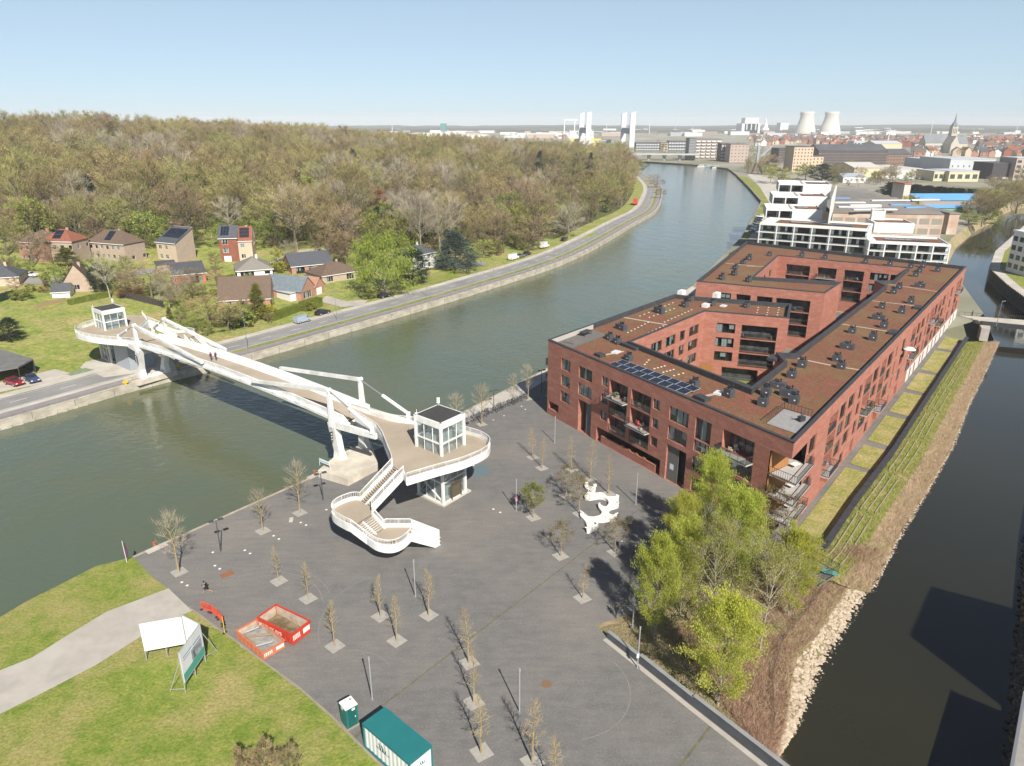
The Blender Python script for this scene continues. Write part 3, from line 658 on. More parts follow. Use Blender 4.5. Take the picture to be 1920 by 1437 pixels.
 # small siren and antenna on the roof
 mb = MB(); q = lerp(B_, ctr, .1) + Vector((0, 0, hz)); mb.tube(q, q + Vector((0, 0, 1.2)), .05, n=6)
 for k in range(3): mb.tube(q + Vector((-.2, 0, .45 + k * .3)), q + Vector((.22, 0, .45 + k * .3)), .13, .16, n=8)
 mb.build('siren', M_WHITE, t)
 mb = MB(); q = lerp(L_, ctr, .06) + Vector((0, 0, hz)); mb.tube(q, q + Vector((0, 0, .7)), .04, n=6); mb.tube(q + Vector((-.25, 0, .15)), q + Vector((.1, 0, .15)), .09, n=6); mb.build('camera_mast', M_WHITE, t)
 return t
LF, LL, LR = (-9.5, 87.3, 0), (-13.25, 90.45, 0), (-6.7, 90.9, 0)
lift_tower(LF, LL, LR, 'glazed white lift tower with black roof standing on the plaza', 12.4, 7.6)
DF = Vector((-78.5, 61.9, 0))
lift_tower(Vector(LF) + DF, Vector(LL) + DF, Vector(LR) + DF, 'glazed white lift tower on the grassy far bank', 11.9, 7.6)
# ---- far platform and stairs
fp = [W(64, .3, FZ), W(68.5, -1.8, FZ), W(73.5, -3.6, FZ), W(78.4, -4.3, FZ), W(82.0, -3.7, FZ), W(84.6, -1.4, FZ), W(86.0, 2.0, FZ), W(88.4, 5.8, FZ), W(90.6, 9.5, FZ)]
fpf = smooth3(fp, 4)
fpb = [W(85.2, 12.2, FZ), W(79.5, 10.4, FZ), W(77.0, 9.6, FZ), W(72, 5.2, FZ), W(64, 4.8, FZ)]
mb = MB(); fl = fpf + fpb; mb.poly([tuple(p) for p in fl][::-1]); mb.poly([(p.x, p.y, FZ - .55) for p in fl], 1); mb.build('platform_floor', [M_TAN, M_WHITE], bridge)
fascia(fpf, -.7, .45, bridge); railing([p + UZ for p in fpf], bridge, .75)
for P_ in (fpb[:2], fpb[2:]): fascia(P_, -.6, .42, bridge); railing([p + UZ for p in P_], bridge, .75)
fa, fb_, fc, fd = W(79.5, 10.4, FZ), W(77, 9.2, FZ), W(74.8, 14.6, 4.8), W(72.4, 13.2, 4.8)
flight(fa, fb_, fc, fd, 16)
for p, q in ((fa, fc), (fb_, fd)): fascia([p, q], -.6, .42, bridge); railing([p + UZ, q + UZ], bridge, .75)
ld = smooth3([fc, W(73.2, 16.2, 4.8), W(71, 16.6, 4.8), W(69.2, 15.6, 4.8)], 4); l3 = [W(68.4, 12.6, 4.8), fd]
mb = MB(); fl = ld + l3; mb.poly([tuple(p) for p in fl]); mb.poly([(p.x, p.y, 4.3) for p in fl][::-1], 1); mb.build('stair_landing', [M_TAN, M_WHITE], bridge)
fascia(ld, -.6, .42, bridge); railing([p + UZ for p in ld], bridge, .75)
flight(W(69.2, 15.6, 4.8), W(68.4, 12.8, 4.8), W(64.2, 16.6, 1.2), W(63.6, 13.8, 1.2), 14)
for p, q in ((W(69.2, 15.6, 4.8), W(64.2, 16.6, 1.2)), (W(68.4, 12.8, 4.8), W(63.6, 13.8, 1.2))): fascia([p, q], -.3, 1.1, bridge, name='stair_parapet')
mb = MB()
for a, b in ((74, 3), (85, 3), (84, 9)): mb.tube(W(a, b, 0), W(a, b, FZ - .5), .3, n=10)
mb.build('platform_column', M_WHITE, bridge)
# machine room under the far platform
mb = MB(); q = [W(70.5, 1.2, 0), W(77, 1.2, 0), W(77, 6.5, 0), W(70.5, 6.5, 0)]; mb.prism([(p.x, p.y) for p in q], 0, 6.9); mb.build('machine_room', mat('dark_panel', (.34, .37, .40), (.29, .32, .35), scale=.8, rough=.5), bridge)
# far platform forecourt
mb = MB(); fc_ = [Z4(0, 0, 0)]; fcp = [G(150, 690, .06), G(170, 668, .06), G(200, 662, .06), G(310, 650, .06), G(330, 690, .06), G(195, 708, .06), G(178, 700, .06)]; mb.poly([tuple(p) for p in fcp]); struct('lift_forecourt', mb, M_PALE)
mb = MB(); fcp = [G(125, 702, .08), G(160, 690, .08), G(178, 694, .08), G(133, 705, .08)]; mb.poly([tuple(p) for p in fcp]); struct('green_hatch_slab', mb, mat('hatch_green', (.20, .27, .17), (.16, .22, .14), scale=1))
# ================================================================ generic facade builder
M_BRICK = mat('red_brick', (0.39, 0.165, 0.118), (0.275, 0.106, 0.075), scale=3.2, c3=(0.41, 0.185, 0.132), scale3=0.5, stretch=(1, 1, 3), rough=0.9, bump=0.01, bscale=9, lo=.3, hi=.7, fine=(2.2, .12))
M_WFRAME = mat('window_frame', (0.05, 0.045, 0.042), rough=0.5)
M_PANE = glassmat('window_glass', (0.62, 0.68, 0.68), 0.10)
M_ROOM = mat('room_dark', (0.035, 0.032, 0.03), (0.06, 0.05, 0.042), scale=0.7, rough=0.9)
M_CURT = mat('curtain', (0.62, 0.64, 0.64), (0.5, 0.53, 0.54), scale=1.5, stretch=(3, 3, 0.3), rough=0.9)
M_WOODG = mat('grey_wood', (0.135, 0.125, 0.115), (0.17, 0.16, 0.145), scale=2, stretch=(4, 4, .2), rough=0.9)
M_WOODO = mat('orange_wood', (0.36, 0.17, 0.06), (0.28, 0.13, 0.045), scale=2, stretch=(4, 4, .2), rough=0.8)
M_SLAB = mat('balcony_slab', (0.42, 0.40, 0.37), (0.36, 0.34, 0.32), scale=1.0, rough=0.9)
class Wall:
 """vertical wall from A to B (outside on the right-hand side when walking A->B), openings in (t0,t1,z0,z1)"""
 def __init__(s, A, B, z0, z1, parent, mt, reveal=.22, name='wall'):
  s.A, s.B = Vector((A[0], A[1], 0)), Vector((B[0], B[1], 0)); s.L = (s.B - s.A).length; s.u = (s.B - s.A) / s.L; s.n = Vector((s.u.y, -s.u.x, 0))
  s.z0, s.z1, s.par, s.mt, s.rev, s.op, s.name = z0, z1, parent, mt, reveal, [], name
 def P(s, t, z, d=0.0): p = s.A + s.u * t + s.n * d; return Vector((p.x, p.y, z))
 def hole(s, t0, t1, z0, z1, depth=None, skip=None): s.op.append((t0, t1, z0, z1, depth or s.rev)); s.skip = getattr(s, 'skip', {}); s.skip[len(s.op) - 1] = skip; return s.op[-1]
 def done(s):
  ts = sorted({0.0, s.L, *[o[0] for o in s.op], *[o[1] for o in s.op]}); zs = sorted({s.z0, s.z1, *[o[2] for o in s.op], *[o[3] for o in s.op]})
  mb = MB()
  for i in range(len(ts) - 1):
   run = None
   for j in range(len(zs) - 1):
    tc, zc = (ts[i] + ts[i + 1]) / 2, (zs[j] + zs[j + 1]) / 2
    if any(o[0] < tc < o[1] and o[2] < zc < o[3] for o in s.op):
     if run is not None: mb.quad(s.P(ts[i], run), s.P(ts[i + 1], run), s.P(ts[i + 1], zs[j]), s.P(ts[i], zs[j])); run = None
    elif run is None: run = zs[j]
   if run is not None: mb.quad(s.P(ts[i], run), s.P(ts[i + 1], run), s.P(ts[i + 1], s.z1), s.P(ts[i], s.z1))
  for k_, (t0, t1, z0, z1, d) in enumerate(s.op):
   sk = s.skip.get(k_)
   if sk is not None: continue
   mb.quad(s.P(t0, z0), s.P(t0, z0, -d), s.P(t1, z0, -d), s.P(t1, z0)); mb.quad(s.P(t0, z1, -d), s.P(t0, z1), s.P(t1, z1), s.P(t1, z1, -d))
   mb.quad(s.P(t0, z0, -d), s.P(t0, z0), s.P(t0, z1), s.P(t0, z1, -d)); mb.quad(s.P(t1, z0), s.P(t1, z0, -d), s.P(t1, z1, -d), s.P(t1, z1))
  return mb.build(s.name, s.mt, s.par)
 def window(s, t0, t1, z0, z1, nm=2, curtain=.5, frame=None, depth=None, hole=True, rnd=R):
  if hole: s.hole(t0, t1, z0, z1, (depth or s.rev) + .04)
  d = -(depth or s.rev); fm = frame or M_WFRAME; mb = MB(); f = .06
  for k in range(nm + 1):
   t = lerp(t0 + f / 2, t1 - f / 2, k / nm); mb.beam(s.P(t, z0, d), s.P(t, z1, d), f, f, up=s.n)
  for z in (z0 + f / 2, z1 - f / 2): mb.beam(s.P(t0, z, d), s.P(t1, z, d), f, f)
  w = mb.build('window', fm, s.par)
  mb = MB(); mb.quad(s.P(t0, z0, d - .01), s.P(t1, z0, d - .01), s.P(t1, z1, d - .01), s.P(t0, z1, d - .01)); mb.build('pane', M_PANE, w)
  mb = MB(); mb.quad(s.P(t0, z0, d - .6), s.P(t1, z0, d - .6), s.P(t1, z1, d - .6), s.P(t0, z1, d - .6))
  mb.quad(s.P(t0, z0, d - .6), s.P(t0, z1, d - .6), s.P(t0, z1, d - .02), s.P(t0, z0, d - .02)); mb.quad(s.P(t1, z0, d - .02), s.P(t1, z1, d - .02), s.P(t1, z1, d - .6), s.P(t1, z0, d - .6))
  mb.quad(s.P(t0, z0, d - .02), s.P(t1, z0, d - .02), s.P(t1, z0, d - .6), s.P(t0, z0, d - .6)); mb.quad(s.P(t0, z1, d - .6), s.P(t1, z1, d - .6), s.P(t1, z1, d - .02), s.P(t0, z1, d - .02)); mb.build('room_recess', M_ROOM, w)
  for k in range(nm):
   if rnd.random() < curtain:
    a, b = lerp(t0, t1, k / nm) + .05, lerp(t0, t1, (k + 1) / nm) - .05
    if rnd.random() < .4: b = lerp(a, b, rnd.uniform(.4, .8))
    mb = MB(); zt = z1 - .05; zb = z0 + .04 if rnd.random() < .7 else lerp(z0, z1, .4); n_ = 4
    for q in range(n_): mb.quad(s.P(lerp(a, b, q / n_), zb, d - .1 - .05 * (q % 2)), s.P(lerp(a, b, (q + 1) / n_), zb, d - .1 - .05 * ((q + 1) % 2)), s.P(lerp(a, b, (q + 1) / n_), zt, d - .1 - .05 * ((q + 1) % 2)), s.P(lerp(a, b, q / n_), zt, d - .1 - .05 * (q % 2)))
    mb.build('curtain', M_CURT, w)
  return w
 def loggia(s, t0, t1, z0, z1, out=0.0, depth=1.5, rail='glass', back=None, clutter=0):
  s.hole(t0, t1, z0, z1, depth); d = -depth
  mb = MB(); mb.quad(s.P(t0, z0, d), s.P(t1, z0, d), s.P(t1, z1, d), s.P(t0, z1, d)); lg = mb.build('loggia', back or M_WOODG, s.par)
  wm_ = MB(); f = .06; a, b = t0 + .25, t1 - .25; nm = max(2, int((b - a) / 1.1))
  for k in range(nm + 1): wm_.beam(s.P(lerp(a, b, k / nm), z0 + .02, d + .05), s.P(lerp(a, b, k / nm), z1 - .25, d + .05), f, f, up=s.n)
  wm_.beam(s.P(a, z1 - .25, d + .05), s.P(b, z1 - .25, d + .05), f, f); wm_.build('sliding_window', M_WFRAME, lg)
  mb = MB(); mb.quad(s.P(a, z0 + .03, d + .03), s.P(b, z0 + .03, d + .03), s.P(b, z1 - .26, d + .03), s.P(a, z1 - .26, d + .03)); mb.build('pane', mat('loggia_glass', (.03, .034, .036), (.10, .105, .105), scale=.8, rough=.08, spec=.6), lg)
  if out > 0:
   mb = MB(); c = s.P((t0 + t1) / 2, z0 - .08, out / 2 - .02); mb.box(c, (t1 - t0 + .1, out + .04, .18), math.atan2(s.u.y, s.u.x)); mb.build('balcony_slab', M_SLAB, lg)
  o_ = out if out > 0 else -.08; mb = MB(); h = 1.05
  pts_ = [s.P(t0, z0, 0), s.P(t0, z0, o_), s.P(t1, z0, o_), s.P(t1, z0, 0)] if out > 0 else [s.P(t0, z0, o_), s.P(t1, z0, o_)]
  for i in range(len(pts_) - 1):
   p, q = pts_[i], pts_[i + 1]; mb.beam(p + Vector((0, 0, h)), q + Vector((0, 0, h)), .06, .06); mb.beam(p + Vector((0, 0, .08)), q + Vector((0, 0, .08)), .05, .05)
   n_ = max(1, int((q - p).length / (1.2 if rail == 'glass' else .22)))
   for k in range(n_ + 1): mb.beam(lerp(p, q, k / n_), lerp(p, q, k / n_) + Vector((0, 0, h)), .04, .04, up=(1, 0, 0))
  rl = mb.build('railing', M_DKMETAL, lg)
  if rail == 'glass':
   mb = MB()
   for i in range(len(pts_) - 1):
    p, q = pts_[i], pts_[i + 1]; mb.quad(p + Vector((0, 0, .1)), q + Vector((0, 0, .1)), q + Vector((0, 0, 1.0)), p + Vector((0, 0, 1.0)))
   mb.build('glass_panel', M_RAILGLASS, lg)
  for k in range(clutter):
   t = lerp(t0 + .5, t1 - .5, R.random()); dd = R.uniform(-1.0, max(-.3, out - .35)); kind = R.random()
   if kind < .45:
    mb = MB(); p = s.P(t, z0 + .02, dd); mb.lathe(p, [(.14, 0), (.2, .4)], 8); bs = p + Vector((0, 0, .38))
    for q in range(14):
     w_ = Vector((R.uniform(-.35, .35), R.uniform(-.35, .35), R.uniform(.1, .6))); mb.add((bs, bs + w_, bs + w_ * .7 + Vector((.1, .06, .1))), ((0, 1, 2),), 1)
    mb.build('potted_plant', [mat('pot', (.5, .47, .42)), mat('pot_leaf', (.10, .16, .05), (.16, .2, .07), scale=3)], lg)
   else:
    c = R.choice([(.6, .58, .55), (.5, .08, .08), (.12, .12, .12), (.45, .35, .22), (.25, .3, .36)]); mb = MB(); p = s.P(t, z0 + .02, dd); rz = R.random() * 3
    mb.box(p + Vector((0, 0, .42)), (.5, .5, .06), rz); ca, sa = math.cos(rz), math.sin(rz); mb.box(p + Vector((-sa * .24, ca * .24, .66)), (.5, .05, .5), rz)
    for i, j in ((-.22, -.22), (.22, -.22), (.22, .22), (-.22, .22)): mb.box(p + Vector((i * ca - j * sa, i * sa + j * ca, .2)), (.04, .04, .4), rz)
    mb.build('balcony_chair', mat('chair_%d' % int(c[0] * 100), c), lg)
  return lg
M_RAILGLASS = glassmat('rail_glass', (.55, .62, .6), .12)

# ================================================================ the red brick block
brick = root('brick_apartment_block', G(1250, 800), 'large red brick apartment block around courtyards with sedum roofs', 'building')
PZ = 14.0; RZ = 13.15
BP_PX = [(1028, 637), (1489, 830), (1812, 500), (1399, 453), (1306, 527), (1547, 549), (1578, 529), (1414, 519), (1460, 479), (1702, 502), (1675, 526), (1640, 527), (1660, 536), (1491, 663), (1455, 661), (1471, 678), (1407, 727), (1182.6, 640.4), (1322, 583), (1480, 596), (1484, 570), (1300, 556), (1265, 552)]
BP = [G(x, y, PZ).to_2d() for x, y in BP_PX]; NBP = len(BP)
M_SEDUM = mat('sedum_roof', (0.205, 0.072, 0.048), (0.15, 0.085, 0.042), scale=1.1, c3=(0.165, 0.11, 0.05), scale3=0.12, fine=(3.0, .35), rough=0.95, bump=0.05, bscale=5, lo=.4, hi=.6)
M_CAP = mat('parapet_cap', (0.040, 0.042, 0.047), (0.055, 0.056, 0.06), scale=0.8, rough=0.6)
mb = MB(); mb.poly([(p.x, p.y, RZ) for p in BP]); roof = mb.build('roof', M_SEDUM, brick)
# parapet: inner face and coping per edge
def inset(P, d):
 out = []
 n = len(P)
 for i in range(n):
  a, b, c = P[i - 1], P[i], P[(i + 1) % n]; u1, u2 = (b - a).normalized(), (c - b).normalized(); n1, n2 = Vector((-u1.y, u1.x)), Vector((-u2.y, u2.x)); k = n1 + n2
  if k.length < .2: k = n1
  k = k / max(.35, k.dot(n1)); out.append(b + k * d)
 return out
IN = inset(BP, .45)
for i in range(NBP):
 a, b, c, d = BP[i], BP[(i + 1) % NBP], IN[(i + 1) % NBP], IN[i]; mb = MB()
 brickcap = i in (0,)
 z = PZ + .03
 mb.add([(a.x, a.y, PZ - .14), (b.x, b.y, PZ - .14), (b.x, b.y, z), (a.x, a.y, z), (c.x, c.y, z), (d.x, d.y, z), (c.x, c.y, RZ - .05), (d.x, d.y, RZ - .05)], ((3, 2, 4, 5), (5, 4, 6, 7), (0, 1, 2, 3)))
 oo = (Vector((b.y - a.y, a.x - b.x)).normalized() * .03)
 mb.v = [(x + (oo.x if k in (0, 1, 2, 3) else 0), y + (oo.y if k in (0, 1, 2, 3) else 0), zz) for k, (x, y, zz) in enumerate(mb.v)]
 mb.build('parapet', M_CAP, roof)
# ---- front facade
rows = [(9.75, 11.75), (6.75, 8.75), (3.8, 5.75)]
w = Wall(BP[0], BP[1], 0, PZ - .12, brick, M_BRICK)
for z0, z1 in rows: w.window(4.05, 6.6, z0, z1, 2, .6)
for z0, z1 in rows[:2]: w.window(9.0, 12.55, z0 - .1, z1, 3, .4)
w.hole(9.2, 12.7, 0.02, 5.8, 1.2); w.hole(.5, 3.5, 1.15, 2.6, 2.0)
for r_, (z0, z1) in enumerate(rows):
 w.window(15.05, 16.7, z0 + .45, z1, 2, .9)
 w.loggia(17.0, 21.3, z0 - .75, z1, out=1.0 if r_ == 0 else 0.0, clutter=7 if r_ == 0 else 2, rail='bars' if r_ == 0 else 'glass')
 w.loggia(22.1, 26.5, z0 - .75, z1, out=1.0 if r_ == 1 else 0.0, clutter=6 if r_ == 1 else 2, rail='bars' if r_ == 1 else 'glass')
 w.window(26.95, 28.4, z0 + .45, z1, 2, .9)
w.hole(14.2, 29.3, 0.02, 2.6, 2.4)
for z0, z1 in rows[:2]: w.window(30.35, 34.1, z0 - .2, z1, 3, .5)
w.hole(30.4, 34.3, 0.02, 5.75, 1.4)
w.window(35.4, 38.3, 8.6, 11.8, 3, .1); w.window(35.45, 38.3, 6.0 + .8, 8.4, 3, .5); w.window(35.5, 38.4, 3.8, 5.8, 3, .3); w.window(35.6, 38.6, .5, 2.7, 3, .1)
w.loggia(40.3, 45.5, 8.9, 11.8, out=1.3, rail='glass', clutter=2); w.window(40.35, 45.6, 6.2, 8.5, 6, .3); w.window(40.4, 45.7, 3.2, 5.7, 6, .2); w.window(40.5, 43.2, .1, 2.7, 3, .1); w.window(43.6, 46.0, .1, 2.7, 2, .4)
for z0, z1 in ((8.7, 11.75), (5.75, 8.55), (2.75, 5.6), (0.02, 2.6)): w.hole(47.9, w.L, z0, z1, 4.2, 1)
w.done()
WF = w
# gate leaves, low wall and backs of the deep openings
for t0, t1, lf in ((9.2, 12.7, (11.0, 12.7)), (30.4, 34.3, (30.4, 32.6))):
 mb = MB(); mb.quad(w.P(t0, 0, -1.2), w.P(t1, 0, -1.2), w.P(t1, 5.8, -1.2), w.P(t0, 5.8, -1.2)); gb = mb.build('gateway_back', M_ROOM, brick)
 n_ = 7
 for k in range(n_):
  a, b = lerp(lf[0], lf[1], k / n_), lerp(lf[0], lf[1], (k + 1) / n_) - .02; mb = MB(); mb.beam(w.P((a + b) / 2, .05, -.35), w.P((a + b) / 2, 5.7, -.35 - .01 * (k % 2)), b - a, .08, up=w.n); mb.build('gate_board', M_WOODG, brick)
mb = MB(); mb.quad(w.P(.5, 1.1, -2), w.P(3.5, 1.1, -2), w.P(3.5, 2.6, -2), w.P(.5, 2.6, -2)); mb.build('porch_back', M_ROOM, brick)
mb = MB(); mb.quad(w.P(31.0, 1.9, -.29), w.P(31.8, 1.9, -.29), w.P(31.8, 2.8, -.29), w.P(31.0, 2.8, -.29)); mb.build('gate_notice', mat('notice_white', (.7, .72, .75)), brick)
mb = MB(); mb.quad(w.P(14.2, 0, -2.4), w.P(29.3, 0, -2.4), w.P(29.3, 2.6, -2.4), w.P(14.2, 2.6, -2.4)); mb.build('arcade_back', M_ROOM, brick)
mb = MB(); mb.beam(w.P(15.3, .6, -.3), w.P(28.2, .6, -.3), .35, 1.2); mb.build('arcade_low_wall', M_BRICK, brick)
mb = MB(); mb.beam(w.P(15.3, 1.23, -.3), w.P(28.2, 1.23, -.3), .4, .06); mb.build('low_wall_coping', mat('brick_light', (.36, .16, .10)), brick)
for k in range(4):
 mb = MB(); p = w.P(20.5 + k * 1.7, 1.3, -.3); mb.box(p + Vector((0, 0, .1)), (.55, .3, .2), math.atan2(w.u.y, w.u.x)); mb.build('planter', mat('terracotta', (.45, .15, .06)), brick)
# ---- long river facade
ws = Wall(BP[1], BP[2], 0, PZ - .12, brick, M_BRICK)
BROWN = mat('brown_timber', (.17, .085, .04), (.13, .065, .03), scale=2, stretch=(3, 3, .2))
for z0, z1 in ((8.7, 11.75), (5.75, 8.55), (2.75, 5.6), (0.02, 2.6)): ws.hole(0.0, 6.2, z0, z1, 3.4, 0)
t = 7.4; pat = [('w', 2.9), ('s', 5.2), ('l', 4.4), ('s', .5), ('w', 3.2), ('s', .5), ('w', 3.4), ('s', 2.0), ('w', 2.0), ('s', .8), ('l', 4.6), ('s', .5), ('w', 3.6), ('s', 1.0), ('l', 3.8), ('s', .5), ('w', 4.0), ('s', 1.6), ('w', 1.3), ('s', 3.5)]
i = 0; SIDE = []
while True:
 k, ln = pat[i % len(pat)]; i += 1
 if t + ln > ws.L - 2: break
 if k != 's': SIDE.append((k, t, t + ln))
 t += ln + .35
for c_, (k, t0, t1) in enumerate(SIDE):
 for r_, (z0, z1) in enumerate([(9.2, 11.75), (6.2, 8.75), (3.2, 5.75)]):
  if k == 'l': ws.loggia(t0, t1, z0 - .3, z1, out=1.1 if (r_ + c_) % 3 == 0 else 0, back=BROWN, rail='bars' if (r_ + c_) % 2 else 'glass', clutter=2 if t0 < 80 else 0)
  else: ws.window(t0, t1, z0 + (.3 if (r_ + c_) % 2 else 0), z1, 2 if t1 - t0 < 3 else 3, .4)
 if t0 > 76: ws.window(t0, min(t1, t0 + 1.4), .5, 2.3, 1, .2)
 elif c_ % 3 == 1: ws.hole(t0, t1, .02, 2.45, .9); mb = MB(); mb.quad(ws.P(t0, 0, -.9), ws.P(t1, 0, -.9), ws.P(t1, 2.5, -.9), ws.P(t0, 2.5, -.9)); mb.build('garage_door', BROWN, brick)
 elif c_ % 3 == 0: ws.window(t0, min(t1, t0 + 2.2), .25, 2.35, 2, .4)
ws.done()
# white plastered ground floor towards the far end, with window gaps left clear
mb = MB(); lows = [o_ for o_ in ws.op if o_[0] > 75 and o_[2] < 1]; cur = 75.0
for o_ in sorted(lows): mb.quad(ws.P(cur, .02, .04), ws.P(o_[0], .02, .04), ws.P(o_[0], 2.75, .04), ws.P(cur, 2.75, .04)); mb.quad(ws.P(o_[0], 2.35, .04), ws.P(o_[1], 2.35, .04), ws.P(o_[1], 2.75, .04), ws.P(o_[0], 2.75, .04)); cur = o_[1]
mb.quad(ws.P(cur, .02, .04), ws.P(ws.L - .05, .02, .04), ws.P(ws.L - .05, 2.75, .04), ws.P(cur, 2.75, .04)); mb.build('white_plinth', mat('white_plaster', (.62, .60, .56), (.55, .53, .49), scale=.6), brick)
# corner balconies (front right corner): floor slabs, railing, timber back
cB = Vector((BP[1].x, BP[1].y, 0))
for r_, zf in enumerate((8.6, 5.65, 2.65)):
 a, b = WF.P(47.9, zf, 0), ws.P(6.2, zf, 0); A2, B2 = WF.P(47.9, zf, -4.0), ws.P(6.2, zf, -3.2); o1 = WF.P(47.6, zf, 0.02); c0 = cB + Vector((0, 0, zf)); ex = (WF.n + ws.n).normalized() * .9
 p1, p2, p3 = WF.P(48.2, zf, .02), c0 + ex * .6 + WF.n * -.2, ws.P(6.9, zf, .95); p0 = ws.P(6.9, zf, -.3)
 mb = MB(); mb.prism([(p.x, p.y) for p in (p1, c0 + ws.n * .95, ws.P(6.9, zf, .95), ws.P(6.9, zf, -3.2), A2)], zf - .2, zf); cb = mb.build('corner_balcony', M_SLAB, brick)
 mb = MB(); ring = [p1, c0 + ws.n * .95, ws.P(6.9, zf, .95), ws.P(6.9, zf, 0.0)]
 for q in range(3):
  p, s_ = ring[q], ring[q + 1]
  for h in (1.05, .08): mb.beam(p + Vector((0, 0, h)), s_ + Vector((0, 0, h)), .05, .05)
  n_ = max(1, int((s_ - p).length / .3))
  for k in range(n_ + 1): mb.beam(lerp(p, s_, k / n_), lerp(p, s_, k / n_) + Vector((0, 0, 1.05)), .03, .03, up=(1, 0, 0))
 mb.build('railing', M_DKMETAL, cb)
 mb = MB(); q0, q1, q2 = WF.P(48.0, zf, -.1), lerp(A2, cB + Vector((0, 0, zf)), .35), ws.P(6.2, zf, -2.4); h = Vector((0, 0, 2.9)); mb.quad(q0 - Vector((0, 0, 0)), A2, A2 + h, q0 + h); mb.quad(A2, q2, q2 + h, A2 + h); mb.build('timber_back', M_WOODO, cb)
 mb = MB(); c = lerp(A2, ws.P(5, zf, -.5), .5); mb.box(c + Vector((.2, -.2, .4)), (1.2, .8, .06), .6); mb.box(c + Vector((.2, -.2, .2)), (.1, .1, .4), .6); mb.build('terrace_table', mat('table_white', (.65, .63, .6)), cb)
mb = MB(); q0, A2, q2 = WF.P(48.0, 0, -.1), WF.P(47.9, 0, -4), ws.P(6.2, 0, -2.4); h = Vector((0, 0, 2.6)); mb.quad(q0, A2, A2 + h, q0 + h); mb.quad(A2, q2, q2 + h, A2 + h); mb.build('corner_back_wall', M_BRICK, brick)
# ---- remaining outer and courtyard walls
def auto_wall(i, spec):
 a, b = BP[i], BP[(i + 1) % NBP]; w = Wall(a, b, 0, PZ - .12, brick, M_BRICK)
 for kind, t0, t1, rws in spec:
  if t1 > w.L: t1 = w.L - .3
  if t1 - t0 < .6: continue
  for r_ in rws:
   z0, z1 = rows[r_] if r_ < 3 else (.4, 2.5)
   if kind == 'w': w.window(t0, t1, z0, z1, max(1, int((t1 - t0) / 1.0)), .5)
   elif kind == 'l': w.loggia(t0, t1, z0 - .8, z1, out=0, clutter=3 if r_ == 0 else 0)
   elif kind == 'b': w.loggia(t0, t1, z0 - .8, z1, out=1.2, rail='glass', clutter=2 if r_ == 0 else 0)
 w.done(); return w
A3 = (0, 1, 2)
auto_wall(2, [('w', 4, 7, A3), ('w', 12, 15, A3), ('l', 20, 25, A3), ('w', 30, 33, A3), ('l', 40, 45, A3), ('w', 50, 53, A3)])
auto_wall(3, [('w', 4, 7, A3), ('w', 12, 15, A3), ('l', 20, 25, A3), ('w', 32, 35, A3), ('l', 44, 49, A3), ('w', 56, 59, A3)])
a4 = auto_wall(4, [('w', 4.8, 8.4, A3), ('l', 9.6, 12.9, A3), ('l', 14.3, 17.8, A3), ('l', 18.6, 26.0, A3)])
auto_wall(5, []); auto_wall(6, [('w', 2, 5, A3), ('w', 8, 11, A3)])
auto_wall(7, [('w', 3, 4, A3), ('w', 7, 9.5, A3), ('w', 14, 17, A3), ('w', 22, 25, A3)])
auto_wall(8, [('l', 2.5, 9.0, A3), ('b', 11, 16, A3), ('l', 18, 23, A3), ('w', 24.5, 29, A3), ('w', 29.5, 32.5, A3)])
for i in (9, 10, 11, 12, 13, 14, 15): auto_wall(i, [('w', 3 + 7 * k, 6 + 7 * k, A3) for k in range(8)] if i in (12,) else [])
auto_wall(16, [('w', 3, 6, A3), ('w', 10, 13, A3), ('w', 17, 20, A3)])
auto_wall(17, [('w', 2.6, 5.4, A3), ('w', 7.4, 11.4, A3), ('w', 12.6, 16.6, A3), ('w', 18.4, 20.4, A3), ('w', 22.2, 26.2, A3), ('w', 2.6, 5, (3,)), ('w', 20, 24, (3,))])
auto_wall(18, [('w', 2.6, 6.2, A3), ('l', 7.4, 14.2, A3), ('l', 4.4, 11.5, (3,))])
auto_wall(19, []); auto_wall(20, [('w', 3, 6, A3), ('w', 10, 13, A3)]); auto_wall(21, [])
wc = auto_wall(22, [('w', 3, 6, A3), ('l', 10, 15, A3), ('w', 20, 23, A3), ('l', 28, 33, A3), ('w', 35, 38, A3), ('b', 41.0, 45.2, A3)])
# orange timber gateway in the courtyard
w18 = Wall(BP[18], BP[19], 0, 3, brick, M_BRICK); mb = MB()
for k in range(9): mb.beam(w18.P(-1.0 + k * .42, .05, .25 - .05 * (k % 2)), w18.P(-1.0 + k * .42, 2.9, .25 - .05 * (k % 2)), .4, .06, up=w18.n)
mb.build('timber_gate', M_WOODO, brick)
# courtyard planting
mb = MB(); mb.poly([(p.x, p.y, .05) for p in (BP[16], BP[17], BP[18], BP[19], BP[15])][::-1]); struct('courtyard_lawn', mb, M_BANKG)
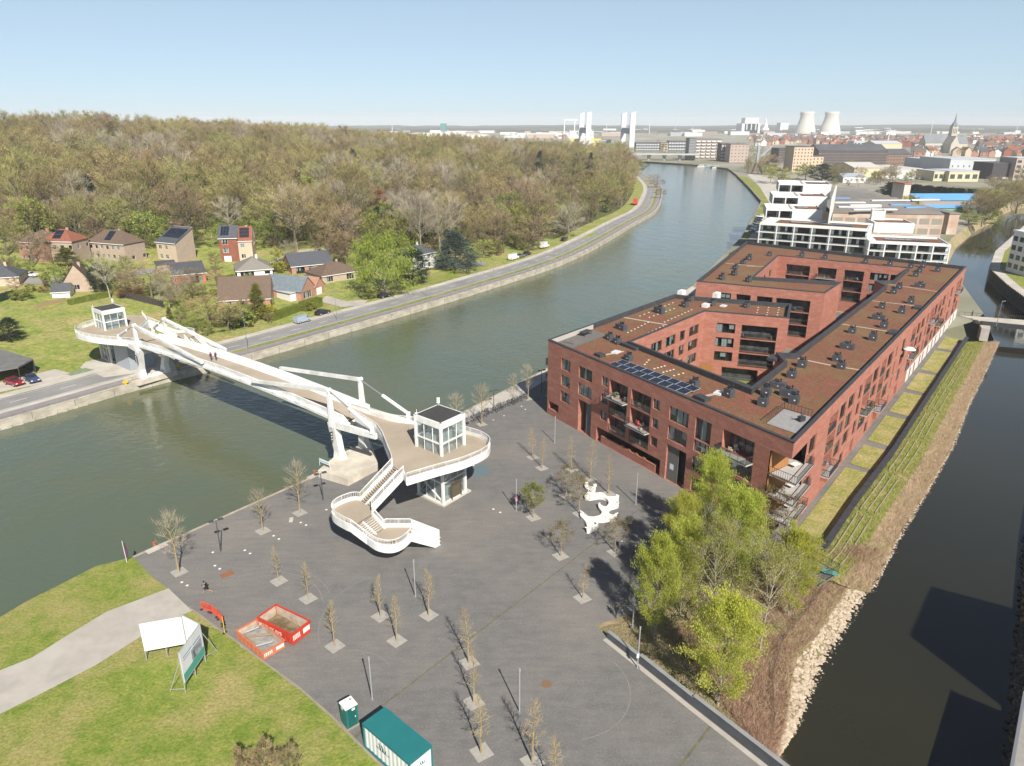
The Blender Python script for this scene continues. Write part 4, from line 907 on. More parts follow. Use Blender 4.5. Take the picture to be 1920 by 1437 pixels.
# ---- roof furniture
Z5 = lambda a, b, z: G(1000 + a / 4.49, 440 + b / 4.49, z); Z6 = lambda a, b, z: G(1400 + a / 4.364, 440 + b / 4.364, z)
ax = WF.u; ay = Vector((-ax.y, ax.x, 0)); rzb = math.atan2(ws.u.y, ws.u.x)
V = [Z6(a, b, RZ) for a, b in [(450, 1085), (365, 1170), (250, 1255), (155, 1315), (340, 1325), (385, 1380), (130, 1400), (770, 1095), (735, 1035), (820, 935), (1030, 865), (860, 805), (1075, 695), (1120, 765), (1265, 645), (1105, 605), (1340, 565), (1200, 485), (1245, 445), (1415, 430), (1380, 345), (1410, 310), (1340, 275), (1440, 270), (1560, 305), (1170, 255), (970, 232), (640, 197), (450, 180), (185, 175), (20, 210)]]
V += [Z5(a, b, RZ) for a, b in [(740, 800), (640, 885), (705, 920), (800, 1060), (1060, 662), (1275, 610), (1320, 560), (1500, 600), (1790, 615), (1355, 1280), (1645, 1365), (1585, 380), (1690, 345), (1700, 292), (1765, 250), (1810, 210), (1810, 400)]]
M_VENT = mat('vent_grey', (0.055, 0.058, 0.066), (0.07, 0.073, 0.08), scale=1.5, rough=0.55)
vm = MB(); vm.box((0, 0, .6), (1.25, 1.05, 1.2)); vmesh = vm.mesh('vent_box', M_VENT)
vm = MB(); vm.box((0, 0, .6), (2.3, 1.1, 1.2)); vmesh2 = vm.mesh('vent_box', M_VENT)
pm = MB()
for x, y, h in ((-.35, .1, .35), (.1, -.2, .25), (.35, .2, .45), (-.1, .3, .22)): pm.tube((x, y, 1.2), (x, y, 1.2 + h), .09, n=7); pm.tube((x, y, 1.2 + h), (x, y, 1.32 + h), .17, n=7)
pmesh = pm.mesh('vent_pipe', mat('pipe_dark', (.025, .025, .028), rough=.5))
cm = MB(); cm.box((.2, -.54, .62), (.2, .04, .16)); cmesh = cm.mesh('vent_louvre', mat('louvre_white', (.7, .7, .68)))
for i, p in enumerate(V):
 o = bpy.data.objects.new('vent_box', vmesh2 if i in (4, 12, 9, 19, 2, 31, 35) else vmesh); COL.objects.link(o); o.location = p - Vector((0, 0, .02)); o.rotation_euler = (0, 0, rzb - math.pi / 2 if i < 31 else math.atan2(ax.y, ax.x)); o.scale = (1, 1, R.uniform(.8, 1.1)); adopt(o, roof)
 for nm_, me_ in (('vent_pipe', pmesh), ('vent_louvre', cmesh)):
  c = bpy.data.objects.new(nm_, me_); COL.objects.link(c); c.parent = o
# keep only three levels: pipes become children of the roof boxes' level
for o in list(roof.children):
 if o.name.startswith('vent_box'):
  M0 = wm(o); o.parent = brick; o.matrix_parent_inverse = wm(brick).inverted(); o.location, rr_, o.scale = M0.decompose(); o.rotation_euler = rr_.to_euler()
# solar panels: two rows of nine along the front parapet
M_SOLAR = mat('solar_cell', (0.012, 0.016, 0.028), (0.018, 0.024, 0.04), scale=4, rough=0.18, spec=0.6); M_ALU = mat('aluminium', (.6, .6, .6), rough=.4, metal=.5)
s0, s1 = Z5(645, 1085, RZ + .35), Z5(1300, 1335, RZ + .35); su = (s1 - s0); su.z = 0; L_ = su.length; su.normalize(); sv = Vector((-su.y, su.x, 0)); pw = L_ / 9
sm_ = MB(); sm_.box((0, 0, 0), (pw * .94, 1.55, .05)); sme = sm_.mesh('solar_panel', M_SOLAR); fm_ = MB()
for x, y, dx, dy in ((0, .79, pw * .97, .05), (0, -.79, pw * .97, .05), (pw * .48, 0, .05, 1.6), (-pw * .48, 0, .05, 1.6)): fm_.box((x, y, 0), (dx, dy, .07))
fme = fm_.mesh('panel_frame', M_ALU)
for k in range(9):
 for r_ in range(2):
  o = bpy.data.objects.new('solar_panel', sme); COL.objects.link(o); q = s0 + su * (k + .5) * pw + sv * (r_ * 1.72 + .2); o.location = q + Vector((0, 0, .03 * r_)); o.rotation_euler = (.12, 0, math.atan2(su.y, su.x)); adopt(o, brick)
  f = bpy.data.objects.new('panel_frame', fme); COL.objects.link(f); f.parent = o
# gravel strips, skylights, ballast stones
M_GRAVEL = mat('roof_gravel', (.48, .40, .31), (.40, .33, .25), scale=2)
def rstrip(p, q, w_=.5):
 mb = MB(); t = (q - p).normalized(); n = Vector((-t.y, t.x, 0)) * w_ / 2; h = Vector((0, 0, .03)); mb.quad(p - n + h, q - n + h, q + n + h, p + n + h); return mb.build('gravel_strip', M_GRAVEL, roof)
for a, b, c, d in ((1015, 542, 1440, 592), (765, 732, 1160, 795), (285, 988, 690, 1072), (800, 1090, 940, 1112), (1140, 405, 1560, 468), (0, 260, 150, 263)): rstrip(Z6(a, b, RZ), Z6(c, d, RZ))
for a, b, c, d in ((750, 697, 1125, 762), (580, 1020, 760, 985), (1440, 1365, 1620, 1320), (1620, 243, 1880, 268)): rstrip(Z5(a, b, RZ), Z5(c, d, RZ), .6)
mb = MB()
for (a, b, c, d, n_) in ((780, 835, 980, 735, 7), (860, 880, 1110, 765, 8), (880, 695, 1190, 570, 9), (960, 705, 1200, 620, 7), (1090, 745, 1345, 630, 9), (1045, 1000, 1380, 1265, 0), (930, 1105, 980, 1050, 3), (1005, 1135, 1120, 1105, 4), (1080, 1165, 1195, 1135, 4), (1165, 1195, 1280, 1165, 3), (1330, 690, 1340, 640, 0)):
 for k in range(n_):
  p = lerp(Z5(a, b, RZ), Z5(c, d, RZ), (k + .5) / n_); mb.box(p + Vector((0, 0, .04)), (.3, .22, .08), rzb)
for a in (100, 185, 270):
 for k in range(5): p = Z6(a - k * 5, 580 + k * 20, RZ); mb.box(p + Vector((0, 0, .05)), (.3, .2, .08), rzb)
mb.build('ballast_blocks', mat('ballast', (.68, .64, .58)), roof, kind='stuff')
def rbox(p, d, m, name, z=0, rz=rzb): mb = MB(); mb.box(p + Vector((0, 0, d[2] / 2 + z)), d, rz); return mb.build(name, m, brick)
for a, b in ((1245, 525), (1540, 545)): rbox(Z5(a, b, RZ), (2.0, 1.1, 1.5), M_WHITE, 'roof_unit')
rbox(Z5(1450, 610, RZ), (1.6, 1.2, .7), M_WHITE, 'roof_unit')
for a, b in ((695, 995), (1560, 1340), (1600, 605)): rbox(Z5(a, b, RZ), (1.5, 1.1, .25), mat('skylight_white', (.6, .6, .6), rough=.3), 'skylight')
for a, b, s_ in ((830, 950, (4.0, 2.0, .5)), (1720, 1280, (3.6, 1.8, .5)), (560, 1025, (1.6, 1.2, .5)), (1420, 1390, (2.2, 1.3, .5))): rbox(Z5(a, b, RZ), s_, M_CAP, 'roof_hatch', rz=math.atan2(ax.y, ax.x))
for a, b in ((1200, 810), (1400, 605), (225, 1020)): rbox(Z6(a, b, RZ), (2.6, 1.6, .45), M_CAP, 'roof_hatch')
# roof terrace by the canal: timber deck, fence, table
q = [Z5(300, 900, RZ + .05), Z5(470, 780, RZ + .05), Z5(620, 815, RZ + .05), Z5(420, 915, RZ + .05)]
td = inset([Vector((p.x, p.y)) for p in (BP[0] + (BP[1] - BP[0]).normalized() * .6 + (BP[22] - BP[0]).normalized() * .6, BP[0] + (BP[1] - BP[0]).normalized() * 5, BP[0] + (BP[1] - BP[0]).normalized() * 5 + (BP[22] - BP[0]).normalized() * 13, BP[0] + (BP[1] - BP[0]).normalized() * .6 + (BP[22] - BP[0]).normalized() * 13)], 0)
mb = MB(); mb.poly([(p.x, p.y, RZ + .06) for p in td]); mb.build('terrace_deck', mat('terrace_grey', (.16, .15, .135), (.13, .12, .11), scale=3, stretch=(1, 3, 1)), brick)
fo_ = (BP[22] - BP[0]).normalized(); fn = (BP[1] - BP[0]).normalized()
for k in range(26):
 p = BP[0] + fo_ * (.7 + k * .5) + fn * .52; mb = MB(); mb.beam((p.x, p.y, RZ), (p.x, p.y, PZ + .02), .42, .05, up=(fn.x, fn.y, 0)); mb.build('fence_board', mat('fence_silver', (.40, .38, .34), (.33, .31, .28), scale=3, stretch=(3, 3, .3)), brick)
c = Z5(440, 848, RZ); mb = MB(); mb.box(c + Vector((0, 0, .75)), (2.7, 1.4, .06), rzb); 
for i, j in ((-1.1, -.5), (1.1, -.5), (1.1, .5), (-1.1, .5)): mb.box(c + Vector((i * math.cos(rzb) - j * math.sin(rzb), i * math.sin(rzb) + j * math.cos(rzb), .37)), (.08, .08, .74), rzb)
mb.build('terrace_table', M_DKMETAL, brick)
c = Z5(330, 910, RZ); mb = MB(); mb.box(c + Vector((0, 0, .2)), (2.4, 2.2, .4), rzb); mb.box(c + Vector((0, 0, .45)), (1.0, .8, .1), rzb); mb.build('terrace_bench', M_WOODG, brick)
# roof terrace at the front right corner
q = [Z6(150, 1600, RZ)]
tq = [G(1437, 795, RZ), G(1470, 768, RZ), G(1521, 783, RZ), G(1494, 815, RZ)]
mb = MB(); mb.poly([(p.x, p.y, RZ + .07) for p in tq]); mb.build('terrace_deck', mat('terrace_pale', (.30, .29, .28), (.24, .235, .23), scale=2), brick)
mb = MB()
for k in range(2):
 a, b = tq[k], tq[k + 1]
 mb.beam(a + Vector((0, 0, 1.1)), b + Vector((0, 0, 1.1)), .06, .06)
 for j in range(9): mb.beam(lerp(a, b, j / 8), lerp(a, b, j / 8) + Vector((0, 0, 1.1)), .05, .05, up=(1, 0, 0))
mb.build('terrace_railing', M_DKMETAL, brick)
c = G(1500, 793, RZ); mb = MB(); mb.tube(c + Vector((0, 0, .0)), c + Vector((0, 0, 1.6)), .06, n=6); mb.tube(c + Vector((-.5, 0, .9)), c + Vector((.5, 0, 1.2)), .06, n=6); mb.box(c + Vector((.3, .4, .35)), (1.0, .5, .7), .5); mb.build('terrace_frame', M_DKMETAL, brick)
# sunshade on the long side
c = ws.P(66, 9.6, 1.0); mb = MB(); mb.tube(c + Vector((0, 0, -1.8)), c, .04, n=6); mb.lathe(c, [(1.1, 0), (.6, .35), (.02, .5)], 10); mb.build('parasol', mat('parasol_cream', (.75, .72, .66)), brick)
# ================================================================ vegetation
M_BARK = mat('bark', (0.165, 0.135, 0.095), (0.115, 0.09, 0.065), scale=1.5, stretch=(2, 2, .5), rough=0.95, world_co=False, rnd=.2)
M_BARKP = mat('bark_pale', (0.33, 0.295, 0.235), (0.25, 0.22, 0.17), scale=1.5, rough=0.95, world_co=False, rnd=.15)
def gen_tree(seed, h, cr, cb, n_limb, n_tw, tl, tw, up=.5, leaf=0.0, leaf_size=.35, trunk_r=None, shape='round', droop=0.0, limb_r=.35, flat=.5, sec=3):
 """trunk + limbs (slot 0) and twigs / leaves (slot 1), base at the origin"""
 rn = random.Random(seed); mb = MB(); tr = trunk_r or h * .018
 # trunk in 4 bent segments
 pts_ = [Vector((0, 0, -.3))]
 for k in range(1, 5): pts_.append(Vector((rn.uniform(-1, 1) * h * .012 * k, rn.uniform(-1, 1) * h * .012 * k, h * (.93 if shape != 'round' else .8) * k / 4)))
 for k in range(4): mb.tube(pts_[k], pts_[k + 1], tr * (1 - k * .22), tr * (1 - (k + 1) * .22) + .005, n=6 if tr > .1 else 5, cap=False)
 def tp(z):
  t = max(0, min(.999, z / pts_[-1].z)) * 4; k = int(t); return lerp(pts_[k], pts_[k + 1], t - k)
 def width(t):     # crown radius by relative height in crown
  if shape == 'round': return cr * math.sqrt(max(.02, 1 - (2 * t - .85) ** 2 / 1.45))
  if shape == 'cone': return cr * (1.02 - t) ** .75
  if shape == 'egg': return cr * (math.sin(min(1, (t + .12) / 1.12) ** .75 * math.pi) ** .7 + .05)
  return cr
 ends = []; sites = []
 ga = 2.399
 for i in range(n_limb):
  t = (i + .5) / n_limb; z = lerp(cb, h * .93, t ** .9); b0 = tp(z * (.80 if shape == 'round' else .97)); az = i * ga + rn.uniform(-.4, .4); r = width(t) * rn.uniform(.75, 1.08)
  e = Vector((b0.x + math.cos(az) * r, b0.y + math.sin(az) * r, z + (r * up * rn.uniform(.5, 1.1) if shape != 'round' else (h - z) * .25 * rn.random())))
  e.z = min(e.z, h * 1.02); m = lerp(b0, e, .55) + Vector((0, 0, r * .10 * (1 if not droop else 1.5)))
  lr = tr * limb_r * (1 - .6 * t) + .008
  mb.tube(b0, m, lr, lr * .6, n=4, cap=False); mb.tube(m, e, lr * .6, .012, n=4, cap=False)
  for j in range(sec):
   q = lerp(m, e, rn.random()) if j else e.copy(); d = Vector((rn.uniform(-1, 1), rn.uniform(-1, 1), rn.uniform(-.2, .9))).normalized(); q2 = q + d * r * .38
   mb.tube(q, q2, lr * .4, .01, n=3, cap=False); sites.append((q, q2))
  sites.append((m, e)); sites.append((lerp(b0, m, .5), e))
 sites.append((tp(h * .7), Vector((pts_[-1].x, pts_[-1].y, h))))
 ctr = Vector((0, 0, lerp(cb, h, .45)))
 for i in range(n_tw):
  a, b = sites[rn.randrange(len(sites))]; p = lerp(a, b, rn.random() ** .7) + Vector((rn.gauss(0, 1), rn.gauss(0, 1), rn.gauss(0, .8))) * cr * .085
  d = (p - ctr); d.z *= .6; d = d.normalized() * .75 + Vector((rn.gauss(0, .5), rn.gauss(0, .5), rn.gauss(up * .9, .45) - droop * 2.0)); d.normalize()
  L_ = tl * rn.uniform(.5, 1.3); s_ = d.cross(Vector((rn.gauss(0, 1), rn.gauss(0, 1), rn.gauss(0, 1)))).normalized() * tw
  if leaf and rn.random() < leaf:
   k = leaf_size * rn.uniform(.6, 1.3); s2 = s_.normalized() * k * flat; mb.quad(p - s2 * .2, p + d * k * .5 + s2, p + d * k, p + d * k * .5 - s2, 1)
  else: mb.add((p - s_, p + s_, p + d * L_), ((0, 1, 2),), 1)
 return mb
# twig / leaf colours of the wood
TW = {
 'olive': leafmat('twig_olive', (0.318, 0.279, 0.111), (0.237, 0.199, 0.086), .3, transl=.15),
 'brown': leafmat('twig_brown', (0.296, 0.231, 0.131), (0.221, 0.167, 0.096), .25, transl=.15),
 'grey': leafmat('twig_grey', (0.420, 0.370, 0.275), (0.304, 0.261, 0.189), .2, transl=.15),
 'green': leafmat('twig_green', (0.296, 0.334, 0.073), (0.221, 0.239, 0.066), .25, transl=.25),
 'yellow': leafmat('twig_yellow', (0.36, 0.34, 0.045), (0.26, 0.25, 0.04), .12, transl=.3),
 'lime': leafmat('leaf_lime', (0.30, 0.37, 0.055), (0.21, 0.27, 0.04), .1, transl=.4),
 'dark': leafmat('needle_dark', (0.030, 0.052, 0.024), (0.018, 0.032, 0.016), .3, transl=.1),
 'spruce': leafmat('needle_blue', (0.085, 0.115, 0.09), (0.05, 0.07, 0.055), .1, transl=.1),
 'rust': leafmat('twig_rust', (0.290, 0.138, 0.065), (0.203, 0.094, 0.046), .15, transl=.15),
 'white': leafmat('twig_white', (0.38, 0.36, 0.28), (0.29, 0.27, 0.2), .1, transl=.15),
 'bud': leafmat('twig_bud', (0.478, 0.377, 0.189), (0.362, 0.275, 0.131), .15, transl=.15),
}
PROTO = {}
def proto(kind):
 if kind in PROTO: return PROTO[kind]
 k = {
  'o1': lambda: (gen_tree(1, 19, 6.0, 6.5, 16, 1500, 1.9, .055, .8, leaf=.25, leaf_size=.5), [M_BARK, TW['olive']]),
  'o2': lambda: (gen_tree(2, 22, 6.8, 8, 18, 1700, 2.0, .055, .9, leaf=.25, leaf_size=.5), [M_BARK, TW['olive']]),
  'b1': lambda: (gen_tree(3, 20, 6.0, 7, 16, 1500, 2.0, .05, .9, leaf=.15, leaf_size=.5), [M_BARK, TW['brown']]),
  'b2': lambda: (gen_tree(4, 17, 6.2, 4.5, 17, 1500, 1.9, .05, .7, leaf=.15, leaf_size=.45), [M_BARK, TW['brown']]),
  'g1': lambda: (gen_tree(5, 21, 5.8, 7, 18, 1300, 2.1, .045, 1.0), [M_BARKP, TW['grey']]),
  'n1': lambda: (gen_tree(6, 16, 5.6, 4, 16, 1700, 1.3, .06, .6, leaf=.5, leaf_size=.55), [M_BARK, TW['green']]),
  'n2': lambda: (gen_tree(7, 11, 4.6, 2, 15, 1500, 1.2, .06, .6, leaf=.55, leaf_size=.5), [M_BARK, TW['green']]),
  'y1': lambda: (gen_tree(8, 12, 4.8, 2.5, 16, 1800, 1.1, .07, .6, leaf=.6, leaf_size=.5), [M_BARK, TW['yellow']]),
  'c1': lambda: (gen_tree(9, 19, 3.6, 2, 40, 2600, 1.2, .14, -.1, shape='cone', sec=2), [M_BARK, TW['dark']]),
  'p1': lambda: (gen_tree(10, 24, 2.2, 3, 30, 1200, 1.8, .05, 1.6, shape='egg'), [M_BARK, TW['olive']]),
  's1': lambda: (gen_tree(11, 7, 3.4, .8, 14, 1100, 1.0, .05, .6, leaf=.3, leaf_size=.4), [M_BARK, TW['brown']]),
  'w1': lambda: (gen_tree(12, 15, 6.0, 3.0, 18, 1300, 1.9, .055, .9), [M_BARKP, TW['white']]),
 }[kind]()
 PROTO[kind] = k[0].mesh('tree_' + kind, k[1]); return PROTO[kind]
KNAME = {'o1': ('olive_tree', 'olive brown budding tree'), 'o2': ('olive_tree', 'tall olive brown budding tree'), 'b1': ('bare_tree', 'tall leafless brown tree'), 'b2': ('bare_tree', 'broad leafless brown tree'),
   'g1': ('bare_tree', 'pale grey leafless tree'), 'n1': ('leafing_tree', 'green leafing broad tree'), 'n2': ('leafing_tree', 'small green leafing tree'), 'y1': ('yellow_tree', 'yellow flowering tree'),
   'c1': ('conifer', 'dark green conifer'), 'p1': ('poplar', 'slim leafless poplar'), 's1': ('shrub', 'brown leafless shrub'), 'w1': ('pale_tree', 'whitish leafless spreading tree')}
def plant(kind, loc, sc=1.0, rz=None, label=None, group=None, zs=1.0, where=None):
 nm, base = KNAME[kind]; o = bpy.data.objects.new(nm, proto(kind)); COL.objects.link(o); o.location = loc
 rz = R.random() * 6.28 if rz is None else rz; o.rotation_euler = (0, 0, rz); o.scale = (sc, sc, sc * zs)
 return tag(o, label or (base + ', ' + (where or 'in the wood on the hillside')), 'tree' if kind != 's1' else 'shrub', group)
# ---- the wood: scatter, the nearest as individuals, the rest as one mass
wr = random.Random(21); cand = []
y = 215.0
while y < 1050:
 st_ = 8.2 if y < 480 else (10.0 if y < 700 else 12.5); x = -640.0
 while x < 165:
  px_, py_ = x + wr.uniform(-.45, .45) * st_, y + wr.uniform(-.45, .45) * st_
  x += st_
  if px_ > -120 + 0.9 * py_ * .36 and py_ > 1e9: continue
  s_ = sdist(px_, py_)
  if s_ < 21: continue
  z_ = T(px_, py_, s_); u, v = proj((px_, py_, z_))
  if u < -160 or u > 1290: continue
  lim = next(l for m_, l in ((30, 462), (150, 468), (285, 470), (350, 466), (410, 478), (490, 470), (545, 486), (640, 484), (700, 492), (800, 486), (9999, 480)) if u < m_)
  if v > lim: continue
  if 755 < u < 800 and 395 < v < 435: continue              # glade
  if 965 < u < 1125 and 336 < v < 392: continue             # round sheds
  if v < 300 and u < 1150 and s_ < 0: continue
  cand.append((v, px_, py_, z_, u))
 y += st_
cand.sort(key=lambda c: -c[0])
def kind_for(px_, py_, u, v):
 n = noise.noise(Vector((px_ * .012, py_ * .012, 2.2))); r = wr.random()
 if r < .03: return 'c1'
 if r > .93: return 'n1'
 if v < 262 and u < 520 and r < .12: return 'p1'
 if n > .3: return 'g1' if r < .45 else ('b1' if r < .75 else 'o2')
 if n > .0: return 'b1' if r < .35 else ('o2' if r < .75 else ('g1' if r < .88 else 'n1'))
 if n > -.25: return 'o1' if r < .5 else ('o2' if r < .75 else ('b2' if r < .9 else 'n1'))
 return 'o2' if r < .45 else ('n1' if r < .65 else 'b2')
WHERE = lambda u: next(w for lim, w in ((150, 'behind the terraced houses'), (270, 'behind the double house'), (400, 'behind the narrow solar roofed house'), (520, 'behind the tall brick house'), (660, 'behind the black roofed bungalow'), (780, 'behind the weeping willow'), (880, 'behind the cedar'), (960, 'above the first white van'), (1040, 'near the round roofed sheds'), (1120, 'above the whitish tree'), (9999, 'inside the road bend')) if u < lim)
IND = cand[:285]; REST = cand[285:]
for v, x, y, z, u in IND:
 k = kind_for(x, y, u, v)
 if v > 425 and u < 720 and wr.random() < .35: k = wr.choice(['g1', 'b1', 'g1', 'p1'])
 if u > 620 and wr.random() < .2: k = wr.choice(['y1', 'n1', 'n1', 'n2', 'c1'])
 if u > 860 and v > 380: k = wr.choice(['b2', 'o1', 's1', 'n1', 'b1', 's1'])
 if v > 440 and u < 760 and wr.random() < .45: k = wr.choice(['n2', 's1', 'n1'])
 plant(k, (x, y, z), wr.uniform(.62, 1.22), where=('front' if v > 462 else ('second' if v > 445 else 'back')) + ' line of the wood ' + WHERE(u), group='trees of the wood')
# the mass behind: one object, points with instances of the tree meshes
gk = ['o1', 'o2', 'b1', 'b2', 'g1', 'n1', 'c1', 'p1']; buckets = {k: [] for k in gk}
for v, x, y, z, u in REST:
 k = kind_for(x, y, u, v); k = k if k in buckets else 'o1'; buckets[k].append((x, y, z))
def scatter_mass(name, pts_by_kind, label, cat, smin=.6, smax=1.3):
 ng = bpy.data.node_groups.new(name, 'GeometryNodeTree'); ng.interface.new_socket('Geometry', in_out='INPUT', socket_type='NodeSocketGeometry'); ng.interface.new_socket('Geometry', in_out='OUTPUT', socket_type='NodeSocketGeometry')
 N = ng.nodes; L = ng.links; gi = N.new('NodeGroupInput'); go = N.new('NodeGroupOutput'); join = N.new('GeometryNodeJoinGeometry'); allp = []; kidx = []
 for i, (k, P_) in enumerate(pts_by_kind.items()): allp += P_; kidx += [i] * len(P_)
 me = bpy.data.meshes.new(name); me.from_pydata(allp, [], []); at = me.attributes.new('kind_index', 'INT', 'POINT'); at.data.foreach_set('value', kidx)
 for i, (k, P_) in enumerate(pts_by_kind.items()):
  src = HOLD(k); oi = N.new('GeometryNodeObjectInfo'); oi.inputs['Object'].default_value = src; oi.inputs['As Instance'].default_value = True
  na = N.new('GeometryNodeInputNamedAttribute'); na.data_type = 'INT'; na.inputs['Name'].default_value = 'kind_index'
  eq = N.new('FunctionNodeCompare'); eq.data_type = 'INT'; eq.operation = 'EQUAL'; eq.inputs[3].default_value = i; L.new(na.outputs[0], eq.inputs[2])
  ip = N.new('GeometryNodeInstanceOnPoints'); L.new(gi.outputs[0], ip.inputs['Points']); L.new(eq.outputs[0], ip.inputs['Selection']); L.new(oi.outputs['Geometry'], ip.inputs['Instance'])
  rr = N.new('FunctionNodeRandomValue'); rr.data_type = 'FLOAT_VECTOR'; rr.inputs[0].default_value = (0, 0, 0); rr.inputs[1].default_value = (0, 0, 6.28); L.new(rr.outputs[0], ip.inputs['Rotation'])
  rs = N.new('FunctionNodeRandomValue'); rs.data_type = 'FLOAT'; rs.inputs[2].default_value = smin; rs.inputs[3].default_value = smax; rs.inputs['Seed'].default_value = 3; L.new(rs.outputs[1], ip.inputs['Scale'])
  L.new(ip.outputs[0], join.inputs[0])
 L.new(join.outputs[0], go.inputs[0]); o = bpy.data.objects.new(name, me); COL.objects.link(o); md = o.modifiers.new('scatter', 'NODES'); md.node_group = ng
 return tag(o, label, cat, kind='stuff')
HELD = {}
def HOLD(k):
 if k not in HELD: HELD[k] = bpy.data.objects.new('tree_source_' + k, proto(k))
 return HELD[k]
scatter_mass('woodland', {k: v for k, v in buckets.items() if v}, 'brown and olive wood covering the hill behind the houses', 'wood')
# understorey between the front trees
us = []
for v, x, y, z, u in cand:
 if v > 330 and wr.random() < .8:
  xx, yy_ = x + wr.uniform(-5, 5), y + wr.uniform(-5, 5)
  if sdist(xx, yy_) > 22: us.append((xx, yy_, T(xx, yy_)))
scatter_mass('undergrowth', {'s1': us[::2], 'n2': us[1::2]}, 'low brown and green undergrowth between the wood trees', 'undergrowth', .35, .8)
print('trees', len(IND), 'mass', len(REST), 'under', len(us))
# ---- single park and garden trees on the left bank
PK = 'garden and roadside trees'
def pt(kind, px, py, ytop, label, zs=1.0, wpx=None):
 b = GT(px, py); h = Hgt(b, ytop); hz = max(p[2] for p in PROTO_V(kind)); s = h / hz
 if wpx:
  wid = wpx / FPX * (b - Vector((0, 0, CAMZ))).length; cur = PROTO_W(kind); sx = wid / cur; o = plant(kind, b, 1, label=label, group=None); o.scale = (sx, sx, s); return o
 o = plant(kind, b, s, label=label, group=None); return o
_pv = {}
def PROTO_V(k):
 if k not in _pv: _pv[k] = [tuple(v.co) for v in proto(k).vertices]
 return _pv[k]
def PROTO_W(k): xs = sorted(p[0] for p in PROTO_V(k)); return xs[int(len(xs) * .97)] - xs[int(len(xs) * .03)]
# hero garden trees
def proto_add(k, mb, mats, nm, base): PROTO[k] = mb.mesh('tree_' + k, mats); KNAME[k] = (nm, base)
proto_add('wil', gen_tree(31, 13, 7.0, 1.5, 26, 6500, 1.3, .05, -.2, leaf=.75, leaf_size=.5, droop=.55, flat=.22), [M_BARKP, TW['lime']], 'willow_tree', 'yellow green weeping willow')
proto_add('spr', gen_tree(32, 15, 5.5, 1.0, 60, 6000, 1.2, .09, -.15, shape='cone', sec=4), [M_BARK, TW['spruce']], 'blue_cedar', 'blue grey cedar')
proto_add('pin', gen_tree(33, 16, 4.2, 1.5, 50, 5000, 1.0, .09, .1, shape='egg', sec=3), [M_BARK, TW['dark']], 'pine_tree', 'dark pine')
proto_add('rst', gen_tree(34, 18, 4.2, 1.2, 50, 5000, 1.2, .07, -.1, shape='cone', sec=3), [M_BARK, TW['rust']], 'dawn_redwood', 'rust brown conifer')
proto_add('bsh', gen_tree(35, 4, 2.4, .3, 14, 1500, .6, .05, .4, leaf=.7, leaf_size=.35), [M_BARK, TW['green']], 'garden_shrub', 'green garden shrub')
proto_add('ysh', gen_tree(36, 3, 2.0, .2, 14, 1300, .5, .05, .4, leaf=.8, leaf_size=.3), [M_BARK, TW['yellow']], 'garden_shrub', 'yellow flowering shrub')
proto_add('rsh', gen_tree(37, 4, 2.4, .3, 14, 1100, .8, .04, .5), [M_BARK, TW['rust']], 'garden_shrub', 'rust brown shrub')
proto_add('ycon', gen_tree(38, 10, 2.4, .4, 40, 2600, .8, .08, .2, shape='cone', sec=3), [M_BARK, leafmat('needle_gold', (.17, .17, .03), (.11, .12, .025), .1, transl=.15)], 'garden_conifer', 'golden green cone conifer')
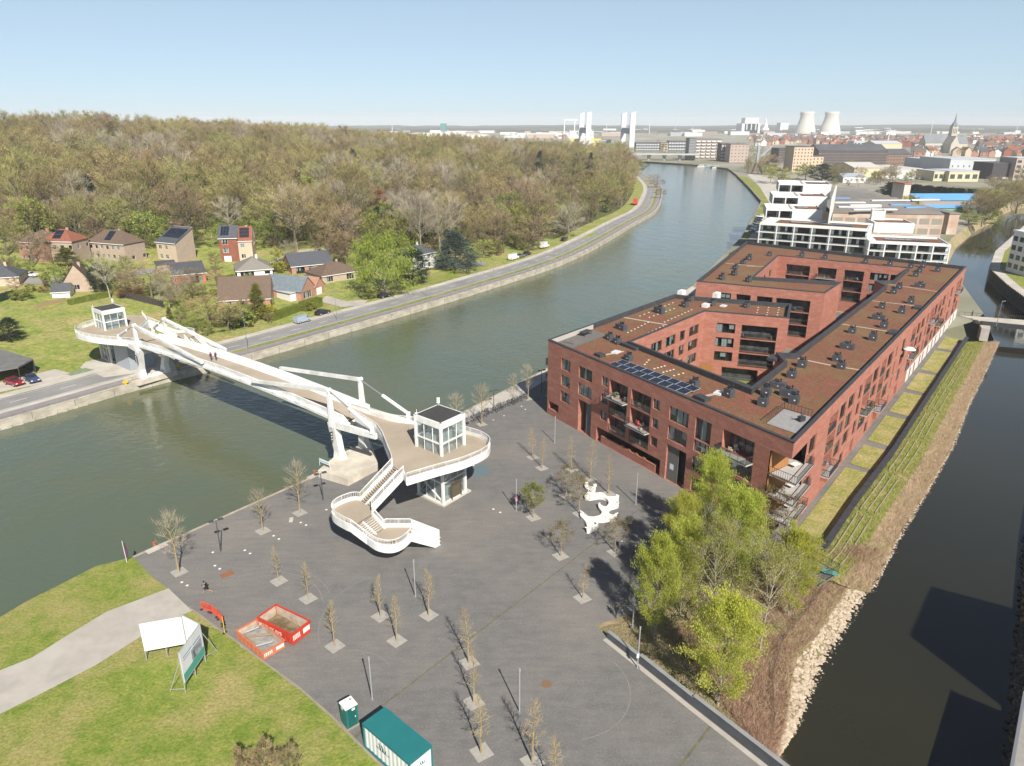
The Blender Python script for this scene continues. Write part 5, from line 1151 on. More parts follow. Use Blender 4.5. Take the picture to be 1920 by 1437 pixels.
for k, px, py, yt, lab, w_ in [
 ('wil', 722, 556, 428, 'big yellow green weeping willow beside the canal road', 95), ('pin', 776, 534, 456, 'dark green pine right of the weeping willow', 50), ('spr', 856, 505, 427, 'blue grey cedar on the roadside lawn', 62),
 ('rst', 712, 425, 352, 'rust brown cone shaped conifer in the park', 48), ('y1', 790, 430, 390, 'bright yellow flowering tree in the park glade', 46), ('n1', 822, 430, 370, 'olive green round tree behind the yellow tree', 56),
 ('w1', 1066, 447, 372, 'whitish leafless tree at the bend of the road', 58), ('b2', 1000, 470, 396, 'dark brown leafless tree above the white van', 74), ('o1', 935, 462, 385, 'olive tree with pale trunk by the park edge', 62),
 ('n1', 905, 484, 445, 'fresh green bush tree left of the parked van', 48), ('y1', 1100, 306, 292, 'yellow crowned tree near the lift bridge', 34), ('n1', 1168, 360, 326, 'lime green tree beside the road bend', 42),
 ('rst', 1115, 352, 312, 'reddish budding tree above the road bend', 46), ('n2', 885, 486, 462, 'low green shrub by the driveway', 26),
 ('ycon', 130, 505, 462, 'golden cone conifer in front of the terraced house', 32), ('n2', 106, 540, 492, 'round yellow green garden tree by the gabled house', 36), ('pin', 188, 548, 486, 'dark narrow evergreen right of the gabled house', 26),
 ('n1', 215, 540, 482, 'green garden tree between the lower houses', 44), ('b2', 285, 560, 490, 'brown leafless garden tree beyond the meadow', 70), ('g1', 330, 570, 500, 'pale leafless tree left of the brown roof', 54),
 ('g1', 207, 560, 470, 'pale trunked bare tree above the far lift tower', 36), ('b1', 62, 500, 425, 'bare tree standing before the terraced house', 44), ('g1', 318, 580, 535, 'small pale multi stem tree by the dark fence', 34), ('o1', 395, 620, 545, 'leaning bare tree beside the far stairs', 66),
 ('ycon', 486, 600, 528, 'golden green conifer before the brown roof', 26), ('o1', 430, 625, 560, 'bare tree in the hedge by the road', 52), ('n1', 365, 625, 588, 'dark green bush behind the bridge', 40), ('bsh', 455, 612, 580, 'dark shrub below the brown roofed house', 44),
 ('b1', 345, 470, 405, 'slim bare tree beside the narrow house', 30), ('o1', 620, 500, 420, 'olive bare tree behind the dark roofed bungalow', 60), ('b2', 650, 500, 430, 'brown bare tree left of the willow', 50), ('pin', 120, 300, 276, 'dark conifer clump high in the wood', 40),
 ('c1', 159, 285, 260, 'small dark conifer beside the clump in the wood', 22), ('c1', 672, 292, 262, 'dark conifer rising from the wood crest', 26), ('c1', 560, 395, 318, 'dark conifer in the shade of the wood', 22), ('c1', 582, 400, 330, 'second dark conifer in the shade of the wood', 20),
 ('pin', 20, 640, 590, 'dark shrub at the left meadow edge', 30), ('rsh', 82, 548, 536, 'red leaved shrub beside the small shed', 16), ('rsh', 245, 556, 536, 'orange brown hedge shrub by the dark fence', 46), ('bsh', 40, 562, 542, 'clipped evergreen bush in the left garden', 26),
 ('ysh', 503, 600, 570, 'yellow shrub right of the brown roof', 26), ('ysh', 520, 510, 490, 'yellow shrub behind the white bungalow', 30), ('ysh', 580, 582, 565, 'orange yellow shrub above the clipped hedge', 22), ('bsh', 690, 560, 538, 'shrub at the foot of the willow', 30),
 ('n2', 1192, 325, 296, 'green tree at the canal end by the lift bridge', 30), ('b2', 1232, 352, 335, 'brown shrub on the canal bend', 26), ('b2', 1238, 372, 352, 'brown shrub along the canal bend', 20), ('b2', 1226, 340, 326, 'far brown shrub on the canal bend', 20),
 ('n2', 640, 470, 440, 'small green tree by the park path', 34), ('n1', 480, 470, 405, 'green leafing tree behind the brick house', 46), ('o2', 15, 480, 400, 'tall olive tree at the left edge', 60), ('n1', 40, 470, 420, 'green tree left of the terraced house', 50),
 ]: pt(k, px, py, yt, lab, wpx=w_)
# ---- bare young trees standing in square pits on the plaza
PT = {}
def plaza_proto(k):
 if k in PT: return PT[k]
 kw = {'a': dict(seed=51, h=6, cr=.62, cb=1.5, n_limb=34, n_tw=380, tl=.38, tw=.007, up=1.1, shape='cone', limb_r=.22, trunk_r=.09, sec=1),
   'b': dict(seed=52, h=6, cr=.8, cb=1.5, n_limb=32, n_tw=380, tl=.45, tw=.007, up=.5, shape='cone', limb_r=.22, trunk_r=.09, sec=1),
   'c': dict(seed=53, h=6, cr=1.15, cb=1.8, n_limb=22, n_tw=520, tl=.7, tw=.009, up=1.1, shape='egg', limb_r=.34, trunk_r=.09, sec=3),
   'l': dict(seed=54, h=6, cr=2.0, cb=1.7, n_limb=24, n_tw=2600, tl=.4, tw=.01, up=.5, shape='egg', limb_r=.32, trunk_r=.085, sec=4, leaf=.85, leaf_size=.16),
   'm': dict(seed=55, h=6, cr=1.8, cb=1.7, n_limb=24, n_tw=1500, tl=.45, tw=.01, up=.5, shape='egg', limb_r=.32, trunk_r=.085, sec=4, leaf=.6, leaf_size=.12)}[k[0]]
 mb = gen_tree(**kw); tm, cm_ = MB(), MB()
 for f, m in zip(mb.f, mb.m):
  d = cm_ if m else tm; d.add([mb.v[i] for i in f], (tuple(range(len(f))),))
 leafm = {'a': TW['bud'], 'b': TW['bud'], 'c': TW['grey'], 'l': leafmat('leaf_fresh', (.21, .23, .04), (.15, .17, .035), .1), 'm': leafmat('leaf_bronze', (.22, .175, .065), (.16, .125, .05), .1)}[k[0]]
 PT[k] = (tm.mesh('trunk', M_YBARK), cm_.mesh('crown', leafm)); return PT[k]
M_YBARK = mat('young_bark', (.34, .27, .15), (.26, .20, .11), scale=3, world_co=False)
M_SLABP = mat('pit_slab', (.36, .34, .30), (.30, .28, .25), scale=2)
PLAZA_TREES = [
 ('c', 336, 1073, 962, 'pale bare young tree nearest the lawn on the quay edge'), ('c', 493, 996, 917, 'bare young tree on the quay halfway to the bridge stairs'), ('c', 562, 962, 865, 'bare young tree on the quay nearest the bridge pier'),
 ('b', 523, 1090, 1022, 'sparse young tree right of the running person'), ('b', 578, 1123, 1053, 'sparse young tree above the red skips'), ('a', 628, 1212, 1120, 'young tree right of the tall red skip'),
 ('a', 714, 1156, 1074, 'young tree left of the lamp post below the spiral stairs'), ('a', 744, 1202, 1111, 'young tree between two others in the middle of the plaza'), ('a', 804, 1154, 1060, 'young tree right of the lamp post below the spiral stairs'),
 ('b', 880, 1243, 1136, 'young tree farthest from the camera in the front overlapping row of three'), ('a', 888, 1317, 1212, 'middle young tree of the front overlapping row of three'), ('b', 903, 1411, 1290, 'young tree nearest the camera in the front row of three'),
 ('b', 998, 1428, 1299, 'young tree right of the front lamp post'), ('b', 1040, 1478, 1358, 'young tree cut by the bottom edge of the view'), ('m', 1051, 1043, 976, 'bronze leafing young tree in front of the white bench'),
 ('b', 1092, 1122, 1056, 'young tree at the shadow edge of the willows'), ('l', 1000, 971, 907, 'round green young tree beside the signed post'), ('m', 1087, 964, 890, 'leafing young tree just left of the white bench'),
 ('m', 1062, 930, 870, 'broad bronze young tree behind the white bench'), ('m', 1153, 1036, 968, 'olive leafing young tree right of the white bench foot'), ('b', 1016, 878, 821, 'young tree in the row nearest the lift tower, front one'),
 ('b', 999, 858, 800, 'young tree in the row nearest the lift tower, back one'), ('b', 1072, 881, 816, 'young tree behind the broad bronze tree'), ('b', 1106, 898, 823, 'young tree nearest the arcade of the brick block'),
 ('b', 1141, 926, 851, 'young tree nearest the wooden gate of the brick block'), ('c', 903, 796, 720, 'bare quay tree among the parked bicycles'), ('c', 990, 748, 683, 'bare quay tree by the shaded corner of the brick block'),
 ('c', 857, 800, 738, 'bare quay tree half hidden by the lift tower'), ('c', 962, 743, 700, 'bare quay tree beyond the bicycles'),
]
slabm = MB(); slabm.box((0, 0, .0), (1.55, 1.55, .05)); slabme = slabm.mesh('tree_pit', M_SLABP)
for k, px, py, yt, lab in PLAZA_TREES:
 b = G(px, py); h = Hgt(b, yt) if py < 1437 else 6.0; t = root('young_tree', b, lab, 'tree', 'young trees on the plaza', rz=R.random() * 6.28)
 tm, cm_ = plaza_proto(k); s = h / 6.0; t.scale = (max(s, .8) if k in 'lm' else s * 1.05, max(s, .8) if k in 'lm' else s * 1.05, s)
 for nm_, me_ in (('trunk', tm), ('crown', cm_)):
  o = bpy.data.objects.new(nm_, me_); COL.objects.link(o); o.parent = t
 o = bpy.data.objects.new('tree_pit', slabme); COL.objects.link(o); o.location = (b.x, b.y, .0); o.rotation_euler = (0, 0, math.radians(48) if px < 850 else math.radians(33)); adopt(o, t)
# ---- tall lime green willows in the hollow by the river
LW = leafmat('willow_leaf', (.56, .58, .11), (.44, .48, .08), .12, scale=.35, transl=.5)
WP = []
for sd in (61, 62, 63):
 mb = gen_tree(sd, 13, 3.0, .6, 60, 30000, .5, .010, 1.5, shape='egg', leaf=.94, leaf_size=.23, flat=.17, trunk_r=.15, sec=6, limb_r=.25)
 tm, cm_ = MB(), MB()
 for f, m in zip(mb.f, mb.m):
  d = cm_ if m else tm; d.add([mb.v[i] for i in f], (tuple(range(len(f))),))
 WP.append((tm.mesh('trunk', M_BARKP), cm_.mesh('crown', LW)))
mb = gen_tree(64, 12, 3.6, 1.2, 40, 7000, .6, .010, .9, shape='egg', leaf=.7, leaf_size=.2, flat=.2, trunk_r=.15, sec=6, limb_r=.32); tm, cm_ = MB(), MB()
for f, m in zip(mb.f, mb.m):
 d = cm_ if m else tm; d.add([mb.v[i] for i in f], (tuple(range(len(f))),))
WP.append((tm.mesh('trunk', M_BARKP), cm_.mesh('crown', leafmat('willow_thin', (.40, .38, .12), (.31, .30, .09), .1, transl=.35))))
WIL = [(0, 1225, 1205, 1012, 100, 'lime green willow nearest the plaza paving'), (1, 1275, 1160, 985, 90, 'tall lime willow behind the nearest one'), (2, 1345, 1330, 1130, 150, 'full lime willow in front by the low wall'),
  (3, 1330, 1215, 960, 110, 'thin leaved willow in the middle of the hollow'), (3, 1425, 1215, 1010, 120, 'sparse willow with pale stems by the river side'), (0, 1478, 1150, 1000, 105, 'lime willow nearest the river path'),
  (1, 1322, 1050, 865, 95, 'slim willow against the front of the brick block'), (2, 1370, 1130, 925, 110, 'lime willow before the shop windows of the brick block'), (3, 1415, 1115, 985, 95, 'thin willow before the block corner'), (2, 1270, 1090, 935, 90, 'lime willow at the plaza edge by the long shadow')]
for k, px, py, yt, wpx, lab in WIL:
 b = G(px, py, -1.2); h = Hgt(b, yt); wid = wpx / FPX * (b - Vector((0, 0, CAMZ))).length; t = root('willow_tree', b, lab, 'tree', 'willows by the river', rz=R.random() * 6.28); s = h / 12.6; sx = wid / 8.8; t.scale = (sx, sx, s)
 for nm_, me_ in zip(('trunk', 'crown'), WP[k]):
  o = bpy.data.objects.new(nm_, me_); COL.objects.link(o); o.parent = t
for px, py, yt, lab in ((1435, 1005, 905, 'bare bronze sapling at the corner of the brick block'), (1470, 1010, 925, 'green sapling beside the block corner balconies')):
 b = G(px, py); h = Hgt(b, yt); t = root('young_tree', b, lab, 'tree'); tm, cm_ = plaza_proto('m' if 'bronze' in lab else 'm'); s = h / 6; t.scale = (s * .9, s * .9, s)
 for nm_, me_ in (('trunk', tm), ('crown', cm_)):
  o = bpy.data.objects.new(nm_, me_); COL.objects.link(o); o.parent = t
# ---- scrub, brambles, dry reeds, grass tufts and stones on the river bank (nobody could count these)
def tuft_mass(name, gen, n, mats, label, seed, L_, w_, spread=.5, upz=1.0, blades=5):
 rn = random.Random(seed); mb = MB()
 for i in range(n):
  p = gen(rn)
  if p is None: continue
  for k in range(blades):
   d = Vector((rn.gauss(0, spread), rn.gauss(0, spread), abs(rn.gauss(upz, .3)))).normalized() * L_ * rn.uniform(.5, 1.3); s_ = d.cross(Vector((rn.gauss(0, 1), rn.gauss(0, 1), rn.gauss(0, 1)))).normalized() * w_
   q = p + Vector((rn.gauss(0, .15), rn.gauss(0, .15), 0)); mb.add((q - s_, q + s_, q + d), ((0, 1, 2),), rn.randrange(len(mats)))
 return mb.build(name, mats, label=label, cat='undergrowth', kind='stuff')
DRY = leafmat('dry_stalk', (.58, .43, .31), (.44, .31, .21), .1, scale=1.5, transl=.2); DRY2 = leafmat('dry_reed', (.60, .48, .31), (.46, .37, .23), .1, scale=1.5, transl=.2); GRN = leafmat('fresh_blade', (.17, .25, .045), (.25, .29, .06), .1, scale=1.5, transl=.3); YEL = leafmat('yellow_flower', (.55, .48, .04), (.4, .4, .04), .1); RED = leafmat('red_stalk', (.34, .19, .125), (.25, .135, .09), .1, scale=1.5, transl=.1)
tuft_mass('dry_brush', lambda r: bank(r.random(), .52 + .40 * r.random() ** .8), 9000, [DRY, DRY, DRY2], 'brown dry brush along the river bank', 1, .9, .018, .7)
tuft_mass('bank_grass', lambda r: bank(r.random(), .03 + .5 * r.random()), 11000, [GRN, GRN, GRN, DRY2, YEL], 'fresh green grass with yellow flowers on the bank terraces', 2, .45, .022, .6)
tuft_mass('bramble_scrub', lambda r: pit(.02 + .9 * r.random() ** 1.0, .30 + .54 * r.random()), 14000, [RED, DRY, RED, DRY2], 'red brown bramble scrub under the willows', 3, 1.0, .016, .8)
tuft_mass('hollow_grass', lambda r: pit(r.random(), .05 + .85 * r.random()), 8000, [DRY2, GRN, DRY], 'straw and grass on the ground of the hollow', 4, .35, .02, .7)
# terrace edge boards
for v_ in (.14, .26, .38):
 for seg in range(7):
  u0, u1 = .03 + seg * .128, .03 + seg * .128 + .115; mb = MB()
  for k in range(8):
   a, b = bank(lerp(u0, u1, k / 8), v_), bank(lerp(u0, u1, (k + 1) / 8), v_); mb.beam(a + Vector((0, 0, .22)), b + Vector((0, 0, .18)), .08, .3)
  mb.build('terrace_edge_board', mat('terrace_board', (.36, .31, .21), (.27, .235, .15), scale=2), label='pale edge board in the %s terrace row, %s from the camera' % ({.14: 'upper', .26: 'middle', .38: 'lower'}[v_], ['first', 'second', 'third', 'fourth', 'fifth', 'sixth', 'seventh'][seg]), cat='edge board', group='edge boards of the bank terraces')
# stones along the water line
rn = random.Random(9); icos = []
for k in range(6):
 mb = MB(); mb.lathe((0, 0, 0), [(.02, -.3), (.34, -.2), (.5, .02), (.36, .24), (.05, .34)], 6); mb.v = [(x * rn.uniform(.7, 1.2), y * rn.uniform(.7, 1.2), z * rn.uniform(.7, 1.1)) for x, y, z in mb.v]; icos.append(mb)
def stones(name, gen, n, label, smin, smax, m, seed):
 r = random.Random(seed); mb = MB()
 for i in range(n):
  p = gen(r); k = icos[r.randrange(6)]; s_ = r.uniform(smin, smax); M_ = Matrix.Translation(p) @ Matrix.Rotation(r.random() * 6.28, 4, 'Z') @ Matrix.Rotation(r.uniform(-.5, .5), 4, 'X') @ Matrix.Scale(s_, 4)
  mb.add([tuple(M_ @ Vector(v)) for v in k.v], k.f)
 return mb.build(name, m, label=label, cat='stones', kind='stuff')
M_STONE = mat('bank_stone', (.50, .42, .32), (.34, .27, .20), scale=1.2, rough=.95)
stones('bank_stones', lambda r: pit(.12 + .80 * r.random(), 1.0 - .15 * r.random() ** 1.3), 3800, 'pale rubble stones along the river edge by the willows', .22, .6, M_STONE, 11)
stones('bank_stones', lambda r: bank(r.random(), .93 + .07 * r.random()), 1500, 'pale stones along the river edge below the path', .2, .5, M_STONE, 12)
def rrb(r):
 k = r.randrange(len(near) - 1); t = r.random(); p = lerp(near[k], near[k + 1], t); q = p + Vector((3.2, -.6)) * r.random() * .8; return Vector((q.x, q.y, lerp(RIVER, -1.2, (q - p).length / 3.2)))
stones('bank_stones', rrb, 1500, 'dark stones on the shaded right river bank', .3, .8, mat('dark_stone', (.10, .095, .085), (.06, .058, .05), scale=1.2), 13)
# small side lawns between path and brick block
for i, (t0, t1, w0, w1) in enumerate([(4, 27.6, .8, 4.7), (28.8, 38, 1.0, 4.6), (39.8, 54, 1.0, 4.6), (55.8, 69, 1.0, 4.6), (70.8, 84, 1.0, 4.6), (85.8, 104, 1.0, 4.4), (105.8, 118, 1.0, 4.0)]):
 mb = MB(); mb.poly([tuple(ws.P(t0 + .6, .06, w0)), tuple(ws.P(t1, .06, w0)), tuple(ws.P(t1, .06, w1)), tuple(ws.P(t0, .06, w1))]); struct('side_lawn', mb, mat('dry_lawn', (.31, .27, .085), (.19, .21, .05), scale=.7, c3=(.36, .29, .14), scale3=.3, rough=.95, bump=.1, bscale=3, fine=(3.0, .4)))
# ================================================================ houses on the left bank
M_BEIGE = mat('beige_brick', (.44, .34, .26), (.38, .29, .22), scale=.9, rough=.9); M_PINKB = mat('pink_brick', (.40, .22, .155), (.34, .18, .125), scale=.9, rough=.9); M_REDB = mat('house_red_brick', (.26, .095, .06), (.20, .075, .05), scale=.9, rough=.9)
M_WPLAS = mat('white_render', (.72, .71, .68), (.66, .65, .62), scale=.5, rough=.9); M_CREAM = mat('cream_render', (.52, .42, .31), (.47, .38, .28), scale=.5, rough=.9); M_ORANGEB = mat('orange_brick', (.42, .155, .08), (.36, .13, .07), scale=.9); M_BROWNB = mat('brown_brick', (.36, .285, .225), (.31, .245, .19), scale=.9)
M_SLATE = mat('slate_roof', (.065, .07, .08), (.09, .095, .105), scale=1.4, stretch=(1, 1, 3), rough=.6); M_BTILE = mat('brown_tile', (.15, .105, .075), (.115, .08, .058), scale=1.4, stretch=(1, 1, 3), rough=.8); M_RTILE = mat('red_tile', (.26, .095, .055), (.20, .075, .045), scale=1.4, stretch=(1, 1, 3), rough=.8)
M_GTILE = mat('grey_tile', (.23, .21, .185), (.185, .17, .15), scale=1.4, stretch=(1, 1, 3), rough=.8); M_BSLATE = mat('blue_slate', (.17, .205, .225), (.13, .16, .18), scale=1.2, rough=.5)
M_WINW = mat('white_frame', (.75, .75, .73), rough=.5)
hr = random.Random(4)
def house(name, fl, fr, depth, wh, rtype, rh, wallm, roofm, label, wins=(), side_wins=(), over=.35, solar=None, chim=True, z=None, sidem=None, cat='house', eave=True, door=None, frame=None):
 A = GT(*fl); B = GT(*fr); z0 = min(A.z, B.z) if z is None else z; A = G(fl[0], fl[1], z0); B = G(fr[0], fr[1], z0); u = (B - A).normalized(); n = Vector((-u.y, u.x, 0)); W_ = (B - A).length; frame = frame or M_WINW
 t = root(name, (A + B) / 2, label, cat); C4 = [A, B, B + n * depth, A + n * depth]; zt = z0 + wh
 for i in range(4):
  w = Wall(C4[i], C4[(i + 1) % 4], z0 - 1.2, zt, t, (sidem or wallm) if i in (1, 3) else wallm, .12)
  for (t0, t1, a, b) in (wins if i == 0 else (side_wins if i in (1, 3) else ())):
   if t1 <= w.L: w.window(t0, t1, z0 + a, z0 + b, max(1, round((t1 - t0) / .9)), .45, frame=frame, rnd=hr)
  if i == 0 and door:
   w.hole(door[0], door[1], z0 + .05, z0 + door[2], .15); mb = MB(); mb.quad(w.P(door[0], z0, -.12), w.P(door[1], z0, -.12), w.P(door[1], z0 + door[2], -.12), w.P(door[0], z0 + door[2], -.12)); mb.build('door', M_WINW, t)
  w.done()
 P3 = lambda a, b, h: A + u * a + n * b + Vector((0, 0, wh + h)); o = over; mb = MB(); e = -o * rh / (depth / 2) if rtype in ('gable', 'hip') else 0
 if rtype == 'gable':
  r0, r1 = P3(-o, depth / 2, rh), P3(W_ + o, depth / 2, rh); a, b, c, d = P3(-o, -o, e), P3(W_ + o, -o, e), P3(W_ + o, depth + o, e), P3(-o, depth + o, e)
  mb.quad(a, b, r1, r0); mb.quad(c, d, r0, r1); rf = mb.build('roof', roofm, t); mb = MB(); d_ = Vector((0, 0, -.06))
  mb.quad(b + d_, a + d_, r0 + d_, r1 + d_); mb.quad(d + d_, c + d_, r1 + d_, r0 + d_); mb.build('roof_underside', M_WINW, rf)
  mb = MB(); mb.add((P3(0, 0, 0), P3(0, depth, 0), P3(0, depth / 2, rh - .08)), ((0, 2, 1),)); mb.add((P3(W_, 0, 0), P3(W_, depth, 0), P3(W_, depth / 2, rh - .08)), ((0, 1, 2),)); mb.build('gable_wall', sidem or wallm, t)
 elif rtype == 'gfront':
  e = -o * rh / (W_ / 2); r0, r1 = P3(W_ / 2, -o, rh), P3(W_ / 2, depth + o, rh); a, b, c, d = P3(-o, -o, e), P3(W_ + o, -o, e), P3(W_ + o, depth + o, e), P3(-o, depth + o, e)
  mb.quad(b, c, r1, r0); mb.quad(d, a, r0, r1); rf = mb.build('roof', roofm, t)
  mb = MB(); mb.add((P3(0, 0, 0), P3(W_, 0, 0), P3(W_ / 2, 0, rh - .08)), ((0, 1, 2),)); mb.add((P3(0, depth, 0), P3(W_, depth, 0), P3(W_ / 2, depth, rh - .08)), ((1, 0, 2),)); mb.build('gable_wall', wallm, t)
 elif rtype == 'hip':
  k = min(depth / 2, W_ / 2); a, b, c, d = P3(-o, -o, e), P3(W_ + o, -o, e), P3(W_ + o, depth + o, e), P3(-o, depth + o, e)
  if W_ >= depth: r0, r1 = P3(k, depth / 2, rh), P3(W_ - k, depth / 2, rh); mb.quad(a, b, r1, r0); mb.quad(c, d, r0, r1); mb.add((b, c, r1), ((0, 1, 2),)); mb.add((d, a, r0), ((0, 1, 2),))
  else: r0, r1 = P3(W_ / 2, k, rh), P3(W_ / 2, depth - k, rh); mb.quad(b, c, r1, r0); mb.quad(d, a, r0, r1); mb.add((a, b, r0), ((0, 1, 2),)); mb.add((c, d, r1), ((0, 1, 2),))
  mb.poly((d - Vector((0, 0, .1)), c - Vector((0, 0, .1)), b - Vector((0, 0, .1)), a - Vector((0, 0, .1)))); rf = mb.build('roof', roofm, t)
 elif rtype == 'mono':
  mb.quad(P3(-o, -o, 0), P3(W_ + o, -o, 0), P3(W_ + o, depth + o, rh), P3(-o, depth + o, rh)); rf = mb.build('roof', roofm, t); mb = MB(); mb.quad(P3(0, depth, 0), P3(0, depth, rh), P3(W_, depth, rh), P3(W_, depth, 0)); mb.add((P3(0, 0, 0), P3(0, depth, 0), P3(0, depth, rh)), ((0, 2, 1),)); mb.add((P3(W_, 0, 0), P3(W_, depth, 0), P3(W_, depth, rh)), ((0, 1, 2),)); mb.build('gable_wall', sidem or wallm, t)
 else:
  mb.prism([(p.x, p.y) for p in (P3(-o, -o, 0), P3(W_ + o, -o, 0), P3(W_ + o, depth + o, 0), P3(-o, depth + o, 0))], zt, zt + rh); rf = mb.build('roof', roofm, t)
 if eave and rtype in ('gable', 'hip', 'mono'):
  mb = MB(); mb.beam(P3(-o, -o, e - .1), P3(W_ + o, -o, e - .1), .12, .2); mb.build('gutter', M_WINW, rf)
 if chim and rtype in ('gable', 'hip', 'gfront'):
  c = P3(W_ * .62, depth * .55, rh * .7); mb = MB(); mb.box(c + Vector((0, 0, .6)), (.7, .5, 1.7), math.atan2(u.y, u.x)); mb.build('chimney', wallm, rf)
 if solar:
  a0, a1, n_, m_ = solar
  for i in range(n_):
   for j in range(m_):
    f = lambda s_, k_: P3(lerp(a0, a1, s_) * W_, lerp(.08, .45, k_) * depth * (1 if rtype != 'mono' else 2), lerp(.08, .45, k_) * 2 * rh + .08) if rtype != 'mono' else P3(lerp(a0, a1, s_) * W_, lerp(.1, .85, k_) * depth, lerp(.1, .85, k_) * rh + .08)
    g = .04; q = [f((i + g) / n_, (j + g) / m_), f((i + 1 - g) / n_, (j + g) / m_), f((i + 1 - g) / n_, (j + 1 - g) / m_), f((i + g) / n_, (j + 1 - g) / m_)]; mb = MB(); mb.poly(q); mb.poly([p - Vector((0, 0, .05)) for p in q][::-1]); mb.build('solar_panel', M_SOLAR, rf)
 return t
def grid(t0, t1, n, rows_, w_=1.3, h=1.3): return [(lerp(t0, t1, (i + .5) / n) - w_ / 2, lerp(t0, t1, (i + .5) / n) + w_ / 2, r, r + h) for i in range(n) for r in rows_]
house('terraced_house', (40, 489), (88, 493), 11, 6.6, 'hip', 3.2, M_PINKB, M_BTILE, 'pink brick terraced house with brown hip roof, left end of the upper row', grid(0, 8, 3, (.8, 3.8)), [])
house('terraced_house', (86, 493), (142, 494), 8.5, 7.4, 'hip', 3.2, M_BEIGE, M_RTILE, 'beige brick terraced house with red and slate hip roof and solar panels', grid(0, 14, 5, (.9, 4.6)), grid(1, 10, 2, (4.4,)), solar=(.32, .6, 4, 2), sidem=M_BROWNB)
house('double_house', (171, 488), (238, 494), 8.5, 6.6, 'hip', 3.6, M_BEIGE, M_BTILE, 'beige double house with dark hipped roof and a strip of solar panels', grid(0, 15, 6, (1.2, 4.2)), grid(1, 10, 2, (.8,)), solar=(.42, .6, 3, 3), sidem=M_BROWNB)
house('narrow_house', (298, 489), (334, 493), 8, 6.6, 'mono', 4.6, M_CREAM, M_SLATE, 'narrow beige house with steep slate roof full of solar panels', grid(.3, 6.0, 2, (1.0, 4.2), 1.5, 1.4), [], solar=(.05, .95, 7, 4), sidem=M_BROWNB)
house('brick_house', (416, 492), (449, 491), 9, 8.6, 'gable', 3.6, M_REDB, M_SLATE, 'tall red brick house with white windows and slate solar roof', grid(0, 7.5, 2, (3.3, 6.2), 1.9, 1.6), grid(1, 8, 2, (3.3, 6.2), 1.2, 1.5), solar=(.08, .55, 3, 3), door=(1, 3.4, 2.2))
house('cream_house', (450, 491), (476, 490), 8, 7.6, 'gable', 4.2, M_CREAM, M_RTILE, 'cream house with red tiled roof joined to the tall brick house', grid(0, 6, 2, (1.2, 4.9), 1.5, 1.4), grid(2, 9, 2, (5,)), solar=(.15, .85, 5, 3))
house('white_bungalow', (446, 524), (512, 519), 13, 2.9, 'hip', 3.0, M_WPLAS, M_GTILE, 'white bungalow with grey hipped roof', [(1.0, 5.2, .2, 2.3), (8.5, 10.2, 1.1, 2.0)], [(1.5, 11, .4, 2.4)], over=.5, frame=M_WFRAME)
house('brown_roof_house', (412, 582), (508, 577), 12, 3.0, 'gable', 5.2, M_PINKB, M_BTILE, 'long pink brick house with big brown tiled roof behind the hedge', grid(1, 15, 4, (.9,)), [(4.5, 6.5, .9, 2.2)], chim=True)
house('dark_roof_bungalow', (548, 516), (625, 508), 10, 3.0, 'gable', 3.4, M_PINKB, M_SLATE, 'pink brick bungalow with long black slate roof', [(1.5, 4.4, .2, 2.3), (5.8, 7.2, 1.2, 2.3), (9, 10.0, .2, 2.3), (11.6, 12.8, 1.2, 2.3), (15, 16.4, 1.2, 2.3)], [(4, 6, 1, 2.2)], frame=M_WFRAME)
house('slate_cottage', (566, 565), (592, 555), 13, 3.0, 'gfront', 3.6, M_ORANGEB if 0 else M_PINKB, M_BSLATE, 'pink brick cottage with blue grey slate roof and white garage', [(1.2, 5.2, .3, 2.5)], [], frame=M_WINW)
house('slate_cottage_wing', (592, 555), (609, 549), 7, 2.9, 'gfront', 2.4, M_PINKB, M_PINKB, 'small pink brick garage wing beside the slate cottage', [], [], chim=False, door=(.6, 3.4, 2.3), cat='garage')
house('low_brown_house', (605, 533), (678, 521), 11, 2.7, 'hip', 2.8, M_BEIGE, M_BTILE, 'low beige house with brown hipped roof left of the willow', [(1.5, 4, .3, 2.1), (9, 11.8, .2, 2.2), (14, 16, .9, 2.1)], [], frame=M_WINW)
house('white_villa', (784, 508), (818, 500), 10, 5.8, 'hip', 2.4, M_WPLAS, M_SLATE, 'white villa with dark roof between pine and cedar', grid(0, 8, 2, (.6, 3.5), 1.6, 1.6), grid(1, 9, 2, (3.5,)), over=.6)
house('gabled_house', (118, 551), (176, 546), 10, 2.6, 'gfront', 5.6, M_BEIGE, M_BTILE, 'beige gabled house with brown roof at the meadow edge', [(3.0, 4.6, .8, 2.2), (6.6, 8.2, .8, 2.2)], [])
house('garden_shed', (99, 560), (132, 558), 5, 2.0, 'gable', 1.8, M_WPLAS, M_SLATE, 'small white garden shed with dark roof', [], [], chim=False, cat='shed')
house('left_edge_house', (-40, 541), (38, 536), 10, 3.0, 'hip', 2.8, M_CREAM, M_SLATE, 'cream house with black hipped roof cut by the left edge', [(9.5, 11.2, .9, 2.2), (3, 5, .9, 2.2)], [], frame=mat('brown_frame', (.18, .08, .04)))
house('orange_house', (325, 536), (388, 530), 10, 3.2, 'mono', 2.2, M_ORANGEB, M_SLATE, 'orange brick house with dark low roof and terrace', [(5.5, 8.6, .2, 2.5), (11, 14, .2, 2.4)], [], frame=mat('green_frame', (.06, .16, .14)))
house('back_garage', (296, 512), (330, 509), 6, 2.6, 'flat', .3, M_BROWNB, M_SLATE, 'small dark flat roofed garage below the narrow house', [], [], chim=False, cat='garage')
house('white_extension', (518, 560), (545, 566), 6, 2.4, 'flat', .2, M_WPLAS, mat('pale_roof', (.45, .46, .47)), 'white flat roofed extension left of the slate cottage', [], [], chim=False, cat='extension')
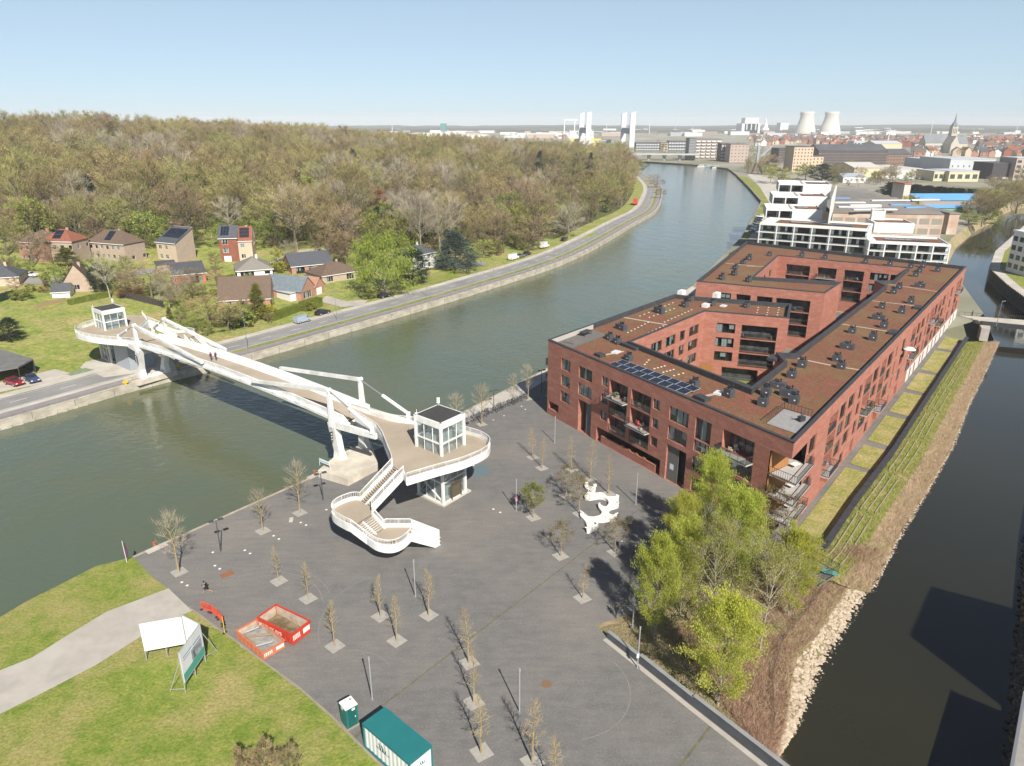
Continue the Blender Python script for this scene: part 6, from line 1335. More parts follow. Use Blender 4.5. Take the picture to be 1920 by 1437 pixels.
# carport by the road
cp = root('carport', G(20, 715), 'dark flat roofed open carport at the left edge', 'carport')
c4 = [G(-60, 735), G(40, 716), G(68, 700), G(-20, 672)]
mb = MB(); mb.prism([(p.x, p.y) for p in c4], 2.9, 3.2); mb.build('roof', mat('carport_roof', (.13, .13, .125), (.18, .175, .165), scale=.8), cp)
for p in (c4[1], c4[2], lerp(c4[0], c4[1], .5)): mb = MB(); mb.tube((p.x, p.y, 0), (p.x, p.y, 2.9), .09, n=6); mb.build('post', M_DKMETAL, cp)
mb = MB(); mb.quad(c4[3] + Vector((0, 0, 0)), c4[2], c4[2] + Vector((0, 0, 2.9)), c4[3] + Vector((0, 0, 2.9))); mb.build('back_wall', M_DKMETAL, cp)
# yard in front of the carport
mb = MB(); mb.poly([(*p.to_2d(), .06) for p in (G(-80, 752), G(60, 724), G(150, 705), G(100, 692), G(40, 690), G(-80, 700))]); struct('carport_yard', mb, M_PALE)
# ---- hedges, fences, drives
M_HEDGE = leafmat('hedge_leaf', (.16, .19, .03), (.11, .135, .025), .08, transl=.2)
def hedge(p, q, w_, h, label, m=None, seed=1):
 p, q = GT(*p), GT(*q); rn = random.Random(seed); mb = MB(); L_ = (q - p).length; u = (q - p).normalized(); n = Vector((-u.y, u.x, 0)); up_ = Vector((0, 0, 1))
 nl = max(2, int(L_ / .6)); ring = [(-.5, 0), (-.5, .95), (-.3, 1.0), (.3, 1.0), (.5, .95), (.5, 0)]
 R_ = [[p + u * (L_ * i / nl) + n * (a * w_ * rn.uniform(.93, 1.07)) + up_ * (b * h * rn.uniform(.96, 1.04)) for a, b in ring] for i in range(nl + 1)]
 for i in range(nl):
  for j in range(5): mb.quad(R_[i][j], R_[i][j + 1], R_[i + 1][j + 1], R_[i + 1][j])
 mb.poly(R_[0]); mb.poly(R_[-1][::-1])
 for i in range(int(L_ * (w_ + 2 * h) * 26)):
  a, b = rn.uniform(-.52, .52), rn.random() ** .5; k = rn.random()
  c = p + u * (L_ * rn.random()) + (n * (a * w_) + up_ * (h * 1.0) if k < w_ / (w_ + 2 * h) else n * (rn.choice((-.5, .5)) * w_) + up_ * (b * h)); d = Vector((rn.gauss(0, 1), rn.gauss(0, 1), rn.gauss(.4, 1))).normalized() * .22; s_ = d.cross(Vector((rn.gauss(0, 1), rn.gauss(0, 1), rn.gauss(0, 1)))).normalized() * .1
  mb.add((c - s_, c + s_, c + d), ((0, 1, 2),))
 return mb.build('hedge', m or M_HEDGE, label=label, cat='hedge', group='clipped garden hedges')
hedge((510, 602), (560, 583), 1.8, 2.0, 'clipped hedge below the brown roofed house', seed=1); hedge((567, 584), (600, 574), 2.4, 2.6, 'thick clipped yellow green hedge above the grey van', seed=2); hedge((130, 572), (205, 556), 1.6, 1.4, 'low green hedge in front of the gabled house', seed=3)
hedge((405, 528), (440, 522), 1.2, 1.3, 'low hedge left of the white bungalow', seed=4); hedge((-10, 568), (30, 556), 1.6, 1.8, 'dark hedge at the left edge', TW['dark'], 5); hedge((430, 612), (470, 604), 3, 2.2, 'evergreen hedge by the bridge end', TW['dark'], 6)
def fence(name, p, q, h, m, label, board=.9, cat='fence'):
 p, q = GT(*p), GT(*q); t = root(name, (p + q) / 2, label, cat); n_ = max(2, int((q - p).length / board))
 for i in range(n_):
  a, b = lerp(p, q, i / n_), lerp(p, q, (i + .94) / n_); a = Vector((a.x, a.y, T(a.x, a.y))); b = Vector((b.x, b.y, T(b.x, b.y))); mb = MB(); mb.beam(a + Vector((0, 0, h / 2)), b + Vector((0, 0, h / 2)), .06, h); mb.build('fence_panel', m, t)
  mb = MB(); mb.beam(a, a + Vector((0, 0, h + .1)), .12, .12, up=(1, 0, 0)); mb.build('fence_post', m, t)
 return t
M_DFENCE = mat('dark_timber', (.055, .045, .042), (.075, .06, .055), scale=2, stretch=(3, 3, .3))
fence('timber_fence', (224, 556), (308, 577), 1.9, M_DFENCE, 'dark timber fence at the top of the meadow', 1.8)
fence('garden_fence', (500, 533), (540, 527), 1.8, mat('green_net', (.03, .10, .075)), 'dark green screen fence beside the white bungalow', 1.8)
fence('garden_fence', (575, 522), (640, 505), 1.5, mat('slate_fence', (.11, .11, .12)), 'grey panel fence before the black roofed bungalow', 2.0)
fence('wire_fence', (0, 640), (38, 628), 1.2, M_DFENCE, 'low dark fence behind the carport', 1.2)
fence('picket_fence', (70, 578), (125, 565), 1.0, mat('picket', (.30, .20, .12)), 'low rustic picket fence at the meadow edge', 1.0)
# garden shrubs and small trees between the houses
gr_ = random.Random(77); HB = [(o.location.x, o.location.y, o['label']) for o in bpy.data.objects if o.get('category') in ('house', 'shed', 'garage') and 'label' in o]
for i in range(230):
 px, py = gr_.uniform(-10, 700), gr_.uniform(492, 612)
 if py > 560 and px < 330: continue
 if py > 640 - .17 * px - (0 if px < 430 else .12 * (px - 430)): continue
 b = GT(px, py)
 if sdist(b.x, b.y) < 18: continue
 dd = sorted((math.hypot(b.x - x, b.y - y), l) for x, y, l in HB)
 if dd[0][0] < 11: continue
 k = gr_.choice(['bsh', 'bsh', 'rsh', 'ysh', 'n2', 's1', 'b2', 'n2', 'g1']); ty = {'bsh': 16, 'rsh': 14, 'ysh': 12, 'n2': 34, 's1': 26, 'b2': 52, 'g1': 56}[k] * gr_.uniform(.7, 1.1)
 o = pt(k, px, py, py - ty, KNAME[k][1] + ' near the ' + ' '.join(dd[0][1].split()[:5])); o['group'] = 'garden plants between the houses'
for i in range(26):
 px = gr_.uniform(318, 512); py = gr_.uniform(588, 632) - max(0, px - 400) * .2
 b = GT(px, py)
 if sdist(b.x, b.y) < 17: continue
 k = gr_.choice(['bsh', 'n2', 'bsh', 's1', 'rsh', 'o1', 'ycon', 'n1']); ty = {'bsh': 18, 'rsh': 16, 'n2': 36, 's1': 26, 'o1': 60, 'ycon': 38, 'n1': 44}[k] * gr_.uniform(.7, 1.1); o = pt(k, px, py, py - ty, KNAME[k][1] + ' in the thicket between bridge and brown roof'); o['group'] = 'thicket beside the far bridge end'
# drives and house street
def patch(name, px, m, dz=.05):
 pts_ = [GT(*p) for p in px]; mb = MB(); mb.poly([(p.x, p.y, p.z + dz) for p in pts_]); return struct(name, mb, m)
def ribbon(name, A_, B_, m, dz=.12):
 mb = MB(); n_ = 12
 def at(P_, t):
  k = min(len(P_) - 2, int(t * (len(P_) - 1))); f = t * (len(P_) - 1) - k; a, b = P_[k], P_[k + 1]; return GT(lerp(a[0], b[0], f), lerp(a[1], b[1], f)) + Vector((0, 0, dz))
 for i in range(n_): mb.quad(at(A_, i / n_), at(A_, (i + 1) / n_), at(B_, (i + 1) / n_), at(B_, i / n_))
 return struct(name, mb, m)
ribbon('house_street', [(-40, 512), (60, 522), (130, 524), (230, 512), (300, 502)], [(-40, 524), (60, 534), (140, 534), (235, 521), (305, 509)], M_ASPH)
ribbon('driveway', [(612, 556), (650, 566), (690, 562)], [(600, 566), (640, 577), (682, 573)], M_PATH); ribbon('villa_drive', [(815, 500), (860, 492), (905, 492)], [(815, 506), (862, 498), (915, 500)], M_ASPH)
ribbon('park_path', [(470, 505), (560, 470), (640, 462)], [(470, 510), (560, 474), (642, 466)], M_PATH); ribbon('villa_lawn', [(786, 520), (830, 508), (880, 500)], [(790, 536), (830, 528), (885, 513)], M_LAWN, .08); ribbon('cottage_lawn', [(560, 585), (600, 575), (640, 568)], [(566, 566), (600, 558), (615, 562)], M_LAWN, .08)
# round pale roofs in the park
for i, (px, py, wpx, yt, lab) in enumerate([(1010, 385, 92, 341, 'large pale round roofed shed behind the park trees'), (1072, 388, 40, 349, 'small pale round roofed shed behind the park trees')]):
 b = GT(px, py); r_ = wpx / 2 / FPX * b.length; h = Hgt(b, yt); t = root('round_shed', b, lab, 'shed'); mb = MB(); n_ = 10; d_ = r_ * .9
 for k in range(n_):
  a0, a1 = math.pi * k / n_, math.pi * (k + 1) / n_
  p = lambda a, y_: b + Vector((-math.cos(a) * r_, y_, math.sin(a) ** .8 * h)); mb.quad(p(a0, 0), p(a1, 0), p(a1, d_), p(a0, d_))
 mb.build('roof', mat('membrane', (.50, .47, .41), (.44, .41, .36), scale=.3), t, smooth=True); mb = MB(); mb.poly([b + Vector((-math.cos(math.pi * k / n_) * r_ * .98, .3, math.sin(math.pi * k / n_) ** .8 * h * .98)) for k in range(n_ + 1)]); mb.build('end_wall', M_PALE, t)
# left quay railing
qr = root('quay_railing', (ES[10].x, ES[10].y, 0), 'long thin steel railing along the far canal quay', 'railing')
Pq = [Vector((p.x, p.y, .05)) for p in offset_line(ES, .75)]
mb = MB()
for i in range(3, NR):
 for h in (.55, 1.05): mb.beam(Pq[i] + Vector((0, 0, h)), Pq[i + 1] + Vector((0, 0, h)), .045, .045)
mb.build('rail', M_STEEL, qr)
mb = MB(); mb.tube((0, 0, 0), (0, 0, 1.08), .03, n=5); pme = mb.mesh('rail_post', M_STEEL); cnt = 0
for p in resample(Pq[3:NR + 1], 2.0)[:290]:
 o = bpy.data.objects.new('rail_post', pme); COL.objects.link(o); o.location = p; adopt(o, qr)
mb = MB(); prev = None
for i in range(5, NR):     # horizontal timber fenders hidden in the wall foot and vertical joints
 pass
# wall joints and timber fender line
for p, t in along(ES[2:NR], 7.5, 0)[:120]:
 n = Vector((-t.y, t.x)); mb.box((p.x - n.x * .012, p.y - n.y * .012, -.8), (.07, .05, 1.7), math.atan2(t.y, t.x))
mb.build('wall_joints', mat('joint_dark', (.13, .12, .10)), label='dark vertical joints in the far quay wall', cat='wall joints', kind='stuff')
mb = MB()
for p, t in along(ES[0:9], 1.9, 0):
 n = Vector((-t.y, t.x)); mb.box((p.x - n.x * .05, p.y - n.y * .05, -1.35), (.9, .3, .5), math.atan2(t.y, t.x))
mb.build('fender_blocks', M_QUAY, label='row of concrete fender blocks at the foot of the quay', cat='fender', kind='stuff')
# yellow bollards and barrier by the far pier
for i, (px, py, lab) in enumerate([(236, 722, 'yellow bollard left of the far bridge pier'), (334, 692, 'yellow bollard in the shade of the far bridge pier')]):
 b = G(px, py); mb = MB(); mb.tube(b, b + Vector((0, 0, 1.0)), .2, n=8); mb.box(b + Vector((0, 0, .6)), (1.0, .25, .35), .5); mb.build('mooring_bollard', mat('yellow_paint', (.6, .38, .02)), label=lab, cat='bollard', group='yellow bollards by the far pier')
# ---- vehicles
def car_proto(name, L_, W_, Hh, body, kind='car'):
 t = bpy.data.objects.new(name, None); COL.objects.link(t)
 if kind == 'car': prof = [(-L_ / 2, .35), (-L_ / 2, .75), (-L_ / 2 + .25, .92), (-L_ * .20, 1.0), (-L_ * .02, Hh), (L_ * .22, Hh), (L_ * .42, 1.0), (L_ / 2 - .05, .9), (L_ / 2, .6), (L_ / 2, .35)]; gl = [(-L_ * .19, 1.0), (-L_ * .03, Hh - .06), (L_ * .21, Hh - .06), (L_ * .40, 1.0)]
 else: prof = [(-L_ / 2, .35), (-L_ / 2, .85), (-L_ * .36, 1.1), (-L_ * .24, Hh), (L_ / 2 - .05, Hh), (L_ / 2, .6), (L_ / 2, .35)]; gl = [(-L_ * .345, 1.12), (-L_ * .25, Hh - .18), (-L_ * .02, Hh - .18), (-L_ * .02, 1.12)]
 mb = MB(); n = len(prof); k = .86
 def ring(y, tp): return [(x, y * (tp if z > 1.01 else 1.0), z) for x, z in prof]
 a, b = ring(-W_ / 2, k), ring(W_ / 2, k); mb.add(a, (tuple(range(n)),)); mb.add(b, (tuple(range(n - 1, -1, -1)),))
 for i in range(n): j = (i + 1) % n; mb.quad(a[j], a[i], b[i], b[j])
 o = mb.build('body', body, t); M_CG = mat('car_glass', (.02, .025, .03), rough=.06, spec=.7)
 for s in (-1, 1):
  mb = MB(); mb.poly([(x, s * (W_ / 2 * (k if z > 1.01 else 1) + .012), z) for x, z in (gl if s < 0 else gl[::-1])]); mb.build('side_window', M_CG, t)
 ps = sorted([p for p in prof if p[1] >= .99])
 iw = [(prof[3], prof[4])] if kind == 'car' else [(prof[2], prof[3])]
 for (x0, z0), (x1, z1) in iw + ([(prof[6], prof[5])] if kind == 'car' else []):
  e = .015; dx = -e if x0 < x1 else e; q = [(lerp(x0, x1, f) + dx, s * W_ / 2 * .84, lerp(z0, z1, f) + e) for f, s in ((.08, -1), (.08, 1), (.94, 1), (.94, -1))]; mb = MB(); mb.poly(q if x0 < x1 else q[::-1]); mb.build('windscreen', M_CG, t)
 wh = MB(); wh.tube((0, -.11, 0), (0, .11, 0), .33, n=12); rim = MB(); rim.tube((0, -.12, 0), (0, .12, 0), .19, n=10); wme = wh.mesh('wheel', mat('tyre', (.02, .02, .02), rough=.9)); rme = rim.mesh('rim', M_ALU)
 for sx in (-.31, .31):
  for sy in (-1, 1):
   w = bpy.data.objects.new('wheel', wme); COL.objects.link(w); w.parent = t; w.location = (L_ * sx, sy * (W_ / 2 - .1), .33); r_ = bpy.data.objects.new('rim', rme); COL.objects.link(r_); r_.parent = w
 for sy in (-1, 1):
  mb = MB(); mb.box((-L_ / 2 - .005, sy * W_ * .34, .68), (.04, .32, .16)); mb.build('headlight', mat('lamp_white', (.8, .8, .8), rough=.2), t); mb = MB(); mb.box((L_ / 2 + .0, sy * W_ * .36, .75), (.06, .25, .18)); mb.build('taillight', mat('lamp_red', (.35, .02, .02), rough=.3), t)
 return t
def paint(n, c): return mat('paint_' + n, c, rough=.25, spec=.5, coat=.5)
CARS = [('car', 27, 722, 4.4, 1.5, 'red', (.22, .012, .022), 'dark red car parked under the carport', 152), ('car', 61, 716, 4.1, 1.5, 'navy', (.04, .055, .12), 'dark blue car beside the carport', 140), ('car', 58, 519, 4.4, 1.5, 'white', (.7, .7, .7), 'white car on the street before the double house', 175), ('car', 4, 505, 4.3, 1.5, 'white', (.7, .7, .7), 'white car at the left edge of the house street', 170),
  ('car', 174, 519, 4.2, 1.5, 'silver', (.45, .46, .48), 'silver car half hidden by garden trees', 10), ('van', 567, 605, 4.5, 1.85, 'skyblue', (.30, .36, .42), 'blue grey van on the canal road', 55 + 180), ('car', 605, 590, 4.3, 1.5, 'black', (.012, .013, .02), 'black car behind the blue grey van', 55 + 180), ('car', 720, 558, 4.2, 1.55, 'black', (.012, .013, .02), 'black car parked at the driveway', 55 + 180),
  ('van', 963, 487, 5.4, 2.3, 'white', (.7, .7, .7), 'white van first at the roadside by the cedar', 60 + 180), ('car', 977, 483, 4.4, 1.5, 'grey', (.12, .13, .14), 'grey car between the white van and a black car', 60 + 180), ('car', 988, 479, 4.5, 1.6, 'black', (.012, .013, .02), 'black car in front of two vans by the road', 60 + 180), ('van', 1021, 465, 5.6, 2.5, 'white', (.7, .7, .7), 'tall white van nearest the road bend', 62 + 180), ('car', 1058, 452, 4.3, 1.5, 'black', (.012, .013, .02), 'black car on the road before the bend', 62 + 180)]
for kd, px, py, L_, Hh, cn, c, lab, ang in CARS:
 b = GT(px, py); b.z = max(b.z, .1); t = car_proto('van' if kd == 'van' else 'parked_car', L_, 1.8 if kd == 'car' else 1.95, Hh, paint(cn, c), kd); t.location = b; t.rotation_euler = (0, 0, math.radians(ang)); tag(t, lab, 'van' if kd == 'van' else 'car', 'vehicles along the canal road and street')
# red truck at the bend
b = G(1191, 384, .03); t = root('lorry', b, 'red and white lorry rounding the road bend', 'lorry', rz=math.radians(258)); mb = MB(); mb.box((0, 0, 1.6), (2.2, 2.4, 2.6)); mb.v = [(x, y, z) for x, y, z in mb.v]; o = mb.build('cab', paint('white', (.7, .7, .7))); o.parent = t; o.location = (-3.6, 0, 0)
mb = MB(); mb.box((1.2, 0, 2.2), (7.0, 2.5, 2.7)); o = mb.build('load', mat('lorry_red', (.5, .05, .03))); o.parent = t
for x in (-3.6, .5, 3.2):
 for s in (-1, 1): mb = MB(); mb.tube((x, s * 1.2 - .15, .5), (x, s * 1.2 + .15, .5), .5, n=10); o = mb.build('wheel', mat('tyre', (.02, .02, .02))); o.parent = t
mb = MB(); mb.quad((-4.72, -1.0, 1.7), (-4.72, 1.0, 1.7), (-4.72, 1.0, 2.6), (-4.72, -1.0, 2.6)); o = mb.build('windscreen', mat('car_glass', (.02, .02, .02))); o.parent = t
# street lamps on the left road
def street_lamp(px, py, ytop, label, double=False, col=None, arm=1.2, ang=0.0, group='street lamps along the canal road'):
 b = GT(px, py); h = Hgt(b, ytop); t = root('street_lamp', b, label, 'street lamp', group, rz=ang); m = col or M_STEEL
 mb = MB(); mb.tube((0, 0, 0), (0, 0, h), .085, .05, n=7); o = mb.build('post', m); o.parent = t
 for s in ((-1, 1) if double else (1,)):
  mb = MB(); mb.tube((0, 0, h - .08), (s * arm, 0, h + (0 if double else .15)), .035, n=5); o = mb.build('arm', m); o.parent = t
  mb = MB(); mb.box((s * arm, 0, h + (.02 if double else .15)), (.62 if double else .8, .5 if double else .28, .1)); mb.m = []; mb.m = [0] * len(mb.f); o = mb.build('lamp_head', m); o.parent = t
 return t
street_lamp(465, 660, 590, 'tall grey street lamp nearest the far bridge pier', ang=2.2)
for px, py, yt, lab in ((632, 600, 556, 'street lamp on the verge above the grey van'), (800, 556, 517, 'street lamp on the verge right of the willow'), (925, 520, 486, 'street lamp on the verge below the cedar'), (1040, 482, 452, 'street lamp on the verge below the white van'), (1135, 434, 408, 'street lamp before the road bend')): street_lamp(px, py, yt, lab, ang=2.4)
# ================================================================ things on the plaza and lawn
def parent0(o, t): o.parent = t; return o
# slim lamp posts
lampm = MB(); lampm.tube((0, 0, 0), (0, 0, 4.6), .065, .055, n=7); lpm = lampm.mesh('post', mat('galvanised', (.42, .43, .44), (.36, .37, .38), scale=2, rough=.5, metal=.3, world_co=False))
lh = MB(); lh.tube((0, 0, 4.5), (0, 0, 4.85), .085, n=8); lhm = lh.mesh('lamp_head', mat('lamp_cap', (.30, .31, .32), rough=.4)); lb = MB(); lb.box((0, 0, .01), (.4, .4, .03)); lbm = lb.mesh('base_plate', M_STEEL)
for px, py, lab in ((698, 1312, 'slim steel lamp post near the portable toilet'), (779, 1119, 'slim steel lamp post below the spiral stairs'), (974, 1335, 'slim steel lamp post in the front centre of the plaza'), (1192, 946, 'slim steel lamp post right of the white bench'),
     (968, 958, 'slim steel lamp post with a small sign beside the round tree'), (1195, 1252, 'slim steel lamp post at the low plaza wall'), (1040, 831, 'slim steel lamp post before the brick block gateway'), (1251, 1100, 'slim steel lamp post rising among the lime willows'), (1186, 1175, 'slim steel lamp post inside the nearest willow')):
 b = G(px, py); t = root('lamp_post', b, lab, 'lamp post', 'slim lamp posts on the plaza')
 for nm_, me_ in (('post', lpm), ('lamp_head', lhm), ('base_plate', lbm)): o = bpy.data.objects.new(nm_, me_); COL.objects.link(o); o.parent = t
 if px == 968: mb = MB(); mb.box((.05, -.09, 1.9), (.3, .03, .7), .2); mb.build('sign_plate', mat('sign_pink', (.6, .25, .35))).parent = t
 if px == 1195: mb = MB(); mb.box((-.05, -.1, 1.5), (.25, .04, .5), .2); mb.build('sign_plate', M_WHITE).parent = t
for px, py, yt, lab in ((414, 1034, 976, 'dark two headed quay lamp nearest the lawn'), (606, 938, 888, 'dark two headed quay lamp by the bridge pier'), (926, 762, 733, 'dark two headed quay lamp among the bicycles'), (1015, 737, 695, 'dark two headed quay lamp beside the brick block corner')):
 street_lamp(px, py, yt, lab, double=True, col=mat('lamp_dark', (.06, .065, .075)), arm=.55, ang=.6, group='two headed lamps on the quay')
# white branching bench
BZ = lambda a, b, z=.5: G(800 + a / 3.592, 850 + b / 3.592, z)
out = [(1062, 212), (1068, 200), (1085, 208), (1108, 222), (1130, 212), (1140, 222), (1136, 242), (1124, 256), (1140, 264), (1168, 260), (1192, 266), (1215, 286), (1240, 288), (1285, 284), (1294, 292), (1292, 312), (1268, 318), (1262, 326), (1292, 330), (1290, 348), (1262, 358), (1238, 366), (1226, 386), (1232, 404), (1255, 412), (1278, 408), (1282, 422), (1278, 434), (1240, 438), (1200, 446), (1165, 448), (1140, 452), (1124, 466), (1130, 480), (1150, 468), (1157, 476), (1148, 492), (1120, 506), (1090, 520), (1076, 514), (1080, 490), (1072, 462), (1055, 440), (1036, 420), (1034, 400), (1046, 392), (1062, 406), (1085, 420), (1120, 424), (1155, 418), (1172, 408), (1180, 392), (1166, 372), (1156, 352), (1166, 340), (1184, 350), (1206, 356), (1222, 342), (1226, 326), (1214, 306), (1190, 294), (1160, 290), (1125, 296), (1090, 300), (1068, 296), (1064, 280), (1082, 262), (1086, 246), (1072, 232)]
bo = [BZ(a, b) for a, b in out]; bench = root('branching_bench', BZ(1160, 360, 0), 'white curving branch shaped concrete bench on the plaza', 'bench')
bs = catmull([p.to_2d() for p in bo] + [bo[0].to_2d()], 3)[:-1]; cen = sum(bs, Vector((0, 0))) / len(bs)
mb = MB(); mb.prism([(p.x, p.y) for p in bs], .0, .46); mb.build('seat', mat('white_concrete', (.74, .72, .68), (.66, .63, .58), scale=1.2), bench)
for a, b in ((1075, 205), (1132, 218), (1288, 290), (1290, 335), (1280, 415), (1150, 474), (1078, 512), (1040, 402), (1162, 346)):
 p = BZ(a, b, .46); mb = MB(); q = lerp(p, BZ(1180, 350, .46), .06); mb.beam(q, lerp(p, BZ(1180, 350, .46), .0) + Vector((0, 0, .22)), .45, .14); mb.build('raised_tip', mat('white_concrete', (.74, .72, .68)), bench)
# ---- lettering helper: flat text turned into a mesh
def lettering(txt, size, m, parent, M_, name='lettering'):
 c = bpy.data.curves.new('t', 'FONT'); c.body = txt; c.size = size; c.align_x = 'CENTER'; c.align_y = 'CENTER'; c.extrude = .006; tmp = bpy.data.objects.new('t', c); COL.objects.link(tmp)
 dg = bpy.context.evaluated_depsgraph_get(); me = bpy.data.meshes.new_from_object(tmp.evaluated_get(dg)); bpy.data.objects.remove(tmp); me.materials.clear(); me.materials.append(m); me.transform(M_)
 o = bpy.data.objects.new(name, me); COL.objects.link(o); o.parent = parent; return o
def face_mat(c, right, up_): r = Vector(right).normalized(); u = Vector(up_).normalized(); n = r.cross(u); return Matrix(((r.x, u.x, n.x, c[0]), (r.y, u.y, n.y, c[1]), (r.z, u.z, n.z, c[2]), (0, 0, 0, 1)))
# ---- red skips
ZS = lambda a, b, z=0: G(400 + a / 3.84, 1100 + b / 3.84, z)
M_SKIPR = mat('skip_red', (.50, .055, .03), (.42, .045, .028), scale=2, rough=.5, world_co=False); M_SKIPO = mat('skip_orange', (.52, .17, .09), (.45, .14, .075), scale=2, rough=.6, world_co=False); M_SKIPIN = mat('skip_inside', (.50, .42, .34), (.36, .28, .2), scale=1.5, rough=.9, world_co=False); M_SKIPW = mat('skip_white', (.72, .70, .66), rough=.6)
def skip(c0, c1, wid, h, m, label, load, txt=None, stripes=True):
 A, B = c0.copy(), c1.copy(); A.z = B.z = 0; u = (B - A).normalized(); n = Vector((-u.y, u.x, 0)); L_ = (B - A).length; t = root('waste_skip', (A + B) / 2 + n * wid / 2, label, 'skip', 'open waste skips', rz=math.atan2(u.y, u.x))
 hx, hy = L_ / 2, wid / 2; th = .09
 for nm_, c, d in (('side_wall', (0, -hy + th / 2, h / 2 + .1), (L_, th, h)), ('side_wall', (0, hy - th / 2, h / 2 + .1), (L_, th, h)), ('end_wall', (-hx + th / 2, 0, h / 2 + .1), (th, wid - 2 * th, h)), ('end_wall', (hx - th / 2, 0, h / 2 + .1), (th, wid - 2 * th, h))):
  mb = MB(); mb.box(c, d); w_ = mb.build(nm_, m); w_.parent = t
  lin = MB(); ic = [c[0], c[1], c[2]]; dd = [d[0] - (.2 if d[0] > 1 else 0), d[1] - (.2 if d[1] > 1 else 0), d[2] - .06]; k = 0 if d[0] < d[1] else 1; ic[k] -= math.copysign(th / 2 + .006, ic[k]); dd[k] = .008; lin.box(ic, dd); o = lin.build('inner_lining', M_SKIPIN); o.parent = w_
 mb = MB(); mb.box((0, 0, .14), (L_ - .2, wid - .2, .08)); mb.build('floor', M_SKIPIN).parent = t
 for y_ in (-hy, hy): mb = MB(); mb.box((0, y_ + math.copysign(.0, y_), h + .13), (L_ + .14, .16, .1)); mb.build('top_rim', m).parent = t
 for x_ in (-hx, hx): mb = MB(); mb.box((x_, 0, h + .13), (.16, wid - .18, .1)); mb.build('top_rim', m).parent = t
 for i in range(7):
  for y_ in (-hy - .03, hy + .03): mb = MB(); mb.box((lerp(-hx + .3, hx - .3, i / 6), y_, h / 2 + .1), (.09, .06, h - .05)); mb.build('rib', m).parent = t
 for i in range(2):
  for y_ in (-.6, .6): mb = MB(); mb.tube((hx - .5 - i * (L_ - 1), y_ - .1, .08), (hx - .5 - i * (L_ - 1), y_ + .1, .08), .1, n=8); mb.build('roller', M_DKMETAL).parent = t
 if stripes:
  for y_ in (-wid * .27, wid * .27): mb = MB(); mb.box((hx + .012, y_, h * .55 + .1), (.02, wid * .36, h * .42)); mb.build('marking_panel', M_SKIPW).parent = t
  for i in range(4): mb = MB(); mb.box((hx + .026, -wid * .40 + i * .2 + .0, h * .55 + .1), (.01, .08, h * .4)); mb.build('warning_stripe', m).parent = t
 rn = random.Random(int(L_ * 100)); mb = MB(); gx, gy = 10, 6
 P_ = [[(lerp(-hx + .12, hx - .12, i / gx), lerp(-hy + .12, hy - .12, j / gy), .2 + h * .18 * max(0, 1 - ((i / gx - .25) ** 2) * 6) * rn.uniform(.6, 1.1) + rn.random() * .05) for j in range(gy + 1)] for i in range(gx + 1)]
 for i in range(gx):
  for j in range(gy): mb.quad(P_[i][j], P_[i + 1][j], P_[i + 1][j + 1], P_[i][j + 1])
 mb.build('rubble_load', load).parent = t
 if txt: lettering(txt, h * .42, M_SKIPW, t, face_mat((-hx * .25, -hy - .07, h * .55 + .1), (1, 0, 0), (0, 0, 1)))
 return t
sk1 = skip(ZS(330, 305), ZS(575, 430), 2.45, 1.35, M_SKIPR, 'tall bright red skip with white lettering on its side', mat('dark_soil', (.10, .065, .03), (.22, .17, .11), scale=.9, world_co=False), 'JA MS  SK RVS')
sk2 = skip(ZS(172, 375), ZS(365, 537), 2.4, .85, M_SKIPO, 'low faded orange skip at the lawn edge', mat('rubble_grey', (.34, .32, .28), (.22, .21, .2), scale=2, world_co=False), None)
mb = MB(); 
for i, (a, b, c, d) in enumerate(((230, 330, 330, 290), (250, 360, 420, 345), (300, 430, 430, 395), (225, 350, 300, 420))):
 p, q = ZS(a, b, .75), ZS(c, d, .9); mb = MB(); mb.beam(p, q, .12, .1); mb.build('scrap_bar', mat('scrap_%d' % (i % 2), ((.40, .42, .45), (.34, .24, .14))[i % 2]), sk2)
# ---- plastic road barriers and planks by the lawn edge
for i, (a, b, c, d, m, nm_) in enumerate(((378, 1142, 395, 1148, 'barrier_red', 'red'), (396, 1148, 409, 1158, 'barrier_red', 'red'), (410, 1160, 419, 1170, 'barrier_red', 'red'), (419, 1172, 422, 1189, 'barrier_yellow', 'yellow'))):
 p, q = G(a, b), G(c, d); t = root('road_barrier', (p + q) / 2, ['red plastic barrier first from the path', 'red plastic barrier second from the path', 'red plastic barrier third from the path', 'yellow plastic barrier end piece beside the red ones'][i], 'barrier', 'plastic barriers on the lawn edge'); m_ = mat(m, (.62, .09, .05) if nm_ == 'red' else (.65, .42, .03), rough=.4)
 mb = MB()
 for z_ in (.2, .95): mb.beam(p + Vector((0, 0, z_)), q + Vector((0, 0, z_)), .08, .16)
 mb.build('frame', m_, t)
 for k in range(7): f = (k + .5) / 7; mb = MB(); mb.beam(lerp(p, q, f) + Vector((0, 0, .2)), lerp(p, q, f) + Vector((0, 0, .95)), .07, .05, up=(1, 0, 0)); mb.build('slat', m_, t)
 for f in (.1, .9): mb = MB(); mb.box(lerp(p, q, f) + Vector((0, 0, .05)), (.5, .25, .1), 1.2); mb.build('foot', M_DKMETAL, t)
